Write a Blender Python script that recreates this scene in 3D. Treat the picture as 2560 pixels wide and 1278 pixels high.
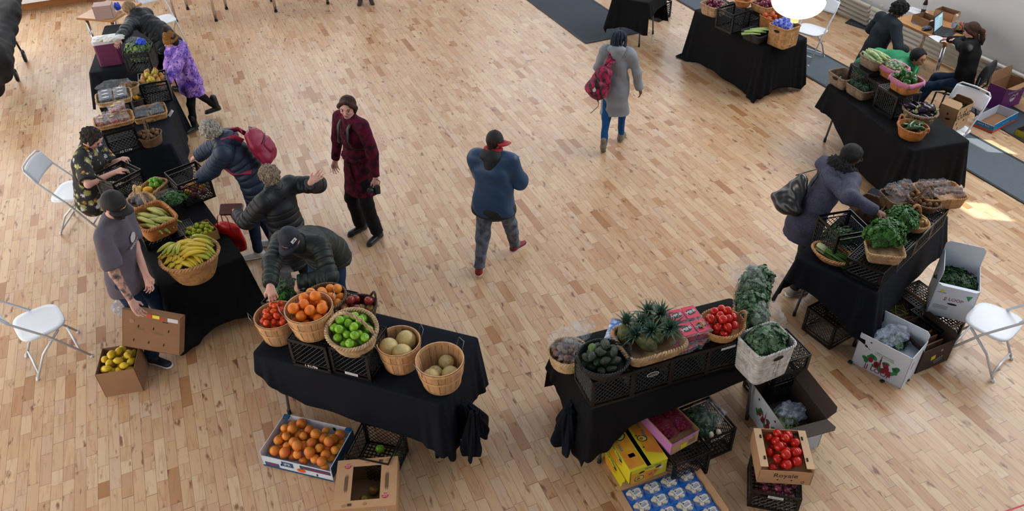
import bpy, math, random
import numpy as np
from mathutils import Vector as V, Matrix
for _o in list(bpy.data.objects): bpy.data.objects.remove(_o)
SC = bpy.context.scene
COL = SC.collection
PI = math.pi
rnd = random.Random(7)
# ---------------------------------------------------------------- camera
CAM_H = 5.15
_th, _ro, _ya, _f = math.radians(38.09), math.radians(1.69), math.radians(22.13), 1967.0
_fw = np.array([math.sin(_ya)*math.cos(_th), math.cos(_ya)*math.cos(_th), -math.sin(_th)])
_rt = np.array([math.cos(_ya), -math.sin(_ya), 0.0]); _dn = np.cross(_fw, _rt)
_r2 = _rt*math.cos(_ro)+_dn*math.sin(_ro); _d2 = -_rt*math.sin(_ro)+_dn*math.cos(_ro)
cd = bpy.data.cameras.new('camera'); cam = bpy.data.objects.new('camera', cd); COL.objects.link(cam)
cd.sensor_width = 36; cd.lens = 36*_f/2560; cd.clip_start = .05; cd.clip_end = 200
cam.matrix_world = Matrix(((_r2[0], -_d2[0], -_fw[0], 0), (_r2[1], -_d2[1], -_fw[1], 0), (_r2[2], -_d2[2], -_fw[2], CAM_H), (0, 0, 0, 1)))
SC.camera = cam

def at(px, py, z=0.0):
    """the point of the place seen at a pixel of the photograph, at height z"""
    v = (px-1280)/_f*_r2+(py-639)/_f*_d2+_fw
    t = (z-CAM_H)/v[2]
    return V((v[0]*t, v[1]*t, z))
def px_of(p):
    w = np.array([p[0], p[1], p[2]-CAM_H]); q = w@_fw; return (round(_f*(w@_r2)/q+1280), round(_f*(w@_d2)/q+639))
def heading(a, b, z=0.75):
    d = at(*b, z)-at(*a, z); return math.degrees(math.atan2(d.y, d.x))
# ---------------------------------------------------------------- sky, sun, windows' light, exposure
SC.view_settings.view_transform = 'Standard'; SC.view_settings.look = 'None'
SC.view_settings.gamma = 1; SC.view_settings.use_curve_mapping = False
SC.view_settings.exposure = 0.0
W = bpy.data.worlds.new('world'); SC.world = W; W.use_nodes = True
nt = W.node_tree; bgn = nt.nodes['Background']
tc = nt.nodes.new('ShaderNodeTexCoord'); dt = nt.nodes.new('ShaderNodeVectorMath'); dt.operation = 'DOT_PRODUCT'
dt.inputs[1].default_value = (.86, .25, .42)
nt.links.new(tc.outputs['Generated'], dt.inputs[0])
rp = nt.nodes.new('ShaderNodeValToRGB'); nt.links.new(dt.outputs['Value'], rp.inputs[0])
rp.color_ramp.elements[0].position = -.6; rp.color_ramp.elements[0].color = (.16, .17, .20, 1)
rp.color_ramp.elements[0].position = 0
rp.color_ramp.elements[1].position = 1; rp.color_ramp.elements[1].color = (1.0, 1.06, 1.16, 1)
nt.links.new(rp.outputs[0], bgn.inputs[0]); bgn.inputs[1].default_value = 1.0
def area(name, loc, target, sx, sy, power, col=(1, 1, 1)):
    l = bpy.data.lights.new(name, 'AREA'); l.shape = 'RECTANGLE'; l.size = sx; l.size_y = sy; l.energy = power; l.color = col
    o = bpy.data.objects.new(name, l); COL.objects.link(o); o.location = loc
    o.rotation_euler = (V(target)-V(loc)).to_track_quat('-Z', 'Y').to_euler(); return o
area('window_light', (10.1, 3.4, 4.2), (3.0, 3.0, .3), 11, 3.2, 760, (.93, .97, 1))
area('window_light', (4.0, 16.2, 5.2), (2.0, 6.0, .3), 11, 3.0, 150, (.93, .97, 1))
sl = bpy.data.lights.new('sun', 'SUN'); sl.energy = 13; sl.angle = math.radians(.6); sl.color = (1, .95, .86)
sun = bpy.data.objects.new('sun', sl); COL.objects.link(sun)
SUN = V((math.cos(math.radians(-33)), math.sin(math.radians(-33)), .62)).normalized()
sun.rotation_euler = (-SUN).to_track_quat('-Z', 'Y').to_euler()
# ---------------------------------------------------------------- materials
def lin(h):
    if isinstance(h, str):
        h = h.lstrip('#'); h = [int(h[i:i+2], 16)/255 for i in (0, 2, 4)]
        return tuple((c/12.92 if c <= .04045 else ((c+.055)/1.055)**2.4) for c in h)
    return h
_mats = {}
def M(name, col=None, rough=.6, nz=0, nscale=8, tint=0, bump=0, bscale=60, metal=0, spec=.5, col2=None, stretch=(1, 1, 1), sheen=0, alpha=1, trans=0, emit=0, qline=0, qscale=30):
    """procedural material, made once per name"""
    if name in _mats: return _mats[name]
    assert col, name
    m = bpy.data.materials.new(name); m.use_nodes = True; t = m.node_tree; b = t.nodes['Principled BSDF']
    c = lin(col)
    b.inputs['Roughness'].default_value = rough; b.inputs['Metallic'].default_value = metal
    b.inputs['Specular IOR Level'].default_value = spec
    if sheen: b.inputs['Sheen Weight'].default_value = sheen
    if alpha < 1: b.inputs['Alpha'].default_value = alpha
    if trans: b.inputs['Transmission Weight'].default_value = trans
    N = lambda k: t.nodes.new(k); L = t.links.new
    co = N('ShaderNodeTexCoord'); mp = N('ShaderNodeMapping'); mp.inputs['Scale'].default_value = stretch
    L(co.outputs['Object'], mp.inputs[0])
    rgb = N('ShaderNodeRGB'); rgb.outputs[0].default_value = (*c, 1); cur = rgb.outputs[0]
    if nz or col2:
        n = N('ShaderNodeTexNoise'); n.inputs['Scale'].default_value = nscale; n.inputs['Detail'].default_value = 4
        L(mp.outputs[0], n.inputs['Vector'])
        mx = N('ShaderNodeMix'); mx.data_type = 'RGBA'
        L(cur, mx.inputs['A'])
        c2 = lin(col2) if col2 else tuple(max(0, x*(1-nz)) for x in c)
        mx.inputs['B'].default_value = (*c2, 1)
        r = N('ShaderNodeValToRGB'); r.color_ramp.elements[0].position = .38; r.color_ramp.elements[1].position = .62
        L(n.outputs['Fac'], r.inputs[0]); L(r.outputs[0], mx.inputs['Factor']); cur = mx.outputs['Result']
    if tint:
        a = N('ShaderNodeAttribute'); a.attribute_name = 'tint'
        ma = N('ShaderNodeMapRange'); ma.inputs[3].default_value = 1-tint; ma.inputs[4].default_value = 1+tint
        L(a.outputs['Fac'], ma.inputs[0])
        mm = N('ShaderNodeVectorMath'); mm.operation = 'SCALE'; L(cur, mm.inputs[0]); L(ma.outputs[0], mm.inputs['Scale']); cur = mm.outputs[0]
    L(cur, b.inputs['Base Color'])
    h = None
    if bump:
        n2 = N('ShaderNodeTexNoise'); n2.inputs['Scale'].default_value = bscale; n2.inputs['Detail'].default_value = 3
        L(mp.outputs[0], n2.inputs['Vector']); bp = N('ShaderNodeBump'); bp.inputs['Strength'].default_value = bump; bp.inputs['Distance'].default_value = .01
        L(n2.outputs['Fac'], bp.inputs['Height']); L(bp.outputs[0], b.inputs['Normal'])
    if qline:
        a = N('ShaderNodeAttribute'); a.attribute_name = 'q'
        s = N('ShaderNodeMath'); s.operation = 'MULTIPLY'; s.inputs[1].default_value = qscale*PI; L(a.outputs['Fac'], s.inputs[0])
        s2 = N('ShaderNodeMath'); s2.operation = 'SINE'; L(s.outputs[0], s2.inputs[0])
        s3 = N('ShaderNodeMath'); s3.operation = 'ABSOLUTE'; L(s2.outputs[0], s3.inputs[0])
        s4 = N('ShaderNodeMath'); s4.operation = 'POWER'; s4.inputs[1].default_value = .35; L(s3.outputs[0], s4.inputs[0])
        bp = N('ShaderNodeBump'); bp.inputs['Strength'].default_value = 1; bp.inputs['Distance'].default_value = qline
        L(s4.outputs[0], bp.inputs['Height']); L(bp.outputs[0], b.inputs['Normal'])
    if emit:
        L(cur, b.inputs['Emission Color']); b.inputs['Emission Strength'].default_value = emit
    _mats[name] = m; return m
def thin_plastic(name, col, opac=.18, rough=.12):
    if name in _mats: return _mats[name]
    m = bpy.data.materials.new(name); m.use_nodes = True; t = m.node_tree; t.nodes.clear()
    N = lambda k: t.nodes.new(k); L = t.links.new
    out = N('ShaderNodeOutputMaterial'); tr = N('ShaderNodeBsdfTransparent'); gl = N('ShaderNodeBsdfPrincipled')
    gl.inputs['Base Color'].default_value = (*lin(col), 1); gl.inputs['Roughness'].default_value = rough; gl.inputs['Specular IOR Level'].default_value = .8
    co = N('ShaderNodeTexCoord'); n = N('ShaderNodeTexNoise'); n.inputs['Scale'].default_value = 22; n.inputs['Detail'].default_value = 5; n.inputs['Distortion'].default_value = 1.2
    L(co.outputs['Object'], n.inputs['Vector'])
    bp = N('ShaderNodeBump'); bp.inputs['Strength'].default_value = .9; bp.inputs['Distance'].default_value = .02; L(n.outputs['Fac'], bp.inputs['Height']); L(bp.outputs[0], gl.inputs['Normal'])
    r = N('ShaderNodeValToRGB'); r.color_ramp.elements[0].position = .45; r.color_ramp.elements[0].color = (opac,)*3+(1,)
    r.color_ramp.elements[1].position = .7; r.color_ramp.elements[1].color = (min(1, opac*2.6),)*3+(1,)
    L(n.outputs['Fac'], r.inputs[0])
    mx = N('ShaderNodeMixShader'); L(r.outputs[0], mx.inputs[0]); L(tr.outputs[0], mx.inputs[1]); L(gl.outputs[0], mx.inputs[2]); L(mx.outputs[0], out.inputs[0])
    _mats[name] = m; return m
# ---------------------------------------------------------------- object helpers
def tag(o, label=None, cat=None, group=None, kind=None):
    if label: o['label'] = label
    if cat: o['category'] = cat
    if group: o['group'] = group
    if kind: o['kind'] = kind
    return o
def thing(name, label, cat, loc=(0, 0, 0), rz=0, group=None):
    o = bpy.data.objects.new(name, None); COL.objects.link(o); o.empty_display_size = .1
    o.location = loc; o.rotation_euler = (0, 0, rz); return tag(o, label, cat, group)
def link(name, mesh, parent=None, loc=(0, 0, 0), rot=(0, 0, 0), scale=(1, 1, 1)):
    o = bpy.data.objects.new(name, mesh); COL.objects.link(o); o.parent = parent
    o.location = loc; o.rotation_euler = rot; o.scale = scale; return o
def copy_tree(o, parent=None):
    c = o.copy(); COL.objects.link(c); c.parent = parent
    for ch in list(o.children): copy_tree(ch, c)
    return c
class MB:
    """collects shapes for one mesh"""
    def __init__(s): s.v = []; s.f = []; s.mi = []; s.ti = []; s.n = 0
    def add(s, vs, fs, mi=0, tint=.5):
        vs = np.asarray(vs, float).reshape(-1, 3); s.v.append(vs)
        for f in fs: s.f.append([i+s.n for i in f]); s.mi.append(mi); s.ti.append(tint)
        s.n += len(vs); return s
    def box(s, c, d, rot=None, mi=0, tint=.5, taper=1):
        x, y, z = d[0]/2, d[1]/2, d[2]/2; k = taper
        vs = np.array([(-x, -y, -z), (x, -y, -z), (x, y, -z), (-x, y, -z), (-x*k, -y*k, z), (x*k, -y*k, z), (x*k, y*k, z), (-x*k, y*k, z)])
        if rot is not None: vs = vs@np.array(rot.to_3x3() if hasattr(rot, 'to_3x3') else rot).T
        return s.add(vs+np.array(c), [(3, 2, 1, 0), (4, 5, 6, 7), (0, 1, 5, 4), (1, 2, 6, 5), (2, 3, 7, 6), (3, 0, 4, 7)], mi, tint)
    def rbox(s, c, d, r, mi=0, tint=.5, seg=3):
        """box with rounded vertical corners and softened top"""
        x, y, z = d[0]/2, d[1]/2, d[2]/2; r = min(r, x, y); pts = []
        for cx, cy, a0 in ((x-r, y-r, 0), (-x+r, y-r, PI/2), (-x+r, -y+r, PI), (x-r, -y+r, 1.5*PI)):
            for k in range(seg+1):
                a = a0+k/seg*PI/2; pts.append((cx+r*math.cos(a), cy+r*math.sin(a)))
        n = len(pts); e = min(r*.35, z*.6)
        rings = [(-z, 1-e*0), (z-e, 1), (z-e*.3, 1-.3*e/max(x, y)), (z, 1-e/min(x, y))]
        vs = [(p[0]*k+c[0], p[1]*k+c[1], zz+c[2]) for zz, k in rings for p in pts]
        fs = [(i*n+j, i*n+(j+1) % n, (i+1)*n+(j+1) % n, (i+1)*n+j) for i in range(3) for j in range(n)]
        fs += [tuple(range(n-1, -1, -1)), tuple(3*n+j for j in range(n))]
        return s.add(vs, fs, mi, tint)
    def tube(s, path, r, n=8, mi=0, tint=.5, closed=False, caps=True, flat=1):
        P = [V(p) for p in path]; m = len(P); rs = r if hasattr(r, '__len__') else [r]*m
        T = []
        for i in range(m):
            a, b = (P[(i-1) % m], P[(i+1) % m]) if closed else (P[max(i-1, 0)], P[min(i+1, m-1)])
            T.append((b-a).normalized() if (b-a).length > 1e-9 else V((0, 0, 1)))
        up = V((0, 0, 1)) if abs(T[0].z) < .9 else V((1, 0, 0)); u = T[0].cross(up).normalized(); vs = []
        for i in range(m):
            u = (u-T[i]*u.dot(T[i])); u = u.normalized() if u.length > 1e-6 else T[i].orthogonal().normalized()
            w = T[i].cross(u)
            for k in range(n):
                a = 2*PI*k/n; vs.append(P[i]+u*math.cos(a)*rs[i]+w*math.sin(a)*rs[i]*flat)
        fs = [(i*n+k, i*n+(k+1) % n, ((i+1) % m)*n+(k+1) % n, ((i+1) % m)*n+k) for i in range(m if closed else m-1) for k in range(n)]
        if caps and not closed: fs += [tuple(range(n-1, -1, -1)), tuple((m-1)*n+k for k in range(n))]
        return s.add(vs, fs, mi, tint)
    def lathe(s, prof, n=24, c=(0, 0, 0), mi=0, tint=.5, capb=True, capt=False, fn=None):
        vs = []
        for r, z in prof:
            for k in range(n):
                a = 2*PI*k/n; rr = r*(fn(a, z) if fn else 1); vs.append((c[0]+rr*math.cos(a), c[1]+rr*math.sin(a), c[2]+z))
        m = len(prof)
        fs = [(i*n+k, i*n+(k+1) % n, (i+1)*n+(k+1) % n, (i+1)*n+k) for i in range(m-1) for k in range(n)]
        if capb: fs.append(tuple(range(n-1, -1, -1)))
        if capt: fs.append(tuple((m-1)*n+k for k in range(n)))
        return s.add(vs, fs, mi, tint)
    def ell(s, c, r, n=16, m=10, mi=0, tint=.5, rot=None, fn=None):
        vs = []
        for i in range(m+1):
            p = PI*i/m
            for k in range(n):
                a = 2*PI*k/n; q = V((math.sin(p)*math.cos(a), math.sin(p)*math.sin(a), math.cos(p)))
                if fn: q = fn(q)
                q = V((q.x*r[0], q.y*r[1], q.z*r[2]))
                if rot is not None: q = rot@q
                vs.append(q+V(c))
        fs = [(i*n+k, i*n+(k+1) % n, (i+1)*n+(k+1) % n, (i+1)*n+k)[::-1] for i in range(m) for k in range(n)]
        return s.add(vs, fs, mi, tint)
    def mesh(s, name, mats, smooth=False, merge=False):
        me = bpy.data.meshes.new(name); v = np.concatenate(s.v) if s.v else np.zeros((0, 3))
        me.from_pydata(v.tolist(), [], s.f)
        for m in (mats if isinstance(mats, (list, tuple)) else [mats]): me.materials.append(m)
        me.polygons.foreach_set('material_index', s.mi); me.polygons.foreach_set('use_smooth', [smooth]*len(s.f))
        a = me.attributes.new('tint', 'FLOAT', 'FACE'); a.data.foreach_set('value', s.ti)
        me.validate(clean_customdata=False); me.update(); return me
    def obj(s, name, mats, parent=None, smooth=False, **k):
        o = link(name, s.mesh(name, mats, smooth), parent, **k)
        if smooth == 'auto' or smooth is True: pass
        return o
def bevel(o, w, seg=2):
    b = o.modifiers.new('bevel', 'BEVEL'); b.width = w; b.segments = seg; b.limit_method = 'ANGLE'; return o
_txt = {}
def text_geo(s, size, bold=0):
    k = (s, size, bold)
    if k in _txt: return _txt[k]
    c = bpy.data.curves.new('t', 'FONT'); c.body = s; c.size = size; c.align_x = 'CENTER'; c.align_y = 'CENTER'; c.extrude = .0003; c.offset = bold; c.resolution_u = 3
    o = bpy.data.objects.new('t', c); COL.objects.link(o); dg = bpy.context.evaluated_depsgraph_get()
    me = bpy.data.meshes.new_from_object(o.evaluated_get(dg))
    vs = [tuple(x.co) for x in me.vertices]; fs = [tuple(p.vertices) for p in me.polygons]
    bpy.data.objects.remove(o); bpy.data.curves.remove(c); bpy.data.meshes.remove(me)
    _txt[k] = (vs, fs); return _txt[k]
class Face:
    """a flat face of a box: prints, painted dark holes and stickers lie on it"""
    def __init__(s, o, u, v, off=.0012):
        s.o = V(o); s.u = V(u).normalized(); s.v = V(v).normalized(); s.n = s.u.cross(s.v).normalized(); s.off = off
    def p(s, a, b, h=0): return s.o+s.u*a+s.v*b+s.n*(s.off+h)
    def poly(s, mb, pts, mi=0, tint=.5, h=0):
        t = .0005; n = len(pts)
        vs = [s.p(a, b, h-t) for a, b in pts]+[s.p(a, b, h+t) for a, b in pts]
        mb.add(vs, [tuple(range(n-1, -1, -1)), tuple(range(n, 2*n))]+[(i, (i+1) % n, n+(i+1) % n, n+i) for i in range(n)], mi, tint)
    def rect(s, mb, a, b, w, h_, rot=0, mi=0, h=0):
        c, q = math.cos(rot), math.sin(rot)
        s.poly(mb, [(a+x*c-y*q, b+x*q+y*c) for x, y in ((-w/2, -h_/2), (w/2, -h_/2), (w/2, h_/2), (-w/2, h_/2))], mi, h=h)
    def oval(s, mb, a, b, w, h_, rot=0, mi=0, h=0, n=18):
        c, q = math.cos(rot), math.sin(rot)
        s.poly(mb, [(a+x*c-y*q, b+x*q+y*c) for x, y in ((w/2*math.cos(2*PI*i/n), h_/2*math.sin(2*PI*i/n)) for i in range(n))], mi, h=h)
    def text(s, mb, st, a, b, size, rot=0, mi=0, bold=.0, h=.0008):
        vs, fs = text_geo(st, 1.0, bold); c, q = math.cos(rot)*size, math.sin(rot)*size
        mb.add([s.p(a+x*c-y*q, b+x*q+y*c, h+z*size*.5) for x, y, z in vs], fs, mi)
# ---------------------------------------------------------------- smooth solids grown from tapered limbs
class Sdf:
    def __init__(s): s.p = []
    def cap(s, a, b, ra, rb=None, w=None, k=.02, fl=1.0, q=(0, 1), sub=False, cut=None):
        rb = ra if rb is None else rb
        s.p.append(dict(a=np.array(a, float), b=np.array(b, float), ra=ra, rb=rb, w=None if w is None else np.array(V(w).normalized()), s=fl, k=k, q=q, sub=sub, cut=cut)); return s
    def chain(s, pts, rs, k=.02, w=None, fl=1.0, q0=0, cutend=False):
        q = q0
        for i in range(len(pts)-1):
            L = (V(pts[i+1])-V(pts[i])).length
            s.cap(pts[i], pts[i+1], rs[i], rs[i+1], w=w, k=k, fl=fl, q=(q, q+L)); q += L
            if cutend and i == len(pts)-2: s.p[-1]['cut'] = (np.array(pts[-1], float), np.array((V(pts[-1])-V(pts[-2])).normalized()))
        return s
    @staticmethod
    def dist(p, X, Y, Z, uu=False):
        a, b = p['a'], p['b']; x, y, z = X-a[0], Y-a[1], Z-a[2]; d = b-a
        if p['w'] is not None:
            w = p['w']; g = (1-1/p['s']); t = (x*w[0]+y*w[1]+z*w[2])*g; x = x-t*w[0]; y = y-t*w[1]; z = z-t*w[2]; d = d-w*(d@w)*g
        L = d@d
        h = np.clip((x*d[0]+y*d[1]+z*d[2])/L, 0, 1) if L > 1e-12 else np.zeros_like(x)
        r = np.sqrt((x-h*d[0])**2+(y-h*d[1])**2+(z-h*d[2])**2)-(p['ra']+(p['rb']-p['ra'])*h)
        if p['cut'] is not None:
            c, n = p['cut']; r = np.maximum(r, (X-c[0])*n[0]+(Y-c[1])*n[1]+(Z-c[2])*n[2])
        return (r, h) if uu else r
    def mesh(s, name, mats, vox=.01, noise=None, puff=0, pitch=.05, fold=0, fscale=9):
        lo = np.array([1e9]*3); hi = -lo; bx = []
        for p in s.p:
            R = max(p['ra'], p['rb'])*max(1, p['s'])+p['k']+3*vox
            l = np.minimum(p['a'], p['b'])-R; h = np.maximum(p['a'], p['b'])+R; bx.append((l, h))
            if not p['sub']: lo = np.minimum(lo, l); hi = np.maximum(hi, h)
        n = np.ceil((hi-lo)/vox).astype(int)+1; ax = [lo[i]+np.arange(n[i])*vox for i in range(3)]
        F = np.full(n, .5, np.float32)
        for p, (l, h) in zip(s.p, bx):
            i0 = np.clip(((l-lo)/vox).astype(int), 0, n-1); i1 = np.clip(((h-lo)/vox).astype(int)+2, 1, n)
            if (i1 <= i0).any(): continue
            sl = tuple(slice(i0[i], i1[i]) for i in range(3))
            X, Y, Z = np.meshgrid(*[ax[i][sl[i]] for i in range(3)], indexing='ij', sparse=True)
            d = Sdf.dist(p, X, Y, Z).astype(np.float32); G = F[sl]; k = p['k']
            if p['sub']:
                F[sl] = np.maximum(G, -d)
            else:
                hh = np.clip(.5+.5*(G-d)/k, 0, 1); F[sl] = d*hh+G*(1-hh)-k*hh*(1-hh)
        F[0] = F[-1] = .5; F[:, 0] = F[:, -1] = .5; F[:, :, 0] = F[:, :, -1] = .5
        S = F < 0; A = S[:-1, :-1, :-1]; m = np.zeros(A.shape, np.int8)
        cs = [(i, j, k) for i in (0, 1) for j in (0, 1) for k in (0, 1)]
        sh = F.shape
        def cn(T, c): return T[c[0]:sh[0]-1+c[0], c[1]:sh[1]-1+c[1], c[2]:sh[2]-1+c[2]]
        for c in cs: m += cn(S, c)
        act = (m > 0) & (m < 8); idx = np.argwhere(act); nv = len(idx)
        ID = np.full(act.shape, -1, np.int32); ID[act] = np.arange(nv)
        acc = np.zeros((nv, 3)); cnt = np.zeros(nv)
        fv = {c: F[idx[:, 0]+c[0], idx[:, 1]+c[1], idx[:, 2]+c[2]] for c in cs}
        for c in cs:
            for d in range(3):
                if c[d]: continue
                e = list(c); e[d] = 1; e = tuple(e); f0, f1 = fv[c], fv[e]; x = (f0 < 0) != (f1 < 0)
                t = np.where(x, f0/np.where(x, f0-f1, 1), 0); P = np.tile(np.array(c, float), (nv, 1)); P[:, d] = t
                acc += np.where(x[:, None], P, 0); cnt += x
        vs = lo+(idx+acc/cnt[:, None])*vox
        quads = []
        for d in range(3):
            e1, e2 = [(1, 2), (2, 0), (0, 1)][d]
            a = [slice(None)]*3; b = [slice(None)]*3; a[d] = slice(0, -1); b[d] = slice(1, None)
            X = S[tuple(a)] != S[tuple(b)]; q = np.argwhere(X); fl = S[tuple(a)][X]
            ok = (q[:, e1] > 0) & (q[:, e2] > 0) & (q[:, e1] < sh[e1]-1) & (q[:, e2] < sh[e2]-1); q = q[ok]; fl = fl[ok]
            def g(o1, o2):
                r = q.copy(); r[:, e1] -= o1; r[:, e2] -= o2; return ID[r[:, 0], r[:, 1], r[:, 2]]
            Q = np.stack([g(1, 1), g(0, 1), g(0, 0), g(1, 0)], 1); Q[~fl] = Q[~fl][:, ::-1]; quads.append(Q)
        Q = np.concatenate(quads)
        # one smoothing pass along the quads
        for _ in range(2):
            su = np.zeros_like(vs); ct = np.zeros(nv)
            for i in range(4):
                np.add.at(su, Q[:, i], vs[Q[:, (i+1) % 4]]); np.add.at(ct, Q[:, i], 1)
                np.add.at(su, Q[:, (i+1) % 4], vs[Q[:, i]]); np.add.at(ct, Q[:, (i+1) % 4], 1)
            vs = vs*.5+su/ct[:, None]*.5
        best = np.full(nv, 1e9); qq = np.zeros(nv)
        for p in s.p:
            if p['sub']: continue
            d, h = Sdf.dist(p, vs[:, 0], vs[:, 1], vs[:, 2], True); w = d < best; best = np.where(w, d, best); qq = np.where(w, p['q'][0]+(p['q'][1]-p['q'][0])*h, qq)
        if puff or fold or noise:
            nn = np.zeros_like(vs); a = np.cross(vs[Q[:, 2]]-vs[Q[:, 0]], vs[Q[:, 3]]-vs[Q[:, 1]])
            for i in range(4): np.add.at(nn, Q[:, i], a)
            nn /= np.linalg.norm(nn, axis=1)[:, None]+1e-9; D = np.zeros(nv)
            if puff: D += puff*(np.abs(np.sin(PI*qq/pitch))**.5-.6)
            if fold:
                x, y, z = (vs*fscale).T
                D += fold*(np.sin(x*1.7+2*np.sin(z*.9+y))*np.sin(z*1.3+1.5*np.sin(y*1.1+x*.7))+.5*np.sin(3.1*y+2*np.sin(z*1.7+x)))
            if noise:
                am, sc_ = noise; x, y, z = (vs*sc_).T
                D += am*(np.sin(x+1.3*np.sin(y*1.1))*np.sin(y*1.07+1.1*np.sin(z))*np.sin(z*.93+np.sin(x*1.2))*1.6+.5*np.sin(2.3*x+z)*np.sin(2.1*y-z*1.3))
            vs = vs+nn*D[:, None]
        me = bpy.data.meshes.new(name); me.vertices.add(nv); me.vertices.foreach_set('co', vs.ravel().astype(np.float32))
        me.loops.add(len(Q)*4); me.loops.foreach_set('vertex_index', Q.ravel().astype(np.int32)); me.polygons.add(len(Q))
        me.polygons.foreach_set('loop_start', np.arange(0, len(Q)*4, 4, dtype=np.int32))
        me.update(calc_edges=True); me.polygons.foreach_set('use_smooth', np.ones(len(Q), bool))
        at_ = me.attributes.new('q', 'FLOAT', 'POINT'); at_.data.foreach_set('value', qq.astype(np.float32))
        for mm in (mats if isinstance(mats, (list, tuple)) else [mats]): me.materials.append(mm)
        return me
    def obj(s, name, mats, parent=None, **k): return link(name, s.mesh(name, mats, **k), parent)
# ---------------------------------------------------------------- room
def floor_material():
    m = bpy.data.materials.new('maple_strip_floor'); m.use_nodes = True; t = m.node_tree; b = t.nodes['Principled BSDF']
    N = lambda k: t.nodes.new(k); L = t.links.new
    def math_(op, a, b_=None, c=None):
        n = N('ShaderNodeMath'); n.operation = op
        for i, x in enumerate((a, b_, c)):
            if x is None: continue
            if isinstance(x, (int, float)): n.inputs[i].default_value = x
            else: L(x, n.inputs[i])
        return n.outputs[0]
    co = N('ShaderNodeTexCoord'); sp = N('ShaderNodeSeparateXYZ'); L(co.outputs['Object'], sp.inputs[0])
    x, y = sp.outputs[0], sp.outputs[1]
    u = math_('DIVIDE', x, .0855); row = math_('FLOOR', u); fu = math_('FRACT', u)
    wn = N('ShaderNodeTexWhiteNoise'); wn.noise_dimensions = '1D'; L(row, wn.inputs['W']); rr = wn.outputs['Value']
    ln = math_('MULTIPLY_ADD', rr, .26, .19); v0 = math_('MULTIPLY_ADD', rr, 37.3, math_('DIVIDE', y, ln))
    v = math_('ADD', v0, math_('MULTIPLY', math_('SINE', math_('MULTIPLY', v0, 1.7)), .28))
    cell = math_('FLOOR', v); fv = math_('FRACT', v)
    cb = N('ShaderNodeCombineXYZ'); L(row, cb.inputs[0]); L(cell, cb.inputs[1])
    w2 = N('ShaderNodeTexWhiteNoise'); w2.noise_dimensions = '2D'; L(cb.outputs[0], w2.inputs['Vector']); cr = w2.outputs['Value']
    ramp = N('ShaderNodeValToRGB'); L(cr, ramp.inputs[0]); e = ramp.color_ramp.elements
    cols = [(0, '#c09e7a'), (.2, '#ccae8b'), (.4, '#bd9872'), (.56, '#c8a581'), (.72, '#ba916c'), (.86, '#c5a88c'), (.96, '#b1845c'), (1, '#9f6f47')]
    e[0].position = 0; e[0].color = (*lin(cols[0][1]), 1); e[1].position = 1; e[1].color = (*lin(cols[-1][1]), 1)
    for p, c in cols[1:-1]:
        k = e.new(p); k.color = (*lin(c), 1)
    # grain drawn along the strip, shifted per strip
    g = N('ShaderNodeCombineXYZ'); L(math_('MULTIPLY', x, 38), g.inputs[0]); L(math_('MULTIPLY', y, 2.6), g.inputs[1]); L(math_('MULTIPLY', cr, 50), g.inputs[2])
    n1 = N('ShaderNodeTexNoise'); n1.inputs['Scale'].default_value = 1; n1.inputs['Detail'].default_value = 5; n1.inputs['Distortion'].default_value = .6; L(g.outputs[0], n1.inputs['Vector'])
    r1 = N('ShaderNodeValToRGB'); r1.color_ramp.elements[0].position = .52; r1.color_ramp.elements[1].position = .8; L(n1.outputs['Fac'], r1.inputs[0])
    mx = N('ShaderNodeMix'); mx.data_type = 'RGBA'; L(ramp.outputs[0], mx.inputs['A']); mx.inputs['B'].default_value = (*lin('#96603a'), 1)
    L(math_('MULTIPLY', r1.outputs[0], .6), mx.inputs['Factor'])
    # knots and rust coloured heartwood
    g2 = N('ShaderNodeCombineXYZ'); L(math_('MULTIPLY', x, 17), g2.inputs[0]); L(math_('MULTIPLY', y, 5.5), g2.inputs[1]); L(math_('MULTIPLY', cr, 31), g2.inputs[2])
    n2 = N('ShaderNodeTexNoise'); n2.inputs['Scale'].default_value = 1; n2.inputs['Detail'].default_value = 3; L(g2.outputs[0], n2.inputs['Vector'])
    r2 = N('ShaderNodeValToRGB'); r2.color_ramp.elements[0].position = .62; r2.color_ramp.elements[1].position = .72; L(n2.outputs['Fac'], r2.inputs[0])
    m2 = N('ShaderNodeMix'); m2.data_type = 'RGBA'; L(mx.outputs['Result'], m2.inputs['A']); m2.inputs['B'].default_value = (*lin('#6b3517'), 1); L(math_('MULTIPLY', r2.outputs[0], .85), m2.inputs['Factor'])
    g4 = N('ShaderNodeCombineXYZ'); L(math_('MULTIPLY', x, 20), g4.inputs[0]); L(math_('MULTIPLY', y, 3.4), g4.inputs[1]); L(math_('MULTIPLY', cr, 77), g4.inputs[2])
    n4 = N('ShaderNodeTexNoise'); n4.inputs['Scale'].default_value = 1; n4.inputs['Detail'].default_value = 4; n4.inputs['Distortion'].default_value = 1.0; L(g4.outputs[0], n4.inputs['Vector'])
    r4 = N('ShaderNodeValToRGB'); r4.color_ramp.elements[0].position = .57; r4.color_ramp.elements[1].position = .70; L(n4.outputs['Fac'], r4.inputs[0])
    m4 = N('ShaderNodeMix'); m4.data_type = 'RGBA'; L(mx.outputs['Result'], m4.inputs['A']); m4.inputs['B'].default_value = (*lin('#a5672f'), 1); L(math_('MULTIPLY', r4.outputs[0], .42), m4.inputs['Factor'])
    for l_ in list(t.links):
        if l_.to_node == m2 and l_.to_socket == m2.inputs['A']: t.links.remove(l_)
    L(m4.outputs['Result'], m2.inputs['A'])
    # seams
    s1 = math_('LESS_THAN', fu, .03); s2 = math_('LESS_THAN', fv, math_('DIVIDE', .0028, ln)); sm = math_('MAXIMUM', s1, s2)
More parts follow.
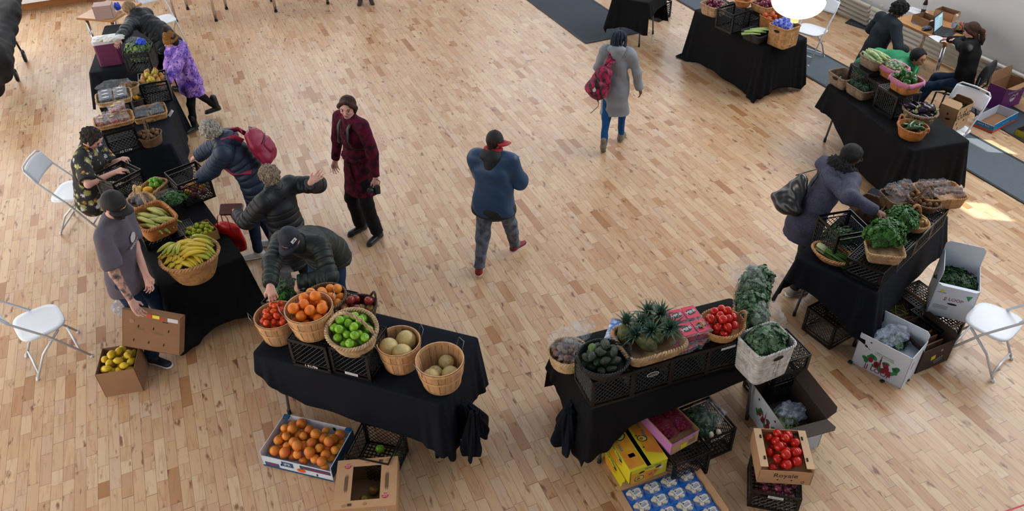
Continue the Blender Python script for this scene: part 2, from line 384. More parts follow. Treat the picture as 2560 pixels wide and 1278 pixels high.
    m3 = N('ShaderNodeMix'); m3.data_type = 'RGBA'; L(m2.outputs['Result'], m3.inputs['A']); m3.inputs['B'].default_value = (*lin('#59392a'), 1); L(math_('MULTIPLY', sm, .8), m3.inputs['Factor'])
    L(m3.outputs['Result'], b.inputs['Base Color'])
    nr = N('ShaderNodeTexNoise'); nr.inputs['Scale'].default_value = 1.2; nr.inputs['Detail'].default_value = 6; L(co.outputs['Object'], nr.inputs['Vector'])
    L(math_('MULTIPLY_ADD', nr.outputs['Fac'], .22, .22), b.inputs['Roughness'])
    b.inputs['Specular IOR Level'].default_value = .5
    bp = N('ShaderNodeBump'); bp.inputs['Strength'].default_value = .5; bp.inputs['Distance'].default_value = .002; bp.invert = True
    L(sm, bp.inputs['Height']); L(bp.outputs[0], b.inputs['Normal'])
    return m
WX = 10.3; WY = 16.6; X0 = -6.5; Y0 = -3.0
def struct(name, mb, mats, parent=None): return tag(mb.obj(name, mats, parent), kind='structure')
struct('floor', MB().box(((X0+WX)/2, (Y0+WY)/2, -.05), (WX-X0, WY-Y0, .1)), floor_material())
plaster = M('white_plaster', '#d9dadb', .85, nz=.06, nscale=2)
fr_m = M('window_frame_paint', '#e8e8e6', .5); glow = M('frosted_daylight_glass', '#eef5ff', .3, emit=1.7)
def wall(name, axis, pos, a0, a1, h, holes, th=.25):
    """wall along x or y with cut-through openings (a0,a1,z0,z1,kind)"""
    mb = MB(); cuts = sorted(set([a0, a1]+[h_[i] for h_ in holes for i in (0, 1)]))
    zs = sorted(set([0, h]+[h_[i] for h_ in holes for i in (2, 3)]))
    for i in range(len(cuts)-1):
        for j in range(len(zs)-1):
            ca, cz = (cuts[i]+cuts[i+1])/2, (zs[j]+zs[j+1])/2
            if any(q[0] < ca < q[1] and q[2] < cz < q[3] for q in holes): continue
            L_, H_ = cuts[i+1]-cuts[i], zs[j+1]-zs[j]
            mb.box((pos, ca, cz) if axis == 'y' else (ca, pos, cz), (th, L_, H_) if axis == 'y' else (L_, th, H_))
    struct(name, mb, plaster)
SLITS = []  # wall openings added and shaped to throw sun patches on the floor
for i, (p0, p1, wd) in enumerate((((2385, 352), (2560, 380), .34), ((2350, 508), (2560, 548), .30), ((1980, 288), (2075, 300), .22))):
    a, b_ = at(*p0), at(*p1)
    def hit(p):
        t = (WX+.12-p.x)/SUN.x; return p+SUN*t
    ha, hb = hit(a), hit(b_); SLITS.append((min(ha.y, hb.y)-wd/2, max(ha.y, hb.y)+wd/2, min(ha.z, hb.z), max(ha.z, hb.z)))
print('SLITS', [tuple(round(x, 2) for x in s) for s in SLITS])
wins = [(13.3, 16.0, 1.35, 5.6), (9.6, 11.6, 1.5, 5.6)]
wall('wall_right', 'y', WX+.125, -8.5, WY, 10.5, [(a, b_, z0, z1) for a, b_, z0, z1 in SLITS+wins])
wall('wall_back', 'x', WY+.125, X0, WX+.25, 6.5, [(-4, -1, 1.6, 5.4), (1, 4, 1.6, 5.4), (6, 9, 1.6, 5.4)])
wall('wall_left', 'y', X0-.125, Y0, WY, 6.5, [])
k = 0
for a, b_, z0, z1, ax in [(*w, 'y') for w in wins]+[(-4, -1, 1.6, 5.4, 'x'), (1, 4, 1.6, 5.4, 'x'), (6, 9, 1.6, 5.4, 'x')]:
    k += 1; mb = MB(); gm = MB()
    def bb(m_, c, z, la, lz, th):
        m_.box((WX+.13, c, z) if ax == 'y' else (c, WY+.13, z), (th, la, lz) if ax == 'y' else (la, th, lz))
    for i in range(4): bb(mb, a+(b_-a)*i/3, (z0+z1)/2, .06, z1-z0, .1)
    for i in range(4): bb(mb, (a+b_)/2, z0+(z1-z0)*i/3, b_-a, .06, .1)
    w = struct('window_%d' % k, mb, fr_m); bb(gm, (a+b_)/2, (z0+z1)/2, b_-a-.04, z1-z0-.04, .02); gm.obj('window_pane', glow, w)
struct('baseboard_back', MB().box(((X0+WX)/2, WY-.03, .09), (WX-X0, .06, .18)), M('oak_trim', '#a9713f', .5, nz=.2, nscale=6, stretch=(.3, 4, 4)))
struct('trim_back', MB().box(((X0+WX)/2, WY-.14, .30), (WX-X0, .28, .24)), M('white_ledge', '#e6e8ea', .5))
struct('baseboard_right', MB().box((WX-.012, 6, .05), (.024, 20, .1)), M('cream_trim', '#c9c5ba', .5))
# finned pipe heaters along the wall
hm = M('heater_paint', '#c3bfb2', .45); n0 = 6.75
for sect, (y0, y1) in enumerate(((6.3, 9.15), (9.2, 12.1), (12.15, 15.2))):
    t = thing('wall_radiator', ['low ribbed cream radiator behind the black office chair and wooden desk', 'low ribbed cream radiator running along the wall behind the standing person', 'low ribbed cream radiator furthest along the wall by the dark bag'][sect], 'radiator', (10.12, (y0+y1)/2, 0), 0, 'low radiators along the wall')
    for j in range(5):
        mb = MB(); mb.tube([(0-.012*j, -(y1-y0)/2, .06+.075*j), (0-.012*j, (y1-y0)/2, .06+.075*j)], .029, 10); mb.obj('radiator_pipe', hm, t, True)
    mb = MB()
    for yy in (-(y1-y0)/2+.1, (y1-y0)/2-.1): mb.box((.05, yy, .21), (.04, .03, .42))
    mb.obj('bracket', hm, t)
# ---------------------------------------------------------------- mats and tape on the floor
def flat(name, label, cat, pts, mat, z=.008, border=None, group=None):
    c = sum(pts, V((0, 0, 0)))/len(pts); mb = MB(); n = len(pts)
    vs = [(p.x-c.x, p.y-c.y, 0.0005) for p in pts]+[((p.x-c.x)*.998, (p.y-c.y)*.998, z) for p in pts]
    mb.add(vs, [tuple(range(n-1, -1, -1)), tuple(range(n, 2*n))]+[(i, (i+1) % n, n+(i+1) % n, n+i) for i in range(n)])
    o = mb.obj(name, mat, None, loc=(c.x, c.y, 0)); return tag(o, label, cat, group)
def ccw(p):
    s = sum(p[i].x*p[(i+1) % len(p)].y-p[(i+1) % len(p)].x*p[i].y for i in range(len(p))); return p if s > 0 else p[::-1]
carpet = M('charcoal_mat', '#3c444e', .95, nz=.25, nscale=180, bump=.4, bscale=300); carpet2 = M('grey_runner', '#5f6870', .95, nz=.2, nscale=160, bump=.4, bscale=300); rub = M('rubber_edge', '#22262b', .7)
def mat_on_floor(label, a, b_, c, d, m_=carpet):
    P = ccw([V((*p[:2], 0)) for p in (a, b_, c, d)]); o = flat('floor_mat', label, 'mat', P, m_)
    ce = sum(P, V((0, 0, 0)))/4; mb = MB()
    for i in range(4):
        p, q = P[i]-ce, P[(i+1) % 4]-ce; p = p*(1-.02/p.length); q = q*(1-.02/q.length)
        d_ = (q-p); mb.box(tuple((p+q)/2+V((0, 0, .009))), (d_.length, .035, .006), Matrix.Rotation(math.atan2(d_.y, d_.x), 3, 'Z'))
    mb.obj('rubber_border', rub, o)
a, b_ = at(1465, 110), at(1605, 82); d_ = (at(1318, 0)-a)*1.6
mat_on_floor('dark grey rectangular floor mat ahead of the woman in the pale grey coat', a, b_, b_+d_, a+d_)
a, b_ = at(1692, 0), at(2560, 509); wv = (at(2560, 409)-b_); wv = wv-(wv.dot((b_-a).normalized()))*(b_-a).normalized(); e = (b_-a)
mat_on_floor('long grey carpet runner passing under the draped tables along the wall', a-e*.25, b_+e*.15, b_+e*.15+wv, a-e*.25+wv, carpet2)
a, b_, c = at(2112, 58), at(2240, 100), at(2278, 72)
mat_on_floor('small dark mat on the boards beside the person in the dark sweater', a, b_, c, a+(c-b_))
a, b_ = at(2400, 262), at(2560, 357); e = b_-a; wv = V((-e.y, e.x, 0)).normalized()*-.6
if wv.x < 0: wv = -wv
mat_on_floor('dark mat underneath the blue open fruit tray by the wall', a, b_+e*.3, b_+e*.3+wv, a+wv)
tape = M('pink_tape', '#c2183c', .5); redp = M('red_tape', '#c81f22', .5); yel = M('yellow_tape', '#b99a3c', .6)
def strip(label, p, q, w, m_):
    d_ = (q-p); n = V((-d_.y, d_.x, 0)).normalized()*w/2; flat('floor_tape', label, 'tape', ccw([p+n, q+n, q-n, p-n]), m_, .0015)
strip('thin pink tape line on the boards at the near corner of the floor', at(2490, 1287), at(2575, 1258), .012, tape)
strip('thin yellow tape line on the floor near the white ledge', at(48, 27), at(190, 3), .025, yel)
# ---------------------------------------------------------------- tables and cloths
def cloth_mat(name, c):
    return M(name, c, .85, nz=.3, nscale=3, bump=.25, bscale=420, spec=.18)
cl_navy = cloth_mat('navy_black_cloth', '#0c111b'); cl_black = cloth_mat('black_cloth', '#0b0c0f')
steel = M('grey_painted_steel', '#5c6066', .45, metal=.3); chrome = M('chrome', '#c9c9cc', .18, metal=1); rubber = M('black_rubber', '#0f1012', .7)
plastic_top = M('grey_tabletop', '#8b8d8f', .6)
TOP = .75
TABLES = {}
def table(key, label, clabel, A, B, w, side, drops, mat, legs=True, wave=.035, flare=.06, seed=0, lift=None):
    """A,B: ends of the visible long edge of the cloth-covered top; side=+1 puts the body of the table to the left of A->B.
    drops: hang of the cloth at AB, B end, far side, A end"""
    a, b_ = at(*A, TOP), at(*B, TOP); d = (b_-a); L_ = d.length; d.normalize(); n = V((-d.y, d.x, 0))*side
    c = (a+b_)/2+n*w/2; ang = math.atan2(d.y, d.x); TABLES[key] = (c, d, n, L_, w)
    t = thing('folding_table', label, 'table', (c.x, c.y, 0), ang)
    mb = MB(); mb.rbox((0, 0, TOP-.035), (L_-.02, w-.02, .045), .03); mb.obj('tabletop', plastic_top, t)
    for s in (-1, 1):
        x = s*(L_/2-.17)
        for q in (-1, 1):
            lg = MB(); lg.tube([(x-s*.14, q*(w/2-.14), TOP-.06), (x+s*.02, q*(w/2-.10), .42), (x+s*.04, q*(w/2-.07), .02)], .013, 8); lo = lg.obj('leg', steel, t, True)
            ft = MB(); ft.tube([(x+s*.0405, q*(w/2-.07), .0), (x+s*.04, q*(w/2-.07), .05)], .017, 8); ft.obj('foot_cap', rubber, lo, True)
        cb = MB(); cb.tube([(x+s*.02, -(w/2-.10), .40), (x+s*.02, (w/2-.10), .40)], .011, 8); cb.obj('cross_bar', steel, t, True)
    # draped cloth
    R = .035; hw, hl = w/2+.004, L_/2+.004; per = []
    yA = -hw*side  # local y of the AB edge
    seq = [('AB', (-hl, yA), (hl, yA)), ('B', (hl, yA), (hl, -yA)), ('F', (hl, -yA), (-hl, -yA)), ('A', (-hl, -yA), (-hl, yA))]
    dr = dict(zip(('AB', 'B', 'F', 'A'), drops)); rr = random.Random(seed); ph = [rr.uniform(0, 6.28) for _ in range(12)]
    pts = []
    for nm, p, q in seq:
        p, q = V((*p, 0)), V((*q, 0)); e = q-p; le = e.length; ed = e/le; out = V((ed.y, -ed.x, 0))*side; m = max(6, int(le/.012))
        dv = dr[nm]; dv = dv if isinstance(dv, list) else [(0, dv), (1, dv)]
        du_ = lambda u: float(np.interp(u, [a_ for a_, _ in dv], [b_ for _, b_ in dv]))
        for i in range(m):
            u = i/m; s = u*le; cdist = min(s, le-s)
            rnd_ = max(0, 1-cdist/R); pos = p+ed*s; 
            nrm = out
            if cdist < .14:
                blend = (1-cdist/.14)*.5; side_n = ed*(-1 if s < le/2 else 1); nrm = (out*(1-blend)+side_n*blend).normalized()
            if cdist < R: pos = pos-nrm*(R*.42*(rnd_**1.5))
            pts.append((pos, nrm, s, le, cdist, du_(u), nm))
    N_ = len(pts); rows = 18; vs = []; tot = 0; fs = []
    for k in range(-2, rows+1):
        for i, (pos, nrm, s, le, cd_, drop, nm) in enumerate(pts):
            g = {'AB': 0, 'B': 3, 'F': 6, 'A': 9}[nm]; T_ = max(0, k)/rows
            f = math.sin(s*7.1+ph[g])*.5+math.sin(s*15.7+ph[g+1])*.35+math.sin(s*3.1+ph[g+2])*.5
            cornerf = math.exp(-(cd_/.16)**2)
            off = flare*T_+wave*(T_**1.3)*f*(1-.3*cornerf)+cornerf*(.05*T_+.02*math.sin(s*60)*T_)
            off *= min(1, drop/.38)
            dl = drop*(1+.14*cornerf)*(1+.025*math.sin(s*5+ph[g]))
            z = TOP-.004-dl*T_
            if k == -2: z = TOP+.001; off = -.06
            elif k == -1: z = TOP+.0; off = -.012
            elif k == 0: off = 0; z = TOP-.006
            if z < .012: off += (.012-z)*.75; z = .012+.004*abs(math.sin(s*40))
            q = pos+nrm*off; vs.append((q.x, q.y, z))
    for k in range(rows+2):
        for i in range(N_): fs.append((k*N_+i, k*N_+(i+1) % N_, (k+1)*N_+(i+1) % N_, (k+1)*N_+i))
    base = len(vs); vs.append((0, 0, TOP+.001))
    fs += [((i+1) % N_, i, base) for i in range(N_)]
    mb = MB(); mb.add(vs, fs); o = mb.obj('tablecloth', mat, None, True); o.location = (c.x, c.y, 0); o.rotation_euler = (0, 0, ang)
    tag(o, clabel, 'tablecloth'); sm = o.modifiers.new('thickness', 'SOLIDIFY'); sm.thickness = .002; sm.offset = 1 if side > 0 else -1
    return o
table('T1', 'folding table furthest up the row under the purple cool box', 'black cloth on the table holding the purple cool box', (222, 183), (262, 64), .74, -1, (.42, .5, .4, .34), cl_navy, seed=1)
table('T2', 'folding table under the berries and kiwis', 'navy black cloth on the table with berries, kiwis and pears', (428, 360), (420, 200), .74, 1, (.62, .5, .5, .40), cl_navy, seed=2)
TA, TB = (608, 643), (459, 436)
table('T3', 'folding table under the bananas and plantains', 'black cloth on the table with the big banana basket', TA, TB, .74, 1, (.66, .4, .6, .60), cl_black, seed=3, wave=.02)
table('T4', 'folding table under the tomato, orange, apple and melon baskets', 'navy cloth on the near table with melons in wooden baskets', (630, 884), (1103, 1012), .74, 1, ([(0, .12), (.12, .34), (.25, .44), (1, .46)], .5, .5, [(0, .4), (1, .12)]), cl_navy, seed=4, wave=.012, flare=.02)
table('T5', 'folding table under the pineapples and avocados', 'black cloth on the table with pineapples and avocados', (1478, 1025), (1955, 893), .74, 1, ([(0, .44), (.10, .38), (.2, .26), (.3, .21), (.6, .17), (.8, .12), (1, .06)], [(0, .08), (1, .3)], .5, [(0, .25), (1, .48)]), cl_black, seed=5, wave=.02)
table('T6', 'folding table under the herbs, with grey legs showing', 'black cloth on the table with parsley and mushrooms', (2192, 735), (2372, 540), .74, 1, ([(0, .40), (1, .34)], .4, .5, [(0, .22), (.5, .3), (1, .42)]), cl_navy, seed=6, wave=.02)
table('T7', 'folding table under the aubergines and peppers', 'black cloth on the table with aubergines and broccoli', (2068, 210), (2279, 376), .72, 1, ([(0, .26), (.2, .34), (.55, .6), (1, .64)], .46, .5, .26), cl_black, seed=7, wave=.02)
table('T8', 'folding table under the far wicker baskets by the pendant lamp', 'black cloth reaching the floor on the table nearest the pendant lamp', (1736, 24), (1915, 121), .72, 1, (.70, .62, .6, .6), cl_black, seed=8, wave=.03)
a = at(1560, -30, TOP)
table('T9', 'folding table at the top edge with a crate beneath', 'black cloth on the table beyond the dark floor mat', (1530, -8), (1622, 8), .72, 1, (.42, .2, .5, .5), cl_black, seed=9)
def gathered(label, pix, z0, r, n, mat, seed):
    """cloth gathered up and hanging in a bunch from a table corner"""
    rr = random.Random(seed); c = at(*pix, z0); mb = MB()
    for q in range(n):
        ox, oy = rr.uniform(-.09, .09), rr.uniform(-.09, .09); L_ = rr.uniform(.22, z0-.10); R1 = rr.uniform(.6, 1)*r; p = [rr.uniform(0, 6) for _ in range(4)]; tx, ty = rr.uniform(-.25, .25), rr.uniform(-.25, .25); N_ = 72; rings = []
        for i in range(15):
            t_ = i/14; R_k = R1*(.30+.75*t_**.8)*(1-.25*max(0, t_-.8)/.2); ring = []
            for j in range(N_):
                a_ = 2*PI*j/N_; f = 1+(.16+.22*t_)*math.sin(5*a_+p[0]+2*t_)+.13*math.sin(11*a_+p[1]-3*t_)+.08*math.sin(3*a_+p[2])
                ring.append((ox+tx*L_*t_+R_k*f*math.cos(a_), oy+ty*L_*t_+R_k*f*math.sin(a_), -L_*t_+.02*math.sin(3*a_+p[3])*t_))
            rings.append(ring)
        vs = [v for g in rings for v in g]; fs = [(i*N_+j, i*N_+(j+1) % N_, (i+1)*N_+(j+1) % N_, (i+1)*N_+j) for i in range(14) for j in range(N_)]; mb.add(vs, fs); mb.add([rings[0][j] for j in range(N_)], [tuple(range(N_))]); mb.add([rings[-1][j] for j in range(N_)], [tuple(range(N_))])
    o = mb.obj('gathered_cloth', mat, None, True); o.location = c; tag(o, label, 'cloth'); return o
gathered('knotted navy cloth hanging at the table corner beside the yellow boxes', (1438, 1025), .58, .13, 4, cl_navy, 3)
gathered('bunched navy cloth corner hanging beside the melon table leg', (1160, 1020), .56, .11, 3, cl_navy, 5)
# ---------------------------------------------------------------- folding chairs
white_p = M('white_moulded_plastic', '#dfe3ea', .38); white_s = M('white_steel_tube', '#cdd2d8', .35, metal=.2)
def folding_chair(label, loc, rz):
    t = thing('folding_chair', label, 'chair', (loc[0], loc[1], 0), rz, 'white folding chairs')
    # faces +Y; seat .44 high
    mb = MB(); n = 36; prof = []
    for k, (zz, s) in enumerate(((.425, .96), (.432, 1), (.445, 1), (.452, .97), (.446, .8), (.443, .4))):
        for i in range(n):
            a = 2*PI*i/n; ca, sa = math.cos(a), math.sin(a); e = .55
            x = .215*abs(ca)**e*(1 if ca > 0 else -1); y = .195*abs(sa)**e*(1 if sa > 0 else -1); x *= 1-.06*(y/.195)
            prof.append((x*s, y*s+.02, zz))
    fs = [(i*n+j, i*n+(j+1) % n, (i+1)*n+(j+1) % n, (i+1)*n+j) for i in range(5) for j in range(n)]+[tuple(5*n+j for j in range(n)), tuple(range(n-1, -1, -1))]
    mb.add(prof, fs); mb.obj('seat', white_p, t, True)
    mb = MB(); bp = []
    for k in range(9):
        for i in range(13):
            u, v = i/12*2-1, k/8*2-1; w = .205-.02*v*0; rx = w*u; zc = .765+.09*v*(1-.10*u*u); bp.append((rx, -.225-.04*v-.03*(1-u*u), zc))
    fs = [(k*13+i, k*13+i+1, (k+1)*13+i+1, (k+1)*13+i) for k in range(8) for i in range(12)]
    mb.add(bp, fs); o = mb.obj('backrest', white_p, t, True); s = o.modifiers.new('thickness', 'SOLIDIFY'); s.thickness = .012
    for x in (-.215, .215):
        # long rail: front foot to top of the back
        mb = MB(); mb.tube([(x, .27, .012), (x, .02, .42), (x*.99, -.20, .70), (x*.97, -.27, .84)], .0115, 8); lo = mb.obj('front_leg', white_s, t, True)
        mb = MB(); mb.tube([(x, .262, 0), (x, .27, .03)], .015, 8); mb.obj('foot_cap', white_p, lo, True)
        mb = MB(); mb.tube([(x*.9, .12, .42), (x*.9, -.07, .24), (x*.9, -.20, .012)], .0115, 8); lo = mb.obj('rear_leg', white_s, t, True)
        mb = MB(); mb.tube([(x*.9, -.205, 0), (x*.9, -.195, .03)], .015, 8); mb.obj('foot_cap', white_p, lo, True)
    for nm, pts in (('stretcher', [(-.19, -.17, .06), (.19, -.17, .06)]), ('stretcher', [(-.215, .2, .12), (.215, .2, .12)]), ('back_hoop', [(-.209, -.27, .84), (-.17, -.285, .875), (0, -.29, .885), (.17, -.285, .875), (.209, -.27, .84)])):
        mb = MB(); mb.tube(pts, .0105, 8); mb.obj(nm, white_s, t, True)
    return t
def rzv(deg): return math.radians(deg-90)
# near left chair: seat centre at pixel (92,812); back toward the frame's edge
def hd(a, b_): return rzv(heading(a, b_, 0))
c = at(92, 808, .44); folding_chair('empty white folding chair on the open floor near the box of lemons', c, hd((60, 920), (185, 864)))
c = at(2490, 806, .44); folding_chair('empty white folding chair behind the herb table beside the tall white carton', c, hd((2505, 905), (2400, 852)))
c = at(178, 478, .44); folding_chair('white folding chair behind the man in the floral shirt', c, hd((110, 450), (250, 442)))
c = at(402, 50, .44); folding_chair('white folding chair beside the woman with blonde hair', c, hd((360, 20), (430, 65)))
c = at(2028, 74, .44); folding_chair('empty white folding chair standing on the runner near the pendant lamp', c, hd((2085, 55), (2020, 88)))
CH_ECO = at(2372, 318, .44); folding_chair('white folding chair carrying the brown carton behind the aubergine table', CH_ECO, hd((2430, 290), (2340, 330)))
# ---------------------------------------------------------------- black stacking chair
def office_chair(label, loc, rz):
    t = thing('stacking_chair', label, 'chair', (loc[0], loc[1], 0), rz); bf = M('black_fabric_seat', '#131417', .8, bump=.3, bscale=300); bt = M('black_tube', '#101113', .35)
    S = Sdf(); S.cap((-.14, 0, .455), (.14, 0, .455), .05, k=.03, w=(0, 1, 0), fl=4.2); S.obj('seat', bf, t, vox=.011)
    S = Sdf(); S.cap((-.12, -.24, .72), (.12, -.24, .72), .045, k=.03, w=(0, -.15, 1), fl=3.6); S.obj('backrest', bf, t, vox=.011)
    for x in (-.22, .22):
        mb = MB(); mb.tube([(x, .22, .0), (x, .19, .40), (x, .1, .415), (x, -.18, .415), (x*.98, -.24, .5), (x*.75, -.235, .72)], .011, 8); mb.obj('side_frame', bt, t, True)
        mb = MB(); mb.tube([(x, -.26, 0), (x, -.12, .41)], .011, 8); mb.obj('leg', bt, t, True)
    mb = MB(); mb.tube([(-.22, .1, .40), (.22, .1, .40)], .010, 8); mb.tube([(-.22, -.15, .40), (.22, -.15, .40)], .010, 8); mb.obj('cross_bar', bt, t, True)
    return t
# ---------------------------------------------------------------- wooden tables with chrome legs
wood_top = M('beech_tabletop', '#b98553', .4, nz=.25, nscale=5, stretch=(1, 8, 8)); wood_edge = M('plywood_edge', '#c9a173', .5)
def chrome_table(label, C, ang, L_, w, h=.74, topm=wood_top, legs=((-1, -1), (1, -1), (-1, 1), (1, 1)), inset=.09):
    t = thing('wooden_table', label, 'table', (C[0], C[1], 0), ang)
    o = MB().box((0, 0, h-.018), (L_, w, .036)).obj('tabletop', topm, t); bevel(o, .004)
    for sx, sy in legs:
        x, y = sx*(L_/2-inset), sy*(w/2-inset); mb = MB(); mb.tube([(x, y, .02), (x, y, h-.04)], .026, 16); lo = mb.obj('leg', chrome, t, True)
        mb = MB(); mb.tube([(x, y, 0), (x, y, .03)], .029, 16); mb.obj('foot_cap', rubber, lo, True)
    return t
def table_by_corner(label, A, B, w, side, h, **k):
    a, b_ = at(*A, h), at(*B, h); d = b_-a; L_ = d.length; d.normalize(); n = V((-d.y, d.x, 0))*side; c = (a+b_)/2+n*w/2
    return chrome_table(label, c, math.atan2(d.y, d.x), L_, w, h, **k), c, d, n
table_by_corner('wooden table with cardboard boxes on it behind the purple cool box', (190, 44), (280, 51), .75, 1, .76)
# tables beyond the upper edge whose chrome legs stand in view
for lab, f1, f2 in (('wooden table whose two chrome legs stand above the knitted hat', (441, 54), (541, 53)), ('wooden table whose chrome legs stand at the top edge, further along', (690, 30), (820, 10))):
    a, b_ = at(*f1), at(*f2); d = (b_-a); d2 = d.normalized(); n = V((-d2.y, d2.x, 0)); L_ = d.length+.18; c = (a+b_)/2+n*(.375-.09)
    chrome_table(lab, c, math.atan2(d.y, d.x), L_, .75)
_, DC, DD, DN = table_by_corner('long wooden desk with laptop by the wall', (2368, 108), (2232, 46), .72, -1, .76)
# ---------------------------------------------------------------- pendant lamp
P0 = at(1998, -6, 2.9)
t = thing('pendant_lamp', 'large glowing white bowl pendant lamp hanging over the far table', 'lamp', (P0.x, P0.y, 2.75))
Rl = .205
mb = MB(); mb.lathe([(.02, 0)]+[(Rl*math.sin(a), Rl*.62*(1-math.cos(a))) for a in [i*PI/2/14 for i in range(1, 15)]], 48, capb=True)
mb.obj('glass_bowl', M('opal_glass_lit', '#fff3e2', .3, emit=3.2), t, True)
mb = MB(); mb.lathe([(Rl*1.0, .205), (Rl*1.03, .21), (Rl*1.03, .24), (Rl*.8, .30), (Rl*.3, .36), (.03, .42), (.02, 2.8)], 48, capb=True, capt=True); mb.obj('metal_shade', M('bronze_shade', '#6d6257', .5, metal=.4), t, True)
mb = MB(); mb.lathe([(.012, -.05), (.03, -.045), (.034, -.02), (.03, .004)], 20); mb.obj('finial', M('brass_finial', '#c9a46a', .4), t, True)
pl = bpy.data.lights.new('pendant_glow', 'POINT'); pl.energy = 18; pl.color = (1, .86, .66); pl.shadow_soft_size = .25
po = bpy.data.objects.new('pendant_glow', pl); COL.objects.link(po); po.location = (P0.x, P0.y, 2.55)
# ---------------------------------------------------------------- people
skin_p = lambda n, c: M(n, c, .55, nz=.08, nscale=30, spec=.35)
SK = {'fair': skin_p('skin_fair', '#c99a86'), 'pink': skin_p('skin_pink', '#cf9f90'), 'tan': skin_p('skin_tan', '#b07c5c'), 'brown': skin_p('skin_brown', '#6f4636'), 'mid': skin_p('skin_olive', '#a0745a')}
eye_m = M('eye_dark', '#1b1512', .25); brow_m = M('brow_hair', '#3a2a20', .8); lip_m = M('lips', '#8e4a44', .5)
def hair_mat(n, c, c2): return M(n, c, .6, nscale=26, col2=c2, stretch=(5, 5, .5), bump=.9, bscale=50, spec=.2)
def ik(a, t, l1, l2, pole):
    d = t-a; D = min(d.length, (l1+l2)*.995); d = d.normalized(); t = a+d*D
    x = (l1*l1-l2*l2+D*D)/(2*D); h = math.sqrt(max(1e-6, l1*l1-x*x)); p = (pole-d*pole.dot(d)); p = p.normalized() if p.length > 1e-5 else d.orthogonal()
    return a+d*x+p*h, t
PERSON = {}
def person(key, label, foot, face, H=1.7, pelvis=None, lean=0, side=0, twist=0, head=(0, 10, 0), L=None, R=None, fl=(-.1, .0, 0), fr=(.1, .0, 0), fla=8, fra=-8,
           skin='fair', top=None, legs=None, shoes=None, hair=None, hat=None, curl=(.5, .5), palm=(None, None), bulk=1.0, elbow=(0, 0), hdir=(None, None), crouch=0, kneel=None, extra=None, child=0, headpx=None, zbase=0):
    h = H
    if headpx and not kneel:
        kneel = 1; probe = person(key, label, (0, 0), face, H, pelvis, lean, side, twist, head, None, None, fl, fr, fla, fra, skin, crouch=crouch, child=child, bulk=bulk, kneel='probe')
        w_ = Matrix.Rotation(math.radians(face-90), 3, 'Z')@probe; z_ = w_.z+(foot[2] if zbase else 0); g_ = at(*headpx, z_); old = foot; foot = V((g_.x-w_.x, g_.y-w_.y, 0))
        print('PERSON', key, 'moved %.2f' % (V((old[0], old[1]))-V((foot.x, foot.y))).length, 'foot px', px_of(V((foot.x, foot.y, 0))))
    root = thing('person', label, 'person', (foot[0], foot[1], 0), math.radians(face-90)) if kneel != 'probe' else None
    Mi = (Matrix.Translation((foot[0], foot[1], 0))@Matrix.Rotation(math.radians(face-90), 4, 'Z')).inverted()
    loc = lambda p: p[1] if isinstance(p, tuple) and p[0] == 'l' else (Mi@V(p))
    pel = V(pelvis) if pelvis else V((0, -math.sin(math.radians(lean))*.13*h, (.525-crouch)*h))
    la, sa_ = math.radians(lean), math.radians(side)
    up = V((math.sin(sa_), math.sin(la)*math.cos(sa_), math.cos(la)*math.cos(sa_))).normalized()
    rt = V((math.cos(math.radians(twist)), -math.sin(math.radians(twist)), 0)); rt = (rt-up*rt.dot(up)).normalized(); fwd = up.cross(rt)
    up0 = up.lerp(V((0, 0, 1)), .45).normalized()
    waist = pel+up0*.09*h; chest = waist+up*.13*h; shc = chest+up*.085*h; neck = shc+up*.035*h+fwd*.008*h
    sh = {-1: shc-rt*.105*h*bulk**.4-up*.004*h, 1: shc+rt*.105*h*bulk**.4-up*.004*h}
    hy, hp, hr = [math.radians(x) for x in head]
    # head frame: neck follows half the lean, then the given pitch
    hu0 = up.lerp(V((0, 0, 1)), .5).normalized(); hf = (fwd*math.cos(hy)+rt*math.sin(hy)); hf = (hf-hu0*hf.dot(hu0)).normalized()
    hs = hf.cross(hu0).normalized(); hf2 = hf*math.cos(hp)-hu0*math.sin(hp); hu = hu0*math.cos(hp)+hf*math.sin(hp)
    q_ = Matrix.Rotation(hr, 3, hf2); hs = q_@hs; hu = q_@hu; hf = hf2
    k = h/1.7*(1.0 if not child else 1.16)
    hc = neck+hu0*.045*k+hu*.085*k+hf*.018*k
    if kneel == 'probe': return hc
    B = Sdf()
    # head: skull, face, jaw, nose, ears, neck
    B.cap(hc-hf*.012*k+hu*.012*k, hc+hf*.012*k+hu*.008*k, .074*k, .072*k, k=.02)
    B.cap(hc+hf*.022*k-hu*.045*k, hc+hf*.038*k-hu*.07*k, .050*k, .036*k, k=.025)
    B.cap(hc+hf*.075*k-hu*.005*k, hc+hf*.094*k-hu*.034*k, .007*k, .0125*k, k=.009)
    B.cap(hc+hf*.066*k+hu*.014*k-hs*.026*k, hc+hf*.066*k+hu*.014*k+hs*.026*k, .014*k, k=.014)
    B.cap(hc+hf*.078*k-hu*.062*k-hs*.012*k, hc+hf*.078*k-hu*.062*k+hs*.012*k, .008*k, k=.01)
    for s in (-1, 1):
        B.cap(hc+hs*s*.073*k-hu*.005*k-hf*.003*k, hc+hs*s*.072*k-hu*.034*k+hf*.002*k, .014*k, .009*k, k=.006, w=hs, fl=.55)
        B.cap(hc+hf*.079*k+hs*s*.031*k-hu*.004*k, hc+hf*.080*k+hs*s*.030*k-hu*.004*k, .011*k, k=.01, sub=True)
        B.cap(hc+hf*.058*k+hs*s*.036*k-hu*.032*k, hc+hf*.052*k+hs*s*.036*k-hu*.036*k, .018*k, k=.02)
    B.cap(neck-up*.02*k, hc-hu*.05*k-hf*.012*k, .056*k, .050*k, k=.03)
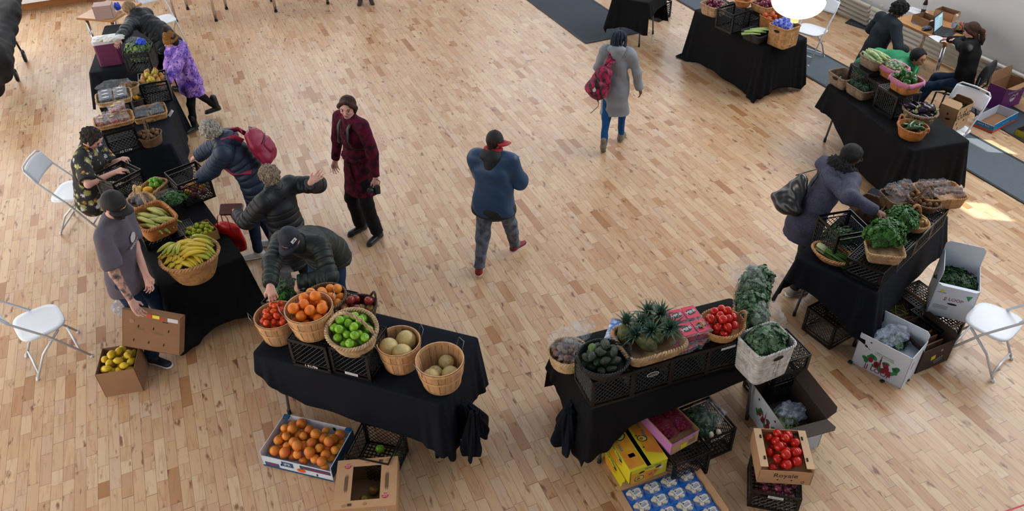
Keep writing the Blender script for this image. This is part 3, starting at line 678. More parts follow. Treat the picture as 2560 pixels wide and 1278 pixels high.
    # trunk
    b = bulk; B.cap(waist, chest, .098*h/1.7*b, .105*h/1.7*b, k=.04, w=rt, fl=1.3); B.cap(pel, waist, .105*h/1.7*b, .095*h/1.7*b, k=.04, w=rt, fl=1.35)
    B.cap(shc-rt*.07*h, shc+rt*.07*h, .055*k, k=.05)
    ar, hd_ = {}, {}
    for s, T, nm in ((-1, L, 0), (1, R, 1)):
        if T is None: T = ('l', pel+rt*s*(.16*h)+V((0, .05*h, -.03*h)))
        t = loc(T); pole = -fwd*.8-up*.5+rt*s*.9*(1+elbow[nm])
        el, wr = ik(sh[s], t, .168*h, .150*h, pole); ar[s] = (sh[s], el, wr)
        B.chain([sh[s], el, wr], [.045*k, .036*k, .025*k], k=.025, q0=0)
        d = (wr-el).normalized()
        if hdir[nm] is not None: d = (d*.35+(Mi.to_3x3()@V(hdir[nm])).normalized()).normalized()
        pn = -rt*s if palm[nm] is None else (Mi.to_3x3()@V(palm[nm]) if not isinstance(palm[nm], str) else V((0, 0, -1)))
        pn = (pn-d*pn.dot(d)).normalized(); th = d.cross(pn)*(-s)
        if th.dot(fwd) < -.6 and palm[nm] is None: th = -th
        hk = k*1.02
        B.cap(wr+d*.012*hk, wr+d*.07*hk, .019*hk, .021*hk, k=.012, w=th, fl=1.75)
        for i in range(4):
            o = wr+d*(.085-abs(i-1.3)*.004)*hk+th*(1.5-i)*.0195*hk; fd = (d+th*(1.5-i)*.11).normalized(); l = (.042, .047, .044, .034)[i]*hk; cu = curl[nm]*(1+.12*i)
            p1 = o+(fd*math.cos(cu*.7)+pn*math.sin(cu*.7))*l; p2 = p1+(fd*math.cos(cu*1.7)+pn*math.sin(cu*1.7))*l*.8
            B.chain([o-fd*.012*hk, p1, p2], [.0095*hk, .0085*hk, .007*hk], k=.004)
        o = wr+d*.028*hk+th*.026*hk; p1 = o+(d*.75+th*.75+pn*.25).normalized()*.038*hk; p2 = p1+(d*.95+th*.15+pn*.35*curl[nm]*2).normalized()*.030*hk
        B.chain([o, p1, p2], [.0125*hk, .010*hk, .008*hk], k=.008)
        hd_[s] = (wr, d, pn)
    lg = {}
    for s, (fx, fy, fz), an in ((-1, fl, fla), (1, fr, fra)):
        hip = pel+V((rt.x, rt.y, 0)).normalized()*s*.052*h-V((0, 0, .01*h)); ank = V((fx, fy, .048*h+fz)); a_ = math.radians(an); toe = V((-math.sin(a_), math.cos(a_), 0))
        kn, ank = ik(hip, ank, .2375*h, .2375*h, V((0, 1, 0))+toe*.3+V((s*.08, 0, .15))); lg[s] = (hip, kn, ank, toe)
        B.chain([hip, kn, ank], [.072*k*b**.5, .047*k, .033*k], k=.03)
        B.cap(ank-V((0, 0, .02*h)), ank+toe*.09*k-V((0, 0, .03*h)), .03*k, .025*k, k=.02)
    bo = B.obj('body', SK[skin], root, vox=.0075)
    for s in (-1, 1): mb = MB(); mb.ell(hc+hf*.0765*k+hs*s*.031*k-hu*.005*k, (.008*k,)*3, 10, 6); mb.obj('eye', eye_m, root, True)
    mb = MB()
    for s in (-1, 1): mb.tube([hc+hf*.083*k+hs*s*.016*k+hu*.014*k, hc+hf*.082*k+hs*s*.03*k+hu*.019*k, hc+hf*.071*k+hs*s*.046*k+hu*.014*k], .0035*k, 6)
    mb.obj('eyebrows', brow_m, root, True)
    mb = MB(); mb.tube([hc+hf*.078*k-hu*.058*k-hs*.02*k, hc+hf*.0875*k-hu*.060*k, hc+hf*.078*k-hu*.058*k+hs*.02*k], [.003*k, .005*k, .003*k], 8); mb.obj('lips', lip_m, root, True)
    # ---------------- clothes
    if legs:
        S = Sdf(); o_ = legs.get('off', .014)*k; fz = legs.get('flare', .0)
        S.cap(pel+up0*.05*h, pel, .094*k*b, .104*k*b, k=.03, w=rt, fl=1.3)
        for s in (-1, 1):
            hip, kn, ank, toe = lg[s]; kb = b**.5
            e = ank+(ank-kn).normalized()*(-.0 if not legs.get('short') else -.12)+V((0, 0, .004))
            S.chain([hip, kn, e], [(.078*kb+o_/k)*k, .052*k+o_*1.2+fz*.3, .038*k+o_*1.1+fz], k=.03, cutend=True)
        S.obj('trousers', legs['mat'], root, vox=.010, fold=legs.get('fold', .004), fscale=14)
    if shoes:
        for s in (-1, 1):
            hip, kn, ank, toe = lg[s]; S = Sdf(); f0 = ank-V((0, 0, .048*h)); tz = shoes.get('tip', {}).get(s, 0); tv = (toe+V((0, 0, -tz))).normalized()
            if tz: f0 = ank-V((0, 0, .035*h))-toe*.02
            S.cap(f0-tv*.035*k+V((0, 0, .04)), f0+tv*.145*k+V((0, 0, .032)), .038*k, .034*k, k=.02, w=(0, 0, 1), fl=.85)
            S.cap(f0-tv*.02*k+V((0, 0, .05)), f0+V((0, 0, shoes.get('high', .085))), .042*k, .043*k+shoes.get('wide', 0), k=.025)
            so = S.obj('shoe', shoes['mat'], root, vox=.009)
            S = Sdf(); S.cap(f0-tv*.04*k+V((0, 0, .016)), f0+tv*.15*k+V((0, 0, .014)), .041*k, .040*k, k=.01, w=(0, 0, 1), fl=.38); S.obj('sole', shoes.get('sole', shoes['mat']), so, vox=.008)
    if top:
        S = Sdf(); o_ = top.get('off', .018)*k; hem = top.get('hem', .0)
        S.cap(waist, chest, .10*k*b+o_, .108*k*b+o_, k=.05, w=rt, fl=1.28, q=(.0, .13*h))
        S.cap(pel-up0*.03*h, waist, .120*k*b+o_+top.get('a', 0), .098*k*b+o_, k=.05, w=rt, fl=1.3, q=(-.09*h, 0))
        S.cap(shc-rt*.078*h, shc+rt*.078*h, .058*k+o_, k=.05, q=(.22*h, .22*h)); S.cap(chest, neck-up*.012*k, .09*k+o_, .05*k+o_, k=.04, q=(.13*h, .26*h))
        if hem > 0:
            dn = V((0, 0, -1)).lerp(-up0, .25).normalized(); e = pel+dn*hem; g = top.get('a', 0)+top.get('flare', .02)
            S.cap(pel, e+dn*.1, .112*k*b+o_, .125*k*b+o_+g*1.3, k=.05, w=rt, fl=1.25, q=(-.09*h, -.19*h-hem)); S.p[-1]['cut'] = (np.array(e), np.array(dn))
        sl_ = top.get('sleeve', 1.0)
        for s in (-1, 1):
            a, e, w_ = ar[s]; end = e+(w_-e)*sl_ if sl_ > .5 else a+(e-a)*sl_*2
            rs = [.052*k+o_*1.1, .041*k+o_*1.15, .030*k+o_]
            if sl_ > .5: S.chain([a, e, end], rs, k=.03, q0=.3, cutend=True)
            else: S.chain([a, end], [rs[0], rs[1]+.012], k=.03, q0=.3, cutend=True)
        if top.get('collar'): S.cap(neck-rt*.02*k+up*.0, neck+rt*.02*k+up*.01, .062*k+o_*.5, k=.02)
        S.obj(top.get('name', 'coat'), top['mat'], root, vox=.0105, puff=top.get('puff', 0), pitch=top.get('pitch', .06), fold=top.get('fold', .006), fscale=top.get('fs', 13), noise=top.get('noise'))
        if top.get('hood'):
            S = Sdf(); hm_ = top.get('hoodm', top['mat']); z = top['hood']
            pts = [neck+rt*math.sin(a)*.085*k-fwd*math.cos(a)*.078*k+up*(.005+.025*(1-math.cos(a)))*k*-1+up*.01 for a in [math.radians(x) for x in range(-130, 131, 26)]]
            S.chain(pts, [z*k*.8]+[z*k]*(len(pts)-2)+[z*k*.8], k=.03)
            if not top.get('fur'): S.cap(neck-fwd*.085*k-up*.03*k, neck-fwd*.12*k-up*.12*k, .075*k, .045*k, k=.05, w=rt, fl=1.35)
            S.obj('hood', hm_, root, vox=.009, fold=.006, fscale=20, noise=(.012, 90) if top.get('fur') else None)
        if top.get('scarf'):
            S = Sdf(); S.chain([neck+(rt*math.sin(a)+fwd*math.cos(a))*.064*k+up*.028*k for a in [math.radians(x) for x in range(0, 361, 30)]], [.034*k]*13, k=.02); S.cap(neck+fwd*.07*k, neck+fwd*.10*k-up*.08*k, .03*k, .02*k, k=.02)
            S.obj('scarf', top['scarf'], root, vox=.009, fold=.004, fscale=40)
        if top.get('hemband'):
            S = Sdf(); e = pel+V((0, 0, -1))*hem; S.cap(e+V((0, 0, -.012)), e+V((0, 0, -.045)), .137*k*b+o_, k=.01, w=rt, fl=1.27); S.p[-1]['cut'] = (np.array(e-V((0, 0, .035))), np.array((0, 0, -1.)))
            S.cap(e-V((0, 0, .02)), e-V((0, 0, .021)), .128*k*b+o_, k=.01, w=(0, 0, 1), fl=.2); S.obj('hem_band', top['hemband'], root, vox=.010)
    if hair:
        S = Sdf(); st = hair['style']; g = hair.get('g', .012)*k
        fr_ = hair.get('front', 0)*k; S.cap(hc-hf*(.018*k+fr_*.5)+hu*.020*k, hc+hf*(.008*k-fr_)+hu*.018*k, .077*k+g, .072*k+g, k=.02)
        S.cap(hc-hf*.03*k, hc-hf*.035*k-hu*.04*k, .068*k+g*.7, .052*k+g*.5, k=.03)
        S.cap(hc+hf*.115*k-hu*.06*k, hc+hf*.105*k-hu*.01*k, .092*k, k=.01, sub=True)
        S.cap(hc+hf*.115*k-hu*.01*k, hc+hf*.115*k-hu*.012*k, .052*k, k=.01, sub=True)
        nz = hair.get('noise', (.0012, 60))
        if st in ('bob', 'curly_long'):
            for s in (-1, 1): S.cap(hc+hs*s*.055*k-hf*.03*k, hc+hs*s*.052*k-hf*.035*k-hu*hair.get('len', .1), .038*k, .026*k, k=.03)
            S.cap(hc-hf*.05*k, hc-hf*.055*k-hu*hair.get('len', .1), .05*k, .035*k, k=.04)
        if st == 'pony':
            for s in (-1, 1): S.chain([hc+hf*.055*k+hu*.078*k+hs*s*.012*k, hc+hf*.05*k+hs*s*.058*k+hu*.045*k, hc-hf*.0*k+hs*s*.082*k-hu*.01*k, hc-hf*.045*k+hs*s*.055*k-hu*.06*k, hc-hf*.05*k+hs*s*.05*k-hu*.13*k], [.016*k, .018*k, .022*k, .026*k, .016*k], k=.02)
            a = hc-hf*.09*k+hu*.0; S.chain([a, a-hf*.035-hu*.05, a-hf*.03-hu*.14, a-hf*.015-hu*.21], [.024, .03, .026, .012], k=.02)
        S.obj('hair', hair['mat'], root, vox=.0065, noise=nz)
        if st == 'braids':
            mb = MB(); rr = random.Random(4)
            for i in range(34):
                a = rr.uniform(-2.3, 2.3); b0 = hc+hu*(.085-.02*abs(a)/2)*k+hf*.0; 
                out = (-hf*math.cos(a)+hs*math.sin(a)); pts = []
                top_ = hc+hu*.092*k-hf*.03*k
                for j in range(9):
                    t_ = j/8; r_ = .088*math.sin(min(1, t_*2)*PI/2)*k+.012; zz = .09*k*math.cos(min(1, t_*2)*PI/2)-(max(0, t_-.4))*.26*rr.uniform(.9, 1.1)
                    pts.append(hc+out*r_+hu*zz-hf*.012)
                mb.tube(pts, .0085, 6, mi=0, tint=rr.random())
            mb.obj('braids', hair['mat'], root, True)
        if st == 'bun_pom': pass
    if hat:
        if hat['style'] in ('cap',):
            back = hat.get('back', 0); hm_ = hat['mat']; S = Sdf(); f_ = hf if not back else -hf
            S.cap(hc+hu*.022*k-hf*.01*k, hc+hu*.03*k-hf*.012*k, .094*k, .088*k, k=.01); S.cap(hc-hu*.10*k, hc-hu*.101*k, .115*k, k=.01, sub=True)
            S.p[0]['cut'] = (np.array(hc+hu*.005*k), np.array(-hu-hf*0.05)); S.p.pop(1)
            co = S.obj('cap_crown', hm_, root, vox=.0065)
            vy = math.radians(hat.get('yaw', 0)); vf = hf*math.cos(vy)+hs*math.sin(vy); vs_ = vf.cross(hu)
            mb = MB(); n_ = 14; pts = []
            for i in range(n_+1):
                a = math.radians(-72+144*i/n_); d = vf*math.cos(a)+vs_*math.sin(a)
                pts.append(hc-hf*.01*k+d*.088*k+hu*(.012-.010*math.sin(abs(a)))*k)
                ln = hat.get('brim', .072)*k*max(0, math.cos(a*1.22))**.55
                pts.append(hc-hf*.01*k+d*.088*k+vf*ln+hu*(.002-.028*math.sin(abs(a))**2-.008)*k)
            mb.add(pts, [(2*i, 2*i+1, 2*i+3, 2*i+2) for i in range(n_)]); vo = mb.obj('visor', hat.get('visor', hm_), co, True); m_ = vo.modifiers.new('t', 'SOLIDIFY'); m_.thickness = .004; m_.offset = 0
            mb = MB(); mb.ell(hc+hu*.123*k-hf*.012*k, (.007, .007, .004), 10, 6); mb.obj('button', hat.get('visor', hm_), co, True)
            if hat.get('patch'):
                mb = MB(); pf = (hf*math.cos(math.radians(hat['patch'][0]))+hs*math.sin(math.radians(hat['patch'][0]))).normalized(); el_ = math.radians(hat['patch'][1]); nrm = (pf*math.cos(el_)+hu*math.sin(el_)).normalized()
                u_ = hu.cross(nrm).normalized(); F = Face(hc+hu*.026*k-hf*.011*k+nrm*.0945*k, u_, nrm.cross(u_), .0015); F.rect(mb, 0, 0, .05, .028)
                for q, hh in ((-.009, .006), (0, .009), (.009, .012)): F.poly(mb, [(q-.0045, -.007), (q+.001, -.007), (q-.001+.004, -.007+hh), (q-.004, -.007+hh)], 1, h=.0012)
                mb.obj('patch', [M('patch_white', '#d8dade', .6), hm_], co)
        if hat['style'] == 'beanie':
            S = Sdf(); S.cap(hc+hu*.02*k-hf*.012*k, hc+hu*.05*k-hf*.02*k, .096*k, .080*k, k=.02, q=(0, .1)); S.p[0]['cut'] = (np.array(hc-hu*.012*k), np.array(-hu+hf*.15))
            S.chain([hc+hu*.0*k+(hf*math.cos(a)+hs*math.sin(a))*.088*k-hf*.012*k for a in [i*PI/6 for i in range(13)]], [.021*k]*13, k=.01)
            co = S.obj('knitted_hat', hat['mat'], root, vox=.007, noise=(.004, 110))
            S = Sdf(); S.cap(hc+hu*.158*k-hf*.03*k, hc+hu*.16*k-hf*.03*k, .036*k, k=.01); S.obj('pompom', hat['pom'], co, vox=.005, noise=(.006, 230))
    if extra: extra(dict(root=root, hc=hc, hf=hf, hu=hu, hs=hs, k=k, neck=neck, up=up, fwd=fwd, rt=rt, chest=chest, shc=shc, waist=waist, pel=pel, ar=ar, hd=hd_, lg=lg, h=h, Mi=Mi, sh=sh))
    PERSON[key] = dict(root=root, M=Mi.inverted(), hd=hd_, ar=ar, chest=chest, fwd=fwd, rt=rt, up=up, pel=pel, neck=neck, shc=shc, k=k, h=h, waist=waist, hc=hc, hf=hf)
    return root
def fabric(n, c, **k): return M(n, c, k.pop('rough', .85), bump=k.pop('bump', .3), bscale=k.pop('bscale', 260), nz=k.pop('nz', .12), nscale=k.pop('nscale', 9), spec=.25, **k)
def puffer(n, c): return M(n, c, .55, nz=.15, nscale=12, spec=.4, qline=.012, qscale=16)
blk_trous = fabric('black_trousers', '#0d0e12'); jeans = fabric('blue_jeans', '#1d3350', nz=.35, nscale=12); bright_jeans = fabric('bright_blue_jeans', '#124a80', nz=.25)
blk_shoe = M('black_shoe', '#101216', .5); white_sole = M('white_sole', '#d8d9dc', .5); wht_shoe = M('white_trainer', '#cfd0d0', .6, nz=.2)
def beard(c):
    def f(d):
        S = Sdf(); hc, hf, hu, hs, k = d['hc'], d['hf'], d['hu'], d['hs'], d['k']
        S.chain([hc+hs*.062*k-hu*.03*k+hf*.01*k, hc+hs*.045*k-hu*.065*k+hf*.045*k, hc-hu*.085*k+hf*.066*k, hc-hs*.045*k-hu*.065*k+hf*.045*k, hc-hs*.062*k-hu*.03*k+hf*.01*k], [.012*k, .018*k, .022*k, .018*k, .012*k], k=.012)
        S.obj('beard', c, d['root'], vox=.006, noise=(.003, 120))
    return f
def glasses(d):
    hc, hf, hu, hs, k = d['hc'], d['hf'], d['hu'], d['hs'], d['k']; mb = MB()
    for s in (-1, 1):
        c = hc+hf*.090*k+hs*s*.031*k-hu*.006*k; mb.tube([c+hs*math.cos(a)*.022*k+hu*math.sin(a)*.017*k for a in [i*PI/8 for i in range(16)]], .0016, 5, closed=True)
        mb.tube([c+hs*s*.022*k, hc+hs*s*.078*k+hf*.07*k, hc+hs*s*.078*k-hf*.01*k], .0015, 5)
    mb.tube([hc+hf*.091*k-hs*.009*k, hc+hf*.091*k+hs*.009*k], .0015, 5); mb.obj('glasses', M('spectacle_frame', '#6c6a66', .3, metal=.6), d['root'], True)
def hg(p, z): return at(p[0], p[1], z)
exec_people = True
# burgundy coat
burg = M('burgundy_plaid_wool', '#5a0d2b', .9, nscale=16, col2='#260a18', bump=.35, bscale=220, spec=.2)
P0_ = hg((918, 588), 0); f0 = heading((918, 588), (840, 640), 0)
def burg_x(d):
    for s in (-1, 1):  # straps of the black backpack
        mb = MB(); sh_ = d['shc']+d['rt']*s*.068; mb.tube([sh_-d['fwd']*.10+d['up']*.0, sh_+d['up']*.082+d['fwd']*.0, sh_+d['fwd']*.115-d['up']*.02, sh_+d['fwd']*.135-d['up']*.15, sh_+d['fwd']*.12-d['up']*.22+d['rt']*s*.03, sh_-d['up']*.27+d['rt']*s*.085], .019, 8, flat=.3); mb.obj('backpack_strap', blk_shoe, d['root'], True)
    S = Sdf(); a = d['waist']-d['up']*.02; S.chain([a+(d['rt']*math.sin(t)*.158+d['fwd']*math.cos(t)*.128) for t in [i*PI/8 for i in range(17)]], [.016]*17, k=.01, w=d['up'], fl=1.3); S.cap(a+d['fwd']*.135, a+d['fwd']*.15-V((0, 0, .24))-d['rt']*.08, .013, .011, k=.01); S.obj('coat_belt', burg, d['root'], vox=.008)
    for i in range(5): mb = MB(); mb.ell(d['chest']+d['fwd']*(.137)+d['up']*(.08-.09*i)-d['rt']*.03, (.009, .009, .009), 8, 6); mb.obj('coat_button', blk_shoe, d['root'], True)
person('burg', headpx=(868, 266), label='smiling woman in a burgundy plaid coat holding a black camera', foot=P0_, face=f0, H=1.69, head=(-32, 8, -6), L=('l', V((-.30, .04, .80))), R=('l', V((.31, .05, .84))), fl=(-.13, 0, 0), fr=(.13, 0, 0), skin='pink',
       top=dict(mat=burg, off=.016, hem=.30, flare=.035, a=.0, fold=.004), legs=dict(mat=blk_trous, flare=.022, off=.012), shoes=dict(mat=blk_shoe), hair=dict(style='pony', mat=hair_mat('chestnut_hair', '#4a2c1e', '#23130d'), g=.006, front=.011), extra=burg_x, bulk=.94)
# blue jacket man
bj = M('blue_nylon', '#24405f', .5, nz=.12, nscale=4, spec=.35, bump=.15, bscale=30); redm = M('red_knit', '#a3141f', .8, bump=.3, bscale=200); blkcap = M('black_cap_cloth', '#0e0f12', .75, bump=.2, bscale=300); capred = M('red_visor', '#9c1220', .6)
grey_denim = M('acid_grey_denim', '#6b7280', .9, nscale=14, col2='#3f4653', bump=.3, bscale=200)
PB = hg((1262, 650), 0)
person('blue', headpx=(1238, 352), label='man in a blue jacket and black cap with red visor walking away', foot=PB, face=heading((1235, 690), (1300, 560), 0), H=1.54, head=(30, 8, 0), lean=6, R=('l', V((.13, .27, 1.02))), L=('l', V((-.05, .29, 1.02))), elbow=(-.5, -.2), curl=(.9, .9), fl=(-.12, -.22, 0), fr=(.13, .24, .02), fla=6, fra=-30,
       skin='fair', bulk=1.22, top=dict(name='jacket', mat=bj, off=.032, hem=.07, fold=.011, fs=8, hood=.042, hoodm=M('charcoal_lining', '#16181d', .8), hemband=blkcap, scarf=redm), legs=dict(mat=grey_denim, off=.022, fold=.006), shoes=dict(mat=M('red_trainer', '#7c0f1c', .55), sole=M('pale_sole', '#cdbfb6', .6), high=.11), hair=dict(style='short', mat=hair_mat('brown_hair', '#3b2a20', '#20150f'), g=.003), hat=dict(style='cap', mat=blkcap, visor=capred, yaw=40, brim=.088))
# grey coat woman with braids
gco = M('pale_grey_parka', '#7d838c', .65, nz=.1, nscale=5, bump=.2, bscale=40); braid = hair_mat('black_braids', '#15161c', '#2b3550')
PG = hg((1520, 358), 0)
def bagstrap(mat_, w=.022):
    def f(d):
        mb = MB(); a = d['shc']-d['rt']*.07; mb.tube([a+d['fwd']*.12-d['up']*.06, a+d['up']*.088+d['fwd']*.01, a-d['fwd']*.125-d['up']*.02, a-d['fwd']*.165-d['up']*.14-d['rt']*.04], w, 8, flat=.3); mb.obj('bag_strap', mat_, d['root'], True)
    return f
plaid = M('pink_black_plaid', '#b01850', .7, nscale=26, col2='#16101a', stretch=(1, 2.5, 1), bump=.2)
person('grey', headpx=(1548, 94), label='woman with black braids in a pale grey coat and blue jeans walking away', foot=PG, face=heading((1507, 372), (1552, 262), 0), H=1.51, head=(0, 12, 0), L=('l', V((-.17, .24, .88))), R=('l', V((.30, .06, .76))), fl=(-.06, -.28, .05), fr=(.09, .12, 0), skin='brown',
       top=dict(mat=gco, off=.022, hem=.34, flare=.02, fold=.010, fs=9, hood=.04), legs=dict(mat=bright_jeans, off=.006), shoes=dict(mat=M('taupe_boot', '#6f6458', .8), high=.14, tip={-1: .75}), hair=dict(style='braids', mat=braid, g=.008), extra=bagstrap(plaid, .028))
# woman in purple-grey coat reaching into the herbs
pco = M('mauve_grey_tweed', '#3a3c54', .8, nscale=120, col2='#23243a', bump=.4, bscale=200, qline=.004, qscale=7); fur = M('black_fur', '#0b0b0e', .9, bump=1, bscale=150, nz=.3, nscale=60)
camo = M('dark_camo', '#1e211c', .85, nscale=14, col2='#0e0f10')
PP = hg((2040, 665), 0)
person('mauve', headpx=(2130, 388), label='woman in a mauve grey coat with black fur hood reaching over the herbs', foot=PP, face=heading((2030, 560), (2230, 490), .9), H=1.66, lean=34, head=(14, 8, 0), R=hg((2190, 528), 1.2), L=hg((2118, 500), 1.22), fl=(-.10, .05, 0), fr=(.10, -.18, 0), skin='brown', curl=(.8, .6), palm=(None, 'd'), crouch=.02,
       top=dict(mat=pco, off=.024, hem=.20, flare=.02, fold=.006, hood=.058, hoodm=fur, fur=1, sleeve=1.0), legs=dict(mat=camo, off=.012), shoes=dict(mat=M('beige_trainer', '#9a8f85', .7), sole=white_sole), hair=dict(style='bob', mat=hair_mat('black_hair', '#0f0e10', '#1d1c20'), g=.012, len=.05), extra=glasses)
# elderly woman in navy puffer with magenta backpack
npuf = puffer('navy_puffer', '#1f2e46'); npuf2 = puffer('black_puffer', '#10161e'); gpuf = puffer('dark_green_puffer', '#18221f')
white_h = hair_mat('white_curls', '#b9b3a8', '#6f685e'); blond_g = hair_mat('grey_blond_hair', '#a3917c', '#4b3e33')
PE = hg((600, 565), 0)
person('navy', headpx=(527, 328), label='older woman with white curls, navy quilted coat and magenta backpack', foot=PE, face=heading((600, 420), (470, 430), 1.0), H=1.66, lean=26, head=(18, 26, 0), R=hg((470, 405), .96), L=hg((500, 447), .97), fl=(-.10, .05, 0), fr=(.10, -.08, 0), skin='pink', curl=(.8, .7), palm=(None, 'd'),
       top=dict(mat=npuf, off=.036, hem=.34, flare=.02, puff=.010, pitch=.06, fold=.004, hood=.035), legs=dict(mat=jeans, off=.012), shoes=dict(mat=wht_shoe, sole=white_sole), hair=dict(style='curly', mat=white_h, g=.018, noise=(.008, 80)))
# black puffer woman pointing
PK = hg((672, 662), 0)
person('black', headpx=(672, 438), label='woman with grey blond hair in a black quilted coat stretching one arm out', foot=PK, face=heading((690, 520), (560, 500), 1.1), H=1.56, lean=2, twist=18, head=(8, 18, 0), L=hg((592, 536), 1.06), R=hg((775, 458), 1.42), hdir=(None, (.9, .3, .2)), fl=(-.10, .02, 0), fr=(.12, -.06, 0), skin='pink', curl=(.9, .15), elbow=(0, .4),
       top=dict(mat=npuf2, off=.034, hem=.30, flare=.015, puff=.009, pitch=.07, fold=.006), legs=dict(mat=blk_trous, off=.012), shoes=dict(mat=blk_shoe), hair=dict(style='bob', mat=blond_g, g=.016, len=.05, noise=(.007, 70)))
# man in green puffer bending over the tomatoes
PM_ = hg((762, 850), 0); PM_ = V((PM_.x+.04, PM_.y+.1, 0))
PM_ = TABLES['T4'][0]-TABLES['T4'][1]*.42+TABLES['T4'][2]*.66; PM_ = V((PM_.x, PM_.y, 0))
person('green', headpx=(724, 598), label='man in a dark green quilted jacket and navy cap picking out a tomato', foot=PM_, face=heading((790, 640), (705, 760), 1.0), H=1.68, lean=52, head=(8, 6, 0), R=hg((668, 742), 1.16), L=hg((745, 705), 1.06), fl=(-.14, .0, 0), fr=(.14, -.04, 0), skin='pink', curl=(.8, .75), palm=('d', 'd'), bulk=1.08, hdir=((0, 0, -.4), (.1, -.5, -.9)),
       top=dict(name='jacket', mat=gpuf, off=.028, hem=.12, puff=.008, pitch=.05, fold=.004, collar=1), legs=dict(mat=jeans, off=.012), shoes=dict(mat=blk_shoe), hair=dict(style='short', mat=hair_mat('short_brown_hair', '#4a382c', '#2a1f18'), g=.002), hat=dict(style='cap', mat=M('navy_cap_cloth', '#141a28', .75, bump=.2, bscale=300), patch=(-70, 25)))
# seller in grey t-shirt
tee = fabric('grey_tshirt', '#5b5660', nz=.08, bump=.15, bscale=30); tat = M('tattooed_skin', '#b98e7c', .55, nscale=26, col2='#3c4046')
def seller_x(d):
    beard(M('dark_beard', '#2a1f1b', .85, bump=.6, bscale=200))(d)
    S = Sdf(); sh_, el, wr = d['ar'][1]; S.chain([sh_+(el-sh_)*.62, el, el+(wr-el)*.97], [.044*d['k'], .0385*d['k'], .0275*d['k']], k=.02, cutend=True); S.obj('tattoo', tat, d['root'], vox=.0075)
    mb = MB(); F = Face(d['chest']+d['fwd']*.137+d['up']*.01, -d['rt'], d['up'], .004); F.oval(mb, 0, .02, .09, .09); F.text(mb, 'MARKET', 0, -.05, .04, bold=.01); mb.obj('shirt_print', M('print_pale', '#b9b4b8', .7), d['root'])
PS = hg((372, 905), 0)
person('seller', headpx=(285, 512), label='man in a grey T-shirt and black cap holding a cardboard lid', foot=PS, face=heading((300, 640), (440, 640), .9), H=1.80, lean=9, head=(10, 16, 0), R=hg((345, 790), .80), L=hg((366, 690), .98), fl=(-.14, .06, 0), fr=(.12, -.02, 0), fra=-20, skin='pink', curl=(.6, .4), palm=(None, (.2, -.3, -.9)), hdir=(None, (.15, -.25, -.8)),
       top=dict(name='tshirt', mat=tee, off=.018, hem=.10, fold=.009, fs=10, sleeve=.42), legs=dict(mat=jeans, off=.015, fold=.006), shoes=dict(mat=M('navy_trainer', '#121624', .6), sole=white_sole), hair=dict(style='short', mat=hair_mat('cropped_hair', '#3a2d27', '#1f1713'), g=-.001), hat=dict(style='cap', mat=blkcap), extra=seller_x)
# floral shirt seller
def floral():
    m = M('floral_shirt', '#101013', .8, bump=.2, bscale=60); t = m.node_tree; b = t.nodes['Principled BSDF']; N = lambda k: t.nodes.new(k); L = t.links.new
    co = [n for n in t.nodes if n.type == 'TEX_COORD'][0]; prev = [l.from_socket for l in t.links if l.to_socket == b.inputs['Base Color']][0]
    for sc, col, th, off in ((9, '#8e8c52', .30, 0), (13, '#b9b48a', .22, 3), (8, '#b9bccb', .17, 7), (7.5, '#b8822a', .13, 11)):
        mp = N('ShaderNodeMapping'); mp.inputs['Location'].default_value = (off, off*.7, off*.3); L(co.outputs['Object'], mp.inputs[0])
        v = N('ShaderNodeTexVoronoi'); v.inputs['Scale'].default_value = sc; L(mp.outputs[0], v.inputs['Vector'])
        w = N('ShaderNodeTexNoise'); w.inputs['Scale'].default_value = 55; w.inputs['Distortion'].default_value = 2; L(mp.outputs[0], w.inputs['Vector'])
        a = N('ShaderNodeMath'); a.operation = 'MULTIPLY_ADD'; a.inputs[1].default_value = .55; L(w.outputs['Fac'], a.inputs[0]); L(v.outputs['Distance'], a.inputs[2])
        c = N('ShaderNodeMath'); c.operation = 'LESS_THAN'; c.inputs[1].default_value = th+.28; L(a.outputs[0], c.inputs[0])
        mx = N('ShaderNodeMix'); mx.data_type = 'RGBA'; L(c.outputs[0], mx.inputs['Factor']); L(prev, mx.inputs['A']); mx.inputs['B'].default_value = (*lin(col), 1); prev = mx.outputs['Result']
    L(prev, b.inputs['Base Color']); return m
khaki = fabric('khaki_trousers', '#a49c86')
PF = hg((215, 600), 0)
person('floral', headpx=(230, 345), label='man with dark curls in a black floral shirt and khaki trousers', foot=PF, face=heading((210, 430), (330, 415), 1.0), H=1.74, pelvis=(0, 0, .58), lean=14, head=(10, 38, 0), R=hg((285, 432), 1.0), L=hg((300, 400), .98), fl=(-.16, .46, 0), fr=(.17, .40, 0), skin='pink', curl=(.8, .8), palm=('d', 'd'), bulk=1.18,
       top=dict(name='shirt', mat=floral(), off=.026, hem=.04, fold=.008, fs=9, sleeve=.46), legs=dict(mat=khaki, off=.026, fold=.008), shoes=dict(mat=blk_shoe), hair=dict(style='curly', mat=hair_mat('dark_curls', '#1f1a18', '#3a322e'), g=.015, noise=(.008, 75)), extra=lambda d: (lambda S: S.obj('leather_belt', M('brown_leather', '#4b2a20', .5), d['root'], vox=.008))(Sdf().cap(d['pel']+V((0, 0, .035)), d['pel']+V((0, 0, .037)), .155, k=.01, w=(0, 0, 1), fl=.14)))
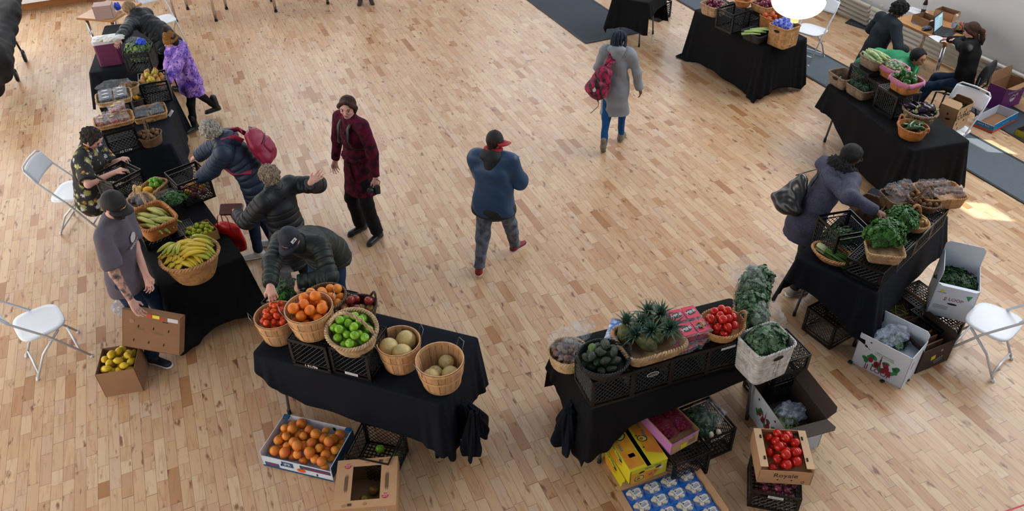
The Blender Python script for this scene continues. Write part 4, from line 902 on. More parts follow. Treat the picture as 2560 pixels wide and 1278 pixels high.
# blonde woman at the cool box
PW_ = hg((395, 205), 0)
person('blonde', headpx=(322, 22), label='blonde woman in a black padded coat leaning over the purple cool box', foot=PW_, face=heading((400, 82), (300, 70), 1.0), H=1.58, lean=58, head=(-6, 0, 0), L=hg((292, 108), 1.08), R=hg((285, 98), 1.10), fl=(-.1, 0, 0), fr=(.1, -.05, 0), skin='pink', curl=(.6, .6), palm=('d', 'd'),
       top=dict(mat=npuf2, off=.034, hem=.28, puff=.006, pitch=.08, hood=.045, fold=.008), legs=dict(mat=blk_trous), shoes=dict(mat=blk_shoe), hair=dict(style='bob', mat=hair_mat('blond_hair', '#a5865f', '#5f4a35'), g=.012, len=.08))
# girl in pom-pom hat
tie = M('purple_tie_dye', '#5a35a8', .7, nscale=11, col2='#b487d2', bump=.4, bscale=25)
def tie2():
    t = tie.node_tree; b = t.nodes['Principled BSDF']; co = [n for n in t.nodes if n.type == 'TEX_COORD'][0]; prev = [l.from_socket for l in t.links if l.to_socket == b.inputs['Base Color']][0]
    n = t.nodes.new('ShaderNodeTexNoise'); n.inputs['Scale'].default_value = 17; n.inputs['Distortion'].default_value = 2.5; t.links.new(co.outputs['Object'], n.inputs['Vector'])
    r = t.nodes.new('ShaderNodeValToRGB'); r.color_ramp.elements[0].position = .55; r.color_ramp.elements[1].position = .6; t.links.new(n.outputs['Fac'], r.inputs[0])
    mx = t.nodes.new('ShaderNodeMix'); mx.data_type = 'RGBA'; t.links.new(r.outputs[0], mx.inputs['Factor']); t.links.new(prev, mx.inputs['A']); mx.inputs['B'].default_value = (*lin('#24207e'), 1); t.links.new(mx.outputs['Result'], b.inputs['Base Color'])
tie2()
PC = hg((497, 300), 0)
person('girl', headpx=(424, 100), label='girl in a mustard bobble hat and purple tie-dye coat', foot=PC, face=heading((455, 170), (385, 190), 1.0)+8, H=1.33, lean=6, head=(6, 14, 0), L=hg((412, 212), .86), R=hg((420, 190), .90), fl=(-.06, .12, 0), fr=(.12, -.34, .02), skin='pink', curl=(.5, .5), child=1,
       top=dict(mat=tie, off=.038, hem=.20, flare=.01, fold=.012, fs=14, hood=.04), legs=dict(mat=blk_trous, off=.004), shoes=dict(mat=blk_shoe, high=.20, wide=.008), hair=dict(style='bob', mat=hair_mat('dark_brown_hair', '#2c1d18', '#17100d'), len=.12, g=.005), hat=dict(style='beanie', mat=M('mustard_knit', '#8c5e22', .9, nscale=60, col2='#6b4415', bump=1, bscale=70), pom=M('brown_pompom', '#3f2c2a', .95, nz=.3, nscale=60)))
# man in green t-shirt bending behind the baskets
grn = fabric('green_tshirt', '#2c7c54', nz=.1, bump=.15, bscale=30)
PT = TABLES['T7'][0]; dT, nT = TABLES['T7'][1], TABLES['T7'][2]
pt = PT-dT*.55+nT*.80
person('tee', headpx=(2296, 142), label='man with short black hair in a green T-shirt bending behind the pepper baskets', foot=V((pt.x, pt.y, 0)), face=heading((2190, 135), (2300, 170), 1.0), H=1.66, lean=80, crouch=.10, head=(6, -30, 0), R=('l', V((.24, .30, .35))), L=('l', V((-.24, .34, .30))), fl=(-.12, .1, 0), fr=(.12, 0, 0), skin='tan',
       top=dict(name='tshirt', mat=grn, off=.018, hem=.10, fold=.009, sleeve=.40), legs=dict(mat=jeans), shoes=dict(mat=blk_shoe), hair=dict(style='short', mat=hair_mat('black_hair', '#0f0e10', '#1d1c20'), g=.012), extra=glasses)
# standing person in dark sweater
swt = fabric('dark_slate_sweater', '#1e252d')
person('dark', headpx=(2248, 24), label='person with a dark curly topknot in a dark slate sweater standing by the desk', foot=hg((2222, 180), 0), face=heading((2210, 70), (2290, 60), 1.2), H=1.66, pelvis=(0, 0, .62), lean=16, head=(20, 30, 0), R=('l', V((.25, .30, .80))), L=('l', V((-.22, .35, .80))), fl=(-.14, .4, 0), fr=(.14, .35, 0), skin='brown',
       top=dict(name='sweater', mat=swt, off=.018, hem=.08, fold=.007), legs=dict(mat=fabric('brown_trousers', '#4c4234')), shoes=dict(mat=blk_shoe), hair=dict(style='curly', mat=hair_mat('black_hair', '#0f0e10', '#1d1c20'), g=.022, noise=(.012, 70)))
# seated woman at the laptop
seat_c = at(2425, 172, .46)
strp = M('striped_hem', '#c9cbd0', .8, nscale=30, col2='#4a4c52', stretch=(.1, .1, 3))
person('sit', headpx=(2428, 74), label='seated woman with a dark ponytail typing at the laptop', foot=seat_c, face=heading((2425, 172), (2350, 150), .46), H=1.58, pelvis=(0, -.04, .56), lean=6, head=(-10, 20, 0), L=hg((2372, 92), .84), R=hg((2366, 98), .84), fl=(-.16, .50, 0), fr=(.10, .42, 0), skin='pink', curl=(.5, .5), palm=('d', 'd'),
       top=dict(name='cardigan', mat=fabric('black_cardigan', '#0e0f11'), off=.018, hem=.0, fold=.006), legs=dict(mat=jeans, off=.012), shoes=dict(mat=blk_shoe, sole=blk_shoe), hair=dict(style='pony', mat=hair_mat('brown_ponytail', '#2e1d18', '#4a2a20'), g=.008))
office_chair('black stacking chair under the woman at the laptop', PERSON['sit']['root'].location-PERSON['sit']['M'].to_3x3()@V((0, .03, 0)), PERSON['sit']['root'].rotation_euler.z)
# boots of somebody standing beyond the upper edge
person('edge', 'person at the top edge of whom only brown boots are visible', hg((915, 6), 0), heading((915, 6), (915, 60), 0), 1.7, L=('l', V((-.28, .05, .8))), R=('l', V((.28, .05, .8))), skin='fair', top=dict(mat=fabric('brown_jacket', '#4b4038'), hem=.1), legs=dict(mat=blk_trous), shoes=dict(mat=M('brown_boot', '#3b2f2b', .7), high=.13), hair=dict(style='short', mat=brow_m))
# ---------------------------------------------------------------- containers
wick = {k: M('wicker_'+k, c, .6, nz=.35, nscale=22, tint=.12, bump=.5, bscale=110) for k, c in dict(honey='#c08f5a', tan='#ba9870', pale='#c3a47c', grey='#8a7560', brown='#6f5138', dark='#4a3628', orange='#b87437', white='#d3d1cc', black='#1a1b1e', straw='#d0b183').items()}
def gridmesh(rings, closed_top=False):
    n = len(rings[0]); vs = [p for r in rings for p in r]
    fs = [(i*n+j, i*n+(j+1) % n, (i+1)*n+(j+1) % n, (i+1)*n+j) for i in range(len(rings)-1) for j in range(n)]
    return vs, fs
class Cont:
    """a placed container: where goods can lie in it"""
    def __init__(s, root, M_, a, b, e, zf, ztop, k): s.root = root; s.M = M_; s.a = a; s.b = b; s.e = e; s.zf = zf; s.ztop = ztop; s.k = k
    def w(s, p): return s.M@V(p)
def place(root, loc, rz, tilt=(0, 0)):
    root.location = loc; root.rotation_euler = (tilt[0], tilt[1], rz)
    return Matrix.Translation(loc)@(Matrix.Rotation(rz, 4, 'Z')@Matrix.Rotation(tilt[1], 4, 'Y')@Matrix.Rotation(tilt[0], 4, 'X'))
def wicker(label, px, zb, a, b, h, rz=0, e=1.0, taper=.82, mat='honey', handle=None, fill=.35, tilt=(0, 0), dip=0, amp=.0035, step=.014, group=None, rim=.008, name='wicker_basket', lift=0):
    mt = wick[mat]; p = at(px[0], px[1], zb+h) if len(px) == 2 else V((px[0], px[1], zb)); root = thing(name, label, 'basket', (p.x, p.y, zb), rz, group); Mx = place(root, V((p.x, p.y, zb+lift)), rz, tilt)
    per = 2*PI*math.sqrt((a*a+b*b)/2)*(1.0 if e > .8 else 1.12); n = max(24, int(per/step/4)*4); rows = max(6, int(h/.0105)); rings = []
    def out(t, k, off=0):
        c, s = math.cos(t), math.sin(t); x = abs(c)**e*(1 if c > 0 else -1)*a*k; y = abs(s)**e*(1 if s > 0 else -1)*b*k
        q = V((x, y, 0)); l = q.length or 1; return V((x+off*x/l, y+off*y/l, 0))
    ts = []
    if e > .8: ts = [2*PI*j/n for j in range(n)]
    else:  # even steps along a squarish outline
        m = 2000; P = [out(2*PI*i/m, 1) for i in range(m+1)]; L = [0]
        for i in range(m): L.append(L[-1]+(P[i+1]-P[i]).length)
        i = 0
        for j in range(n):
            while L[i] < L[-1]*j/n: i += 1
            ts.append(2*PI*i/m)
    zt = lambda t, z: z*(1-dip*abs(math.sin(t))**2*(z/h))
    for r in range(rows+1):
        u = r/rows; k = taper+(1-taper)*u**.8; ring = []
        for j, t in enumerate(ts):
            o = amp*math.cos(PI*j/2+(PI if r % 2 else 0)) if r not in (0, rows) else 0
            q = out(t, k, o); ring.append((q.x, q.y, zt(t, u*h)))
        rings.append(ring)
    mb = MB(); vs, fs = gridmesh(rings); mb.add(vs, fs); mb.ti = [((i//n)*37 % 11)/11 for i in range(len(fs))]
    bt = [(x, y, .002) for x, y, z in rings[0]]; mb.add(bt, [tuple(range(n-1, -1, -1))])
    wo = mb.obj('basket_wall', mt, root, True); so = wo.modifiers.new('t', 'SOLIDIFY'); so.thickness = .006; so.offset = -1
    zf = h*fill; kf = taper+(1-taper)*fill**.8
    mb = MB(); mb.add([(*out(t, kf*.97).xy, zf) for t in ts], [tuple(range(n))]); mb.obj('inner_base', mt, root)
    if rim:
        mb = MB()
        for ph in (0, PI):
            path = []
            for j in range(n*2):
                t = ts[j//2] if j % 2 == 0 else (ts[j//2]+(ts[(j//2+1) % n] if j//2+1 < n else 2*PI))/2
                g = j*PI/3.0+ph; q = out(t, 1, rim*.75*math.cos(g)); path.append((q.x, q.y, zt(t, h)+rim*.75*math.sin(g)))
            mb.tube(path, rim*.8, 6, closed=True, tint=.4+.3*(ph > 0))
        mb.obj('rim', mt, root, True)
    def arch(p0, p1, hh, r, bow=V((0, 0, 0)), nm='handle'):
        mb = MB()
        for ph in (0, 2*PI/3, 4*PI/3):
            path = []
            for i in range(33):
                t = i/32; c = p0.lerp(p1, t)+V((0, 0, hh*math.sin(PI*t)**.75))+bow*math.sin(PI*t); ax = (p1-p0).normalized(); sd = V((-ax.y, ax.x, 0))
                up_ = V((0, 0, 1))*math.sin(PI*t)+ax*(-math.cos(PI*t)); path.append(c+(sd*math.cos(t*26+ph)+up_*math.sin(t*26+ph))*r*.8)
            mb.tube(path, r*.75, 6, tint=.3+.1*ph)
        mb.obj(nm, mt, root, True)
    if handle == 'arch_y': arch(V((0, -b*.98, h*.75)), V((0, b*.98, h*.75)), h*.9+.10, .009)
    if handle == 'arch_x': arch(V((-a*.98, 0, h*.75)), V((a*.98, 0, h*.75)), h*.9+.10, .009)
    if handle == 'ears':
        for s in (-1, 1): arch(V((s*a*.98, -b*.3, h*.9)), V((s*a*.98, b*.3, h*.9)), .07, .007, V((s*.02, 0, 0)))
    if handle == 'hole':
        for s in (-1, 1):
            mb = MB(); Face((0, s*b*1.0, h*.8), (-s, 0, 0), (0, 0, 1), .006).oval(mb, 0, 0, .09, .035); mb.obj('painted_hand_hole', M('painted_hole_shade', '#0d0c0b', .9), root)  # dark oval painted on the wall for the shade of a hole
    return Cont(root, Mx, a, b, e, zf, h, kf)
stave_m = M('bushel_wood', '#c79a6c', .55, nz=.22, nscale=7, tint=.24, stretch=(5, 5, .7), bump=.2, bscale=90); stave_in = M('bushel_wood_inside', '#b3875a', .6, nz=.22, nscale=7, tint=.12, stretch=(5, 5, .7)); wire_m = M('galvanised_wire', '#8d8f92', .35, metal=.9)
def bushel(label, px, zb, R=.175, h=.235, rz=0, fill=.5, tilt=(0, 0)):
    p = at(px[0], px[1], zb+h); root = thing('bushel_basket', label, 'basket', (p.x, p.y, zb), rz); Mx = place(root, V((p.x, p.y, zb)), rz, tilt)
    ns = 22; mb = MB(); rr = random.Random(int(px[0])); prof = [(.72, 0), (.80, .12), (.87, .35), (.93, .6), (.975, .82), (1.0, 1.0)]
    for s in range(ns):
        a0, a1 = 2*PI*(s+.03)/ns, 2*PI*(s+.97)/ns; o = .0022*(s % 2); vs = []; ti = rr.random()
        for k, z in prof:
            for a in (a0, (a0+a1)/2, a1): r = R*k+o; vs.append((r*math.cos(a), r*math.sin(a), z*h))
        mb.add(vs, [(i*3+j, i*3+j+1, i*3+j+4, i*3+j+3) for i in range(5) for j in range(2)], 0, ti)
    so = mb.obj('staves', [stave_m, stave_in], root, False); m_ = so.modifiers.new('t', 'SOLIDIFY'); m_.thickness = .003; m_.offset = -1
    for nm, z0, z1, w in (('top_hoop', .90, 1.01, .004), ('middle_hoop', .52, .61, .003), ('bottom_hoop', .03, .10, .003)):
        def kk(z):
            for i in range(5):
                if prof[i][1] <= z <= prof[i+1][1]+1e-6: u = (z-prof[i][1])/(prof[i+1][1]-prof[i][1]); return prof[i][0]*(1-u)+prof[i+1][0]*u
            return 1.0
        mb = MB(); n = 48; k0, k1 = R*kk(z0)+.003, R*kk(min(1, z1))+.003
        mb.lathe([(k0, z0*h), (k0+w, z0*h), (k1+w, z1*h), (k1, z1*h)], n, capb=False, tint=.75); 
        if nm == 'top_hoop': mb.lathe([(k1-.009, z1*h), (k0-.009, z0*h)], n, capb=False, tint=.6); mb.lathe([(k1+w, z1*h), (k1-.009, z1*h)], n, capb=False, tint=.8)
        mb.obj(nm, stave_m, root, False)
    mb = MB(); kf = .72+.26*fill; mb.lathe([(.001, h*fill), (R*kf*.985, h*fill)], 32, capb=False); mb.lathe([(R*.72, .003), (.001, .003)], 24, capb=False); mb.obj('basket_base', stave_in, root)
    for s in (-1, 1):
        mb = MB(); mb.tube([(s*(R+.006), -.035, h*.84), (s*(R+.010), -.035, h*1.05), (s*(R+.030), -.03, h*1.05+.055), (s*(R+.030), .03, h*1.05+.055), (s*(R+.010), .035, h*1.05), (s*(R+.006), .035, h*.84)], .0022, 6); mb.obj('wire_handle', wire_m, root, True)
    return Cont(root, Mx, R, R, 1.0, h*fill, h, kf)
crate_m = M('black_crate_plastic', '#07080a', .4, spec=.45); ink = M('white_marker', '#c9cbce', .7); sticker = M('paper_label', '#c3c6cc', .6)
_cr = {}
def crate_mesh(h=.28, s=.33):
    if (h, s) in _cr: return _cr[(h, s)]
    mb = MB(); a = s/2; t = .007
    for z, hh in ((.012, .024), (h-.012, .024), (h-.055, .010)):
        for sg in (-1, 1): mb.box((0, sg*(a-t/2), z), (s, t, hh)); mb.box((sg*(a-t/2), 0, z), (t, s-2*t, hh))
    for x in (-1, 1):
        for y in (-1, 1): mb.box((x*(a-.012), y*(a-.012), h/2), (.024, .024, h-.03))
    z0, z1 = .024, h-.06; L = s-.05; m = 7
    for sd in range(4):
        c, sn = [(1, 0), (0, 1), (-1, 0), (0, -1)][sd]
        def P(u, z): return V((u*c-(-(a-.004))*sn*-1 if 0 else u*c+(a-.004)*sn, u*sn-(a-.004)*c, z))
        for dr_ in (-1, 1):
            for i in range(-m, m+1):
                u0 = i*L/m; H_ = z1-z0; p, q = (u0-H_/2*dr_, z0), (u0+H_/2*dr_, z1)
                # clip to +-L/2
                (ua, za), (ub, zb_) = p, q
                def clipu(ua, za, ub, zb_, lim, sg):
                    if sg*ua > lim and sg*ub > lim: return None
                    if sg*ua > lim: r_ = (lim*sg-ub)/(ua-ub); ua, za = lim*sg, zb_+(za-zb_)*r_
                    elif sg*ub > lim: r_ = (lim*sg-ua)/(ub-ua); ub, zb_ = lim*sg, za+(zb_-za)*r_
                    return ua, za, ub, zb_
                k = clipu(ua, za, ub, zb_, L/2, 1)
                if k: k = clipu(*k, L/2, -1)
                if k and abs(k[0]-k[2]) > .01: mb.tube([P(k[0], k[1]), P(k[2], k[3])], .0032, 4)
        mb.box(tuple(P(0, h-.034)), (.005, .005, .02)) 
    for i in range(11):
        o = -a+.02+i*(s-.04)/10; mb.box((o, 0, .006), (.006, s-.03, .008)); mb.box((0, o, .006), (s-.03, .006, .008))
    _cr[(h, s)] = mb.mesh('milk_crate', crate_m); return _cr[(h, s)]
def crate(label, c, zb, rz=0, flip=False, h=.28, s=.33, text=None, mark=None, side=0, fill=.3, group=None):
    """c: world xy of the middle"""
    o = bpy.data.objects.new('milk_crate', crate_mesh(h, s)); COL.objects.link(o); tag(o, label, 'crate', None, None)
    if group: o['group'] = group
    o.location = (c[0], c[1], zb+(h if flip else 0)); o.rotation_euler = (PI if flip else 0, 0, rz)
    sg = -1 if flip else 1; a = s/2
    def F(sd):
        q = [((0, -a, 0), (1, 0, 0)), ((a, 0, 0), (0, 1, 0)), ((0, a, 0), (-1, 0, 0)), ((-a, 0, 0), (0, -1, 0))][sd]; oo = V(q[0]); oo.z = h*.5; return Face(oo, q[1], (0, 0, 1), .0015)
    if text:
        mb = MB(); F(side).text(mb, text, 0, h/2-.034, .04, rot=0, bold=.015); mb.obj('marker_text', ink, o)
    if mark:
        mb = MB(); F(side).rect(mb, 0, h/2-.04, .11, .026); F(side).text(mb, '20/14 LOT 6', 0, h/2-.04, .016, mi=1); mb.obj('paper_label', [sticker, crate_m], o)
    Mx = Matrix.Translation((c[0], c[1], zb))@Matrix.Rotation(rz, 4, 'Z'); return Cont(o, Mx, a-.012, a-.012, .25, h*fill, h, 1)
def edge(A, B, z, w, d, side=1):
    a, b_ = at(*A, z), at(*B, z); u = (b_-a).normalized(); n = V((-u.y, u.x, 0))*side; c = (a+b_)/2+n*d/2; return (c.x, c.y), math.atan2(u.y, u.x)
kraft = M('kraft_cardboard', '#9a7352', .85, nz=.08, nscale=5, bump=.1, bscale=200); kraft_in = M('kraft_inside', '#866145', .9, nz=.1, nscale=4); kraft_l = M('light_kraft', '#b98f68', .85, nz=.06, nscale=5); white_c = M('white_coated_card', '#ccd4e0', .55); dark_c = M('dark_brown_card', '#3a2a22', .7); hole_shade = M('painted_hole_shade', '#0d0c0b', .9)  # last one: near-black paint for the shade in holes, nothing cut through
class Box:
    """open or closed carton; sides 0 front(-y) 1 right(+x) 2 back(+y) 3 left(-x)"""
    def __init__(s, label, c, zb, rz, w, d, h, mo=kraft, mi_=kraft_in, flaps=(), closed=False, tilt=(0, 0), t=.005, name='cardboard_box', cat='box', M_=None, fill=.3, cut=None):
        s.w, s.d, s.h = w, d, h; s.root = thing(name, label, cat, (c[0], c[1], zb), rz); s.M = place(s.root, V((c[0], c[1], zb)), rz, tilt)
        if M_ is not None: s.root.matrix_world = M_; s.M = M_
        mb = MB()
        def pan(cx, cy, sx, sy, out): # wall: outer face printed, others inside colour
            z0, z1 = 0, h; x0, x1, y0, y1 = cx-sx/2, cx+sx/2, cy-sy/2, cy+sy/2
            if cut and out in cut: z1 = h-cut[out]
            vs = [(x0, y0, z0), (x1, y0, z0), (x1, y1, z0), (x0, y1, z0), (x0, y0, z1), (x1, y0, z1), (x1, y1, z1), (x0, y1, z1)]
            for k, f in enumerate([(3, 2, 1, 0), (4, 5, 6, 7), (0, 1, 5, 4), (1, 2, 6, 5), (2, 3, 7, 6), (3, 0, 4, 7)]):
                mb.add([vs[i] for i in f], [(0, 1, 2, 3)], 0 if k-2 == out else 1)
        pan(0, -d/2+t/2, w, t, 0); pan(w/2-t/2, 0, t, d, 1); pan(0, d/2-t/2, w, t, 2); pan(-w/2+t/2, 0, t, d, 3)
        mb.box((0, 0, t/2), (w-.001, d-.001, t), mi=1)
        if fill and not closed: mb.box((0, 0, h*fill-.002), (w-2*t, d-2*t, .003), mi=1)
        s.body = mb.obj('carton_body', [mo, mi_], s.root); s.mo, s.mi = mo, mi_; s.flap = {}
        if closed:
            mb = MB(); mb.box((0, -d/4, h+t/2), (w, d/2-.001, t)); mb.obj('lid_flap', mo, s.root); mb = MB(); mb.box((0, d/4, h+t/2), (w, d/2-.001, t)); mb.obj('lid_flap', mo, s.root)
        for sd, ang, ln in flaps:
            L = w if sd % 2 == 0 else d; r = math.radians(ang)  # ang: 0 closed flat over the opening, 90 upright, 180 folded fully out level
            o, u = [(V((0, -d/2, h)), V((1, 0, 0))), (V((w/2, 0, h)), V((0, 1, 0))), (V((0, d/2, h)), V((-1, 0, 0))), (V((-w/2, 0, h)), V((0, -1, 0)))][sd]
            inw = V((0, 0, 1)).cross(u); v = inw*math.cos(r)+V((0, 0, 1))*math.sin(r); n = u.cross(v); mb = MB(); g = L/2-.004; q = .03
            pts = [(-g, 0), (g, 0), (g, ln-q), (g-q, ln), (-g+q, ln), (-g, ln-q)]
            vs = [o+u*a+v*b for a, b in pts]+[o+u*a+v*b-n*t for a, b in pts]
            nn = len(pts); mb.add(vs, [tuple(range(nn))], 0); mb.add(vs, [tuple(range(2*nn-1, nn-1, -1))], 1); mb.add(vs, [((i+1) % nn, i, nn+i, nn+(i+1) % nn) for i in range(nn)], 1)
            fo = mb.obj('flap', [mo, mi_], s.root); s.flap[sd] = (fo, Face(o, u, v, .001), Face(o-n*t, -u, v, .001))
        s.c = Cont(s.root, s.M, w/2-.012, d/2-.012, .25, h*fill, h, 1)
    def F(s, sd):
        o, u = [((0, -s.d/2, s.h/2), (1, 0, 0)), ((s.w/2, 0, s.h/2), (0, 1, 0)), ((0, s.d/2, s.h/2), (-1, 0, 0)), ((-s.w/2, 0, s.h/2), (0, -1, 0)), ((0, 0, s.h+.005), (1, 0, 0))][sd]
        return Face(o, u, (0, 0, 1) if sd < 4 else (0, 1, 0), .0012)
# ---------------------------------------------------------------- produce
def skinm(n, c, c2=None, rough=.35, **k): return M(n, c, rough, col2=c2, nz=0 if c2 else .12, nscale=k.pop('nscale', 9), spec=.45, **k)
stem_m = M('green_calyx', '#3d5a24', .7); brown_stem = M('brown_stem', '#4b3524', .8)
FRUIT = {}
def fruit_mesh(kind):
    if kind in FRUIT: return FRUIT[kind]
    mb = MB(); st = None; S = lambda: MB()
    def round_(r, fl, dim, mat, n=16, m=10, sk=0):
        mb.ell((0, 0, 0), (r, r, r*fl), n, m, fn=lambda q: V((q.x*(1+sk*q.z), q.y*(1+sk*q.z), q.z-(dim*math.exp(-((q.x**2+q.y**2)/.06))*(1 if q.z > 0 else -.6)))))
        return mb.mesh(kind, mat, True)
    def calyx(r, z, n, mat=stem_m):
        c = MB()
        for i in range(n):
            a = 2*PI*i/n; c.add([(0, 0, z), (math.cos(a-.25)*r*.4, math.sin(a-.25)*r*.4, z+.002), (math.cos(a)*r, math.sin(a)*r, z-.001), (math.cos(a+.25)*r*.4, math.sin(a+.25)*r*.4, z+.002)], [(0, 1, 2, 3)])
        c.tube([(0, 0, z-.002), (.001, 0, z+.010)], .0022, 5); return c.mesh('calyx', mat)
    def stalk(z, l, r=.0016, mat=brown_stem): c = MB(); c.tube([(0, 0, z-.008), (.002, 0, z+l)], r, 5); return c.mesh('stem', mat)
    if kind == 'tomato': me = round_(.036, .82, .12, skinm('tomato_orange_red', '#c8330f', '#d9541b', .2)); st = ('calyx', calyx(.018, .0245, 5))
    elif kind == 'red_tomato': me = round_(.036, .84, .12, skinm('tomato_red', '#b3150c', '#c42512', .16)); st = ('calyx', calyx(.018, .0255, 5))
    elif kind == 'orange': me = round_(.041, .98, .05, skinm('orange_peel', '#d9670a', '#e07d16', .4, bump=.3, bscale=220))
    elif kind == 'grapefruit': me = round_(.042, .95, .05, skinm('citrus_peel', '#d28222', '#cf6a2a', .35, bump=.3, bscale=220))
    elif kind == 'clementine': me = round_(.036, .88, .06, skinm('citrus_bright', '#dd8f2a', '#d0702a', .35, bump=.3, bscale=220))
    elif kind == 'green_apple': me = round_(.037, .88, .22, skinm('green_apple_skin', '#6fa31f', '#86b92f', .25), sk=.08); st = ('stem', stalk(.024, .012))
    elif kind == 'red_apple': me = round_(.037, .88, .22, skinm('red_apple_skin', '#6d1420', '#8c2b26', .25, nscale=14), sk=.08); st = ('stem', stalk(.024, .012))
    elif kind == 'mixed_apple': me = round_(.037, .88, .22, skinm('blush_apple_skin', '#7d8f2a', '#a03226', .25, nscale=20), sk=.08); st = ('stem', stalk(.024, .012))
    elif kind == 'melon': me = round_(.078, .97, .02, M('canary_melon_rind', '#c9b074', .5, nz=.2, nscale=14, bump=.3, bscale=60), 24, 16)
    elif kind == 'netted_melon': me = round_(.07, .97, .02, M('netted_melon_rind', '#a8925c', .7, nscale=60, col2='#c5b183', bump=.6, bscale=90), 24, 16)
    elif kind == 'lemon':
        mb.ell((0, 0, 0), (.031, .031, .043), 14, 12, fn=lambda q: V((q.x*(1-.25*abs(q.z)**3), q.y*(1-.25*abs(q.z)**3), q.z*(1+.06*abs(q.z)**8)))); me = mb.mesh(kind, skinm('lemon_peel', '#c9a414', '#d6b92a', .35, bump=.25, bscale=200), True)
    elif kind == 'lime': mb.ell((0, 0, 0), (.026, .026, .031), 14, 10); me = mb.mesh(kind, skinm('lime_peel', '#4e8a1c', '#76a62a', .35), True)
    elif kind == 'avocado': 
        mb.ell((0, 0, 0), (.034, .034, .048), 16, 12, fn=lambda q: V((q.x*(1-.28*max(0, q.z)), q.y*(1-.28*max(0, q.z)), q.z))); me = mb.mesh(kind, skinm('avocado_skin', '#23301a', '#16180f', .38, bump=.8, bscale=120), True)
    elif kind == 'green_avocado':
        mb.ell((0, 0, 0), (.034, .034, .048), 16, 12, fn=lambda q: V((q.x*(1-.28*max(0, q.z)), q.y*(1-.28*max(0, q.z)), q.z))); me = mb.mesh(kind, skinm('green_avocado_skin', '#3f5e22', '#54742f', .38, bump=.8, bscale=120), True)
    elif kind == 'kiwi': mb.ell((0, 0, 0), (.024, .024, .030), 12, 8); me = mb.mesh(kind, M('kiwi_fuzz', '#7b5b38', .9, nz=.2, nscale=40, bump=.5, bscale=300), True)
    elif kind == 'pear': mb.ell((0, 0, 0), (.034, .034, .046), 14, 12, fn=lambda q: V((q.x*(1-.42*max(0, q.z)), q.y*(1-.42*max(0, q.z)), q.z*1.08))); me = mb.mesh(kind, skinm('brown_pear_skin', '#a8743a', '#b58a44', .5), True); st = ('stem', stalk(.048, .016))
    elif kind == 'yellow_pear': mb.ell((0, 0, 0), (.034, .034, .046), 14, 12, fn=lambda q: V((q.x*(1-.42*max(0, q.z)), q.y*(1-.42*max(0, q.z)), q.z*1.08))); me = mb.mesh(kind, skinm('yellow_pear_skin', '#b9a52c', '#a08a2a', .4), True); st = ('stem', stalk(.048, .016))
    elif kind == 'mango': mb.ell((0, 0, 0), (.036, .030, .050), 14, 10); me = mb.mesh(kind, skinm('mango_skin', '#d0921a', '#d8a92a', .35), True)
    elif kind == 'onion': me = round_(.036, .85, -.08, skinm('red_onion_skin', '#5a1530', '#7a2c48', .25)); st = ('stem', stalk(.03, .016, .003))
    elif kind == 'green_pepper':
        mb.lathe([(.004, -.045), (.026, -.048), (.038, -.02), (.042, .015), (.034, .036), (.014, .030), (.003, .026)], 24, fn=lambda a, z: 1+.10*math.cos(4*a)); me = mb.mesh(kind, skinm('green_pepper_skin', '#173f12', '#22561a', .12), True); st = ('stem', stalk(.03, .02, .005, stem_m))
    elif kind == 'hot_pepper': mb.ell((0, 0, 0), (.020, .020, .024), 12, 8, fn=lambda q: V((q.x*(1+.12*math.sin(5*math.atan2(q.y, q.x))), q.y*(1+.12*math.sin(5*math.atan2(q.y, q.x))), q.z))); me = mb.mesh(kind, skinm('yellow_pepper_skin', '#a9a516', '#6c8d1a', .2), True)
    elif kind == 'courgette':
        p = [(-.10, 0, 0), (-.05, .004, 0), (0, .006, 0), (.05, .004, 0), (.10, 0, 0), (.112, 0, 0)]; mb.tube(p, [.012, .021, .023, .021, .012, .008], 12); me = mb.mesh(kind, skinm('courgette_skin', '#16301a', '#2e4c24', .2, nscale=30), True)
    elif kind == 'long_squash':
        p = [(-.14, -.006, 0), (-.07, .004, 0), (0, .01, 0), (.07, .006, 0), (.14, -.006, 0)]; mb.tube(p, [.010, .020, .021, .019, .009], 12); me = mb.mesh(kind, skinm('pale_squash_skin', '#6e8f5c', '#b5c48a', .35, nscale=30, stretch=(.5, 3, 3)), True)
    elif kind == 'aubergine': mb.ell((0, 0, 0), (.034, .034, .082), 16, 12, fn=lambda q: V((q.x*(1-.3*q.z), q.y*(1-.3*q.z), q.z))); me = mb.mesh(kind, skinm('aubergine_skin', '#170a1c', '#221028', .12), True); c = MB(); c.lathe([(.026, .062), (.018, .078), (.007, .084), (.006, .10)], 10, fn=lambda a, z: 1+.2*math.cos(5*a), capt=True); st = ('calyx', c.mesh('calyx', M('aubergine_calyx', '#7d8c58', .7)))
    elif kind == 'sprout': me = round_(.019, .95, 0, M('sprout_green', '#7d9a63', .6, nz=.25, nscale=60, bump=.6, bscale=120), 10, 7)
    elif kind == 'mushroom':
        mb.lathe([(.008, -.018), (.009, -.004), (.021, -.004), (.024, .004), (.019, .014), (.009, .019), (.001, .020)], 14); me = mb.mesh(kind, M('mushroom_cream', '#cfc2a8', .7, nz=.12, nscale=30), True)
    elif kind == 'brown_mushroom': mb.lathe([(.008, -.018), (.009, -.004), (.021, -.004), (.024, .004), (.019, .014), (.009, .019), (.001, .020)], 14); me = mb.mesh(kind, M('mushroom_brown', '#6f4f3c', .7, nz=.2, nscale=30), True)
    elif kind == 'peach': me = round_(.036, .92, .1, skinm('peach_skin', '#b3402c', '#c67a44', .6))
    FRUIT[kind] = (me, st); return FRUIT[kind]
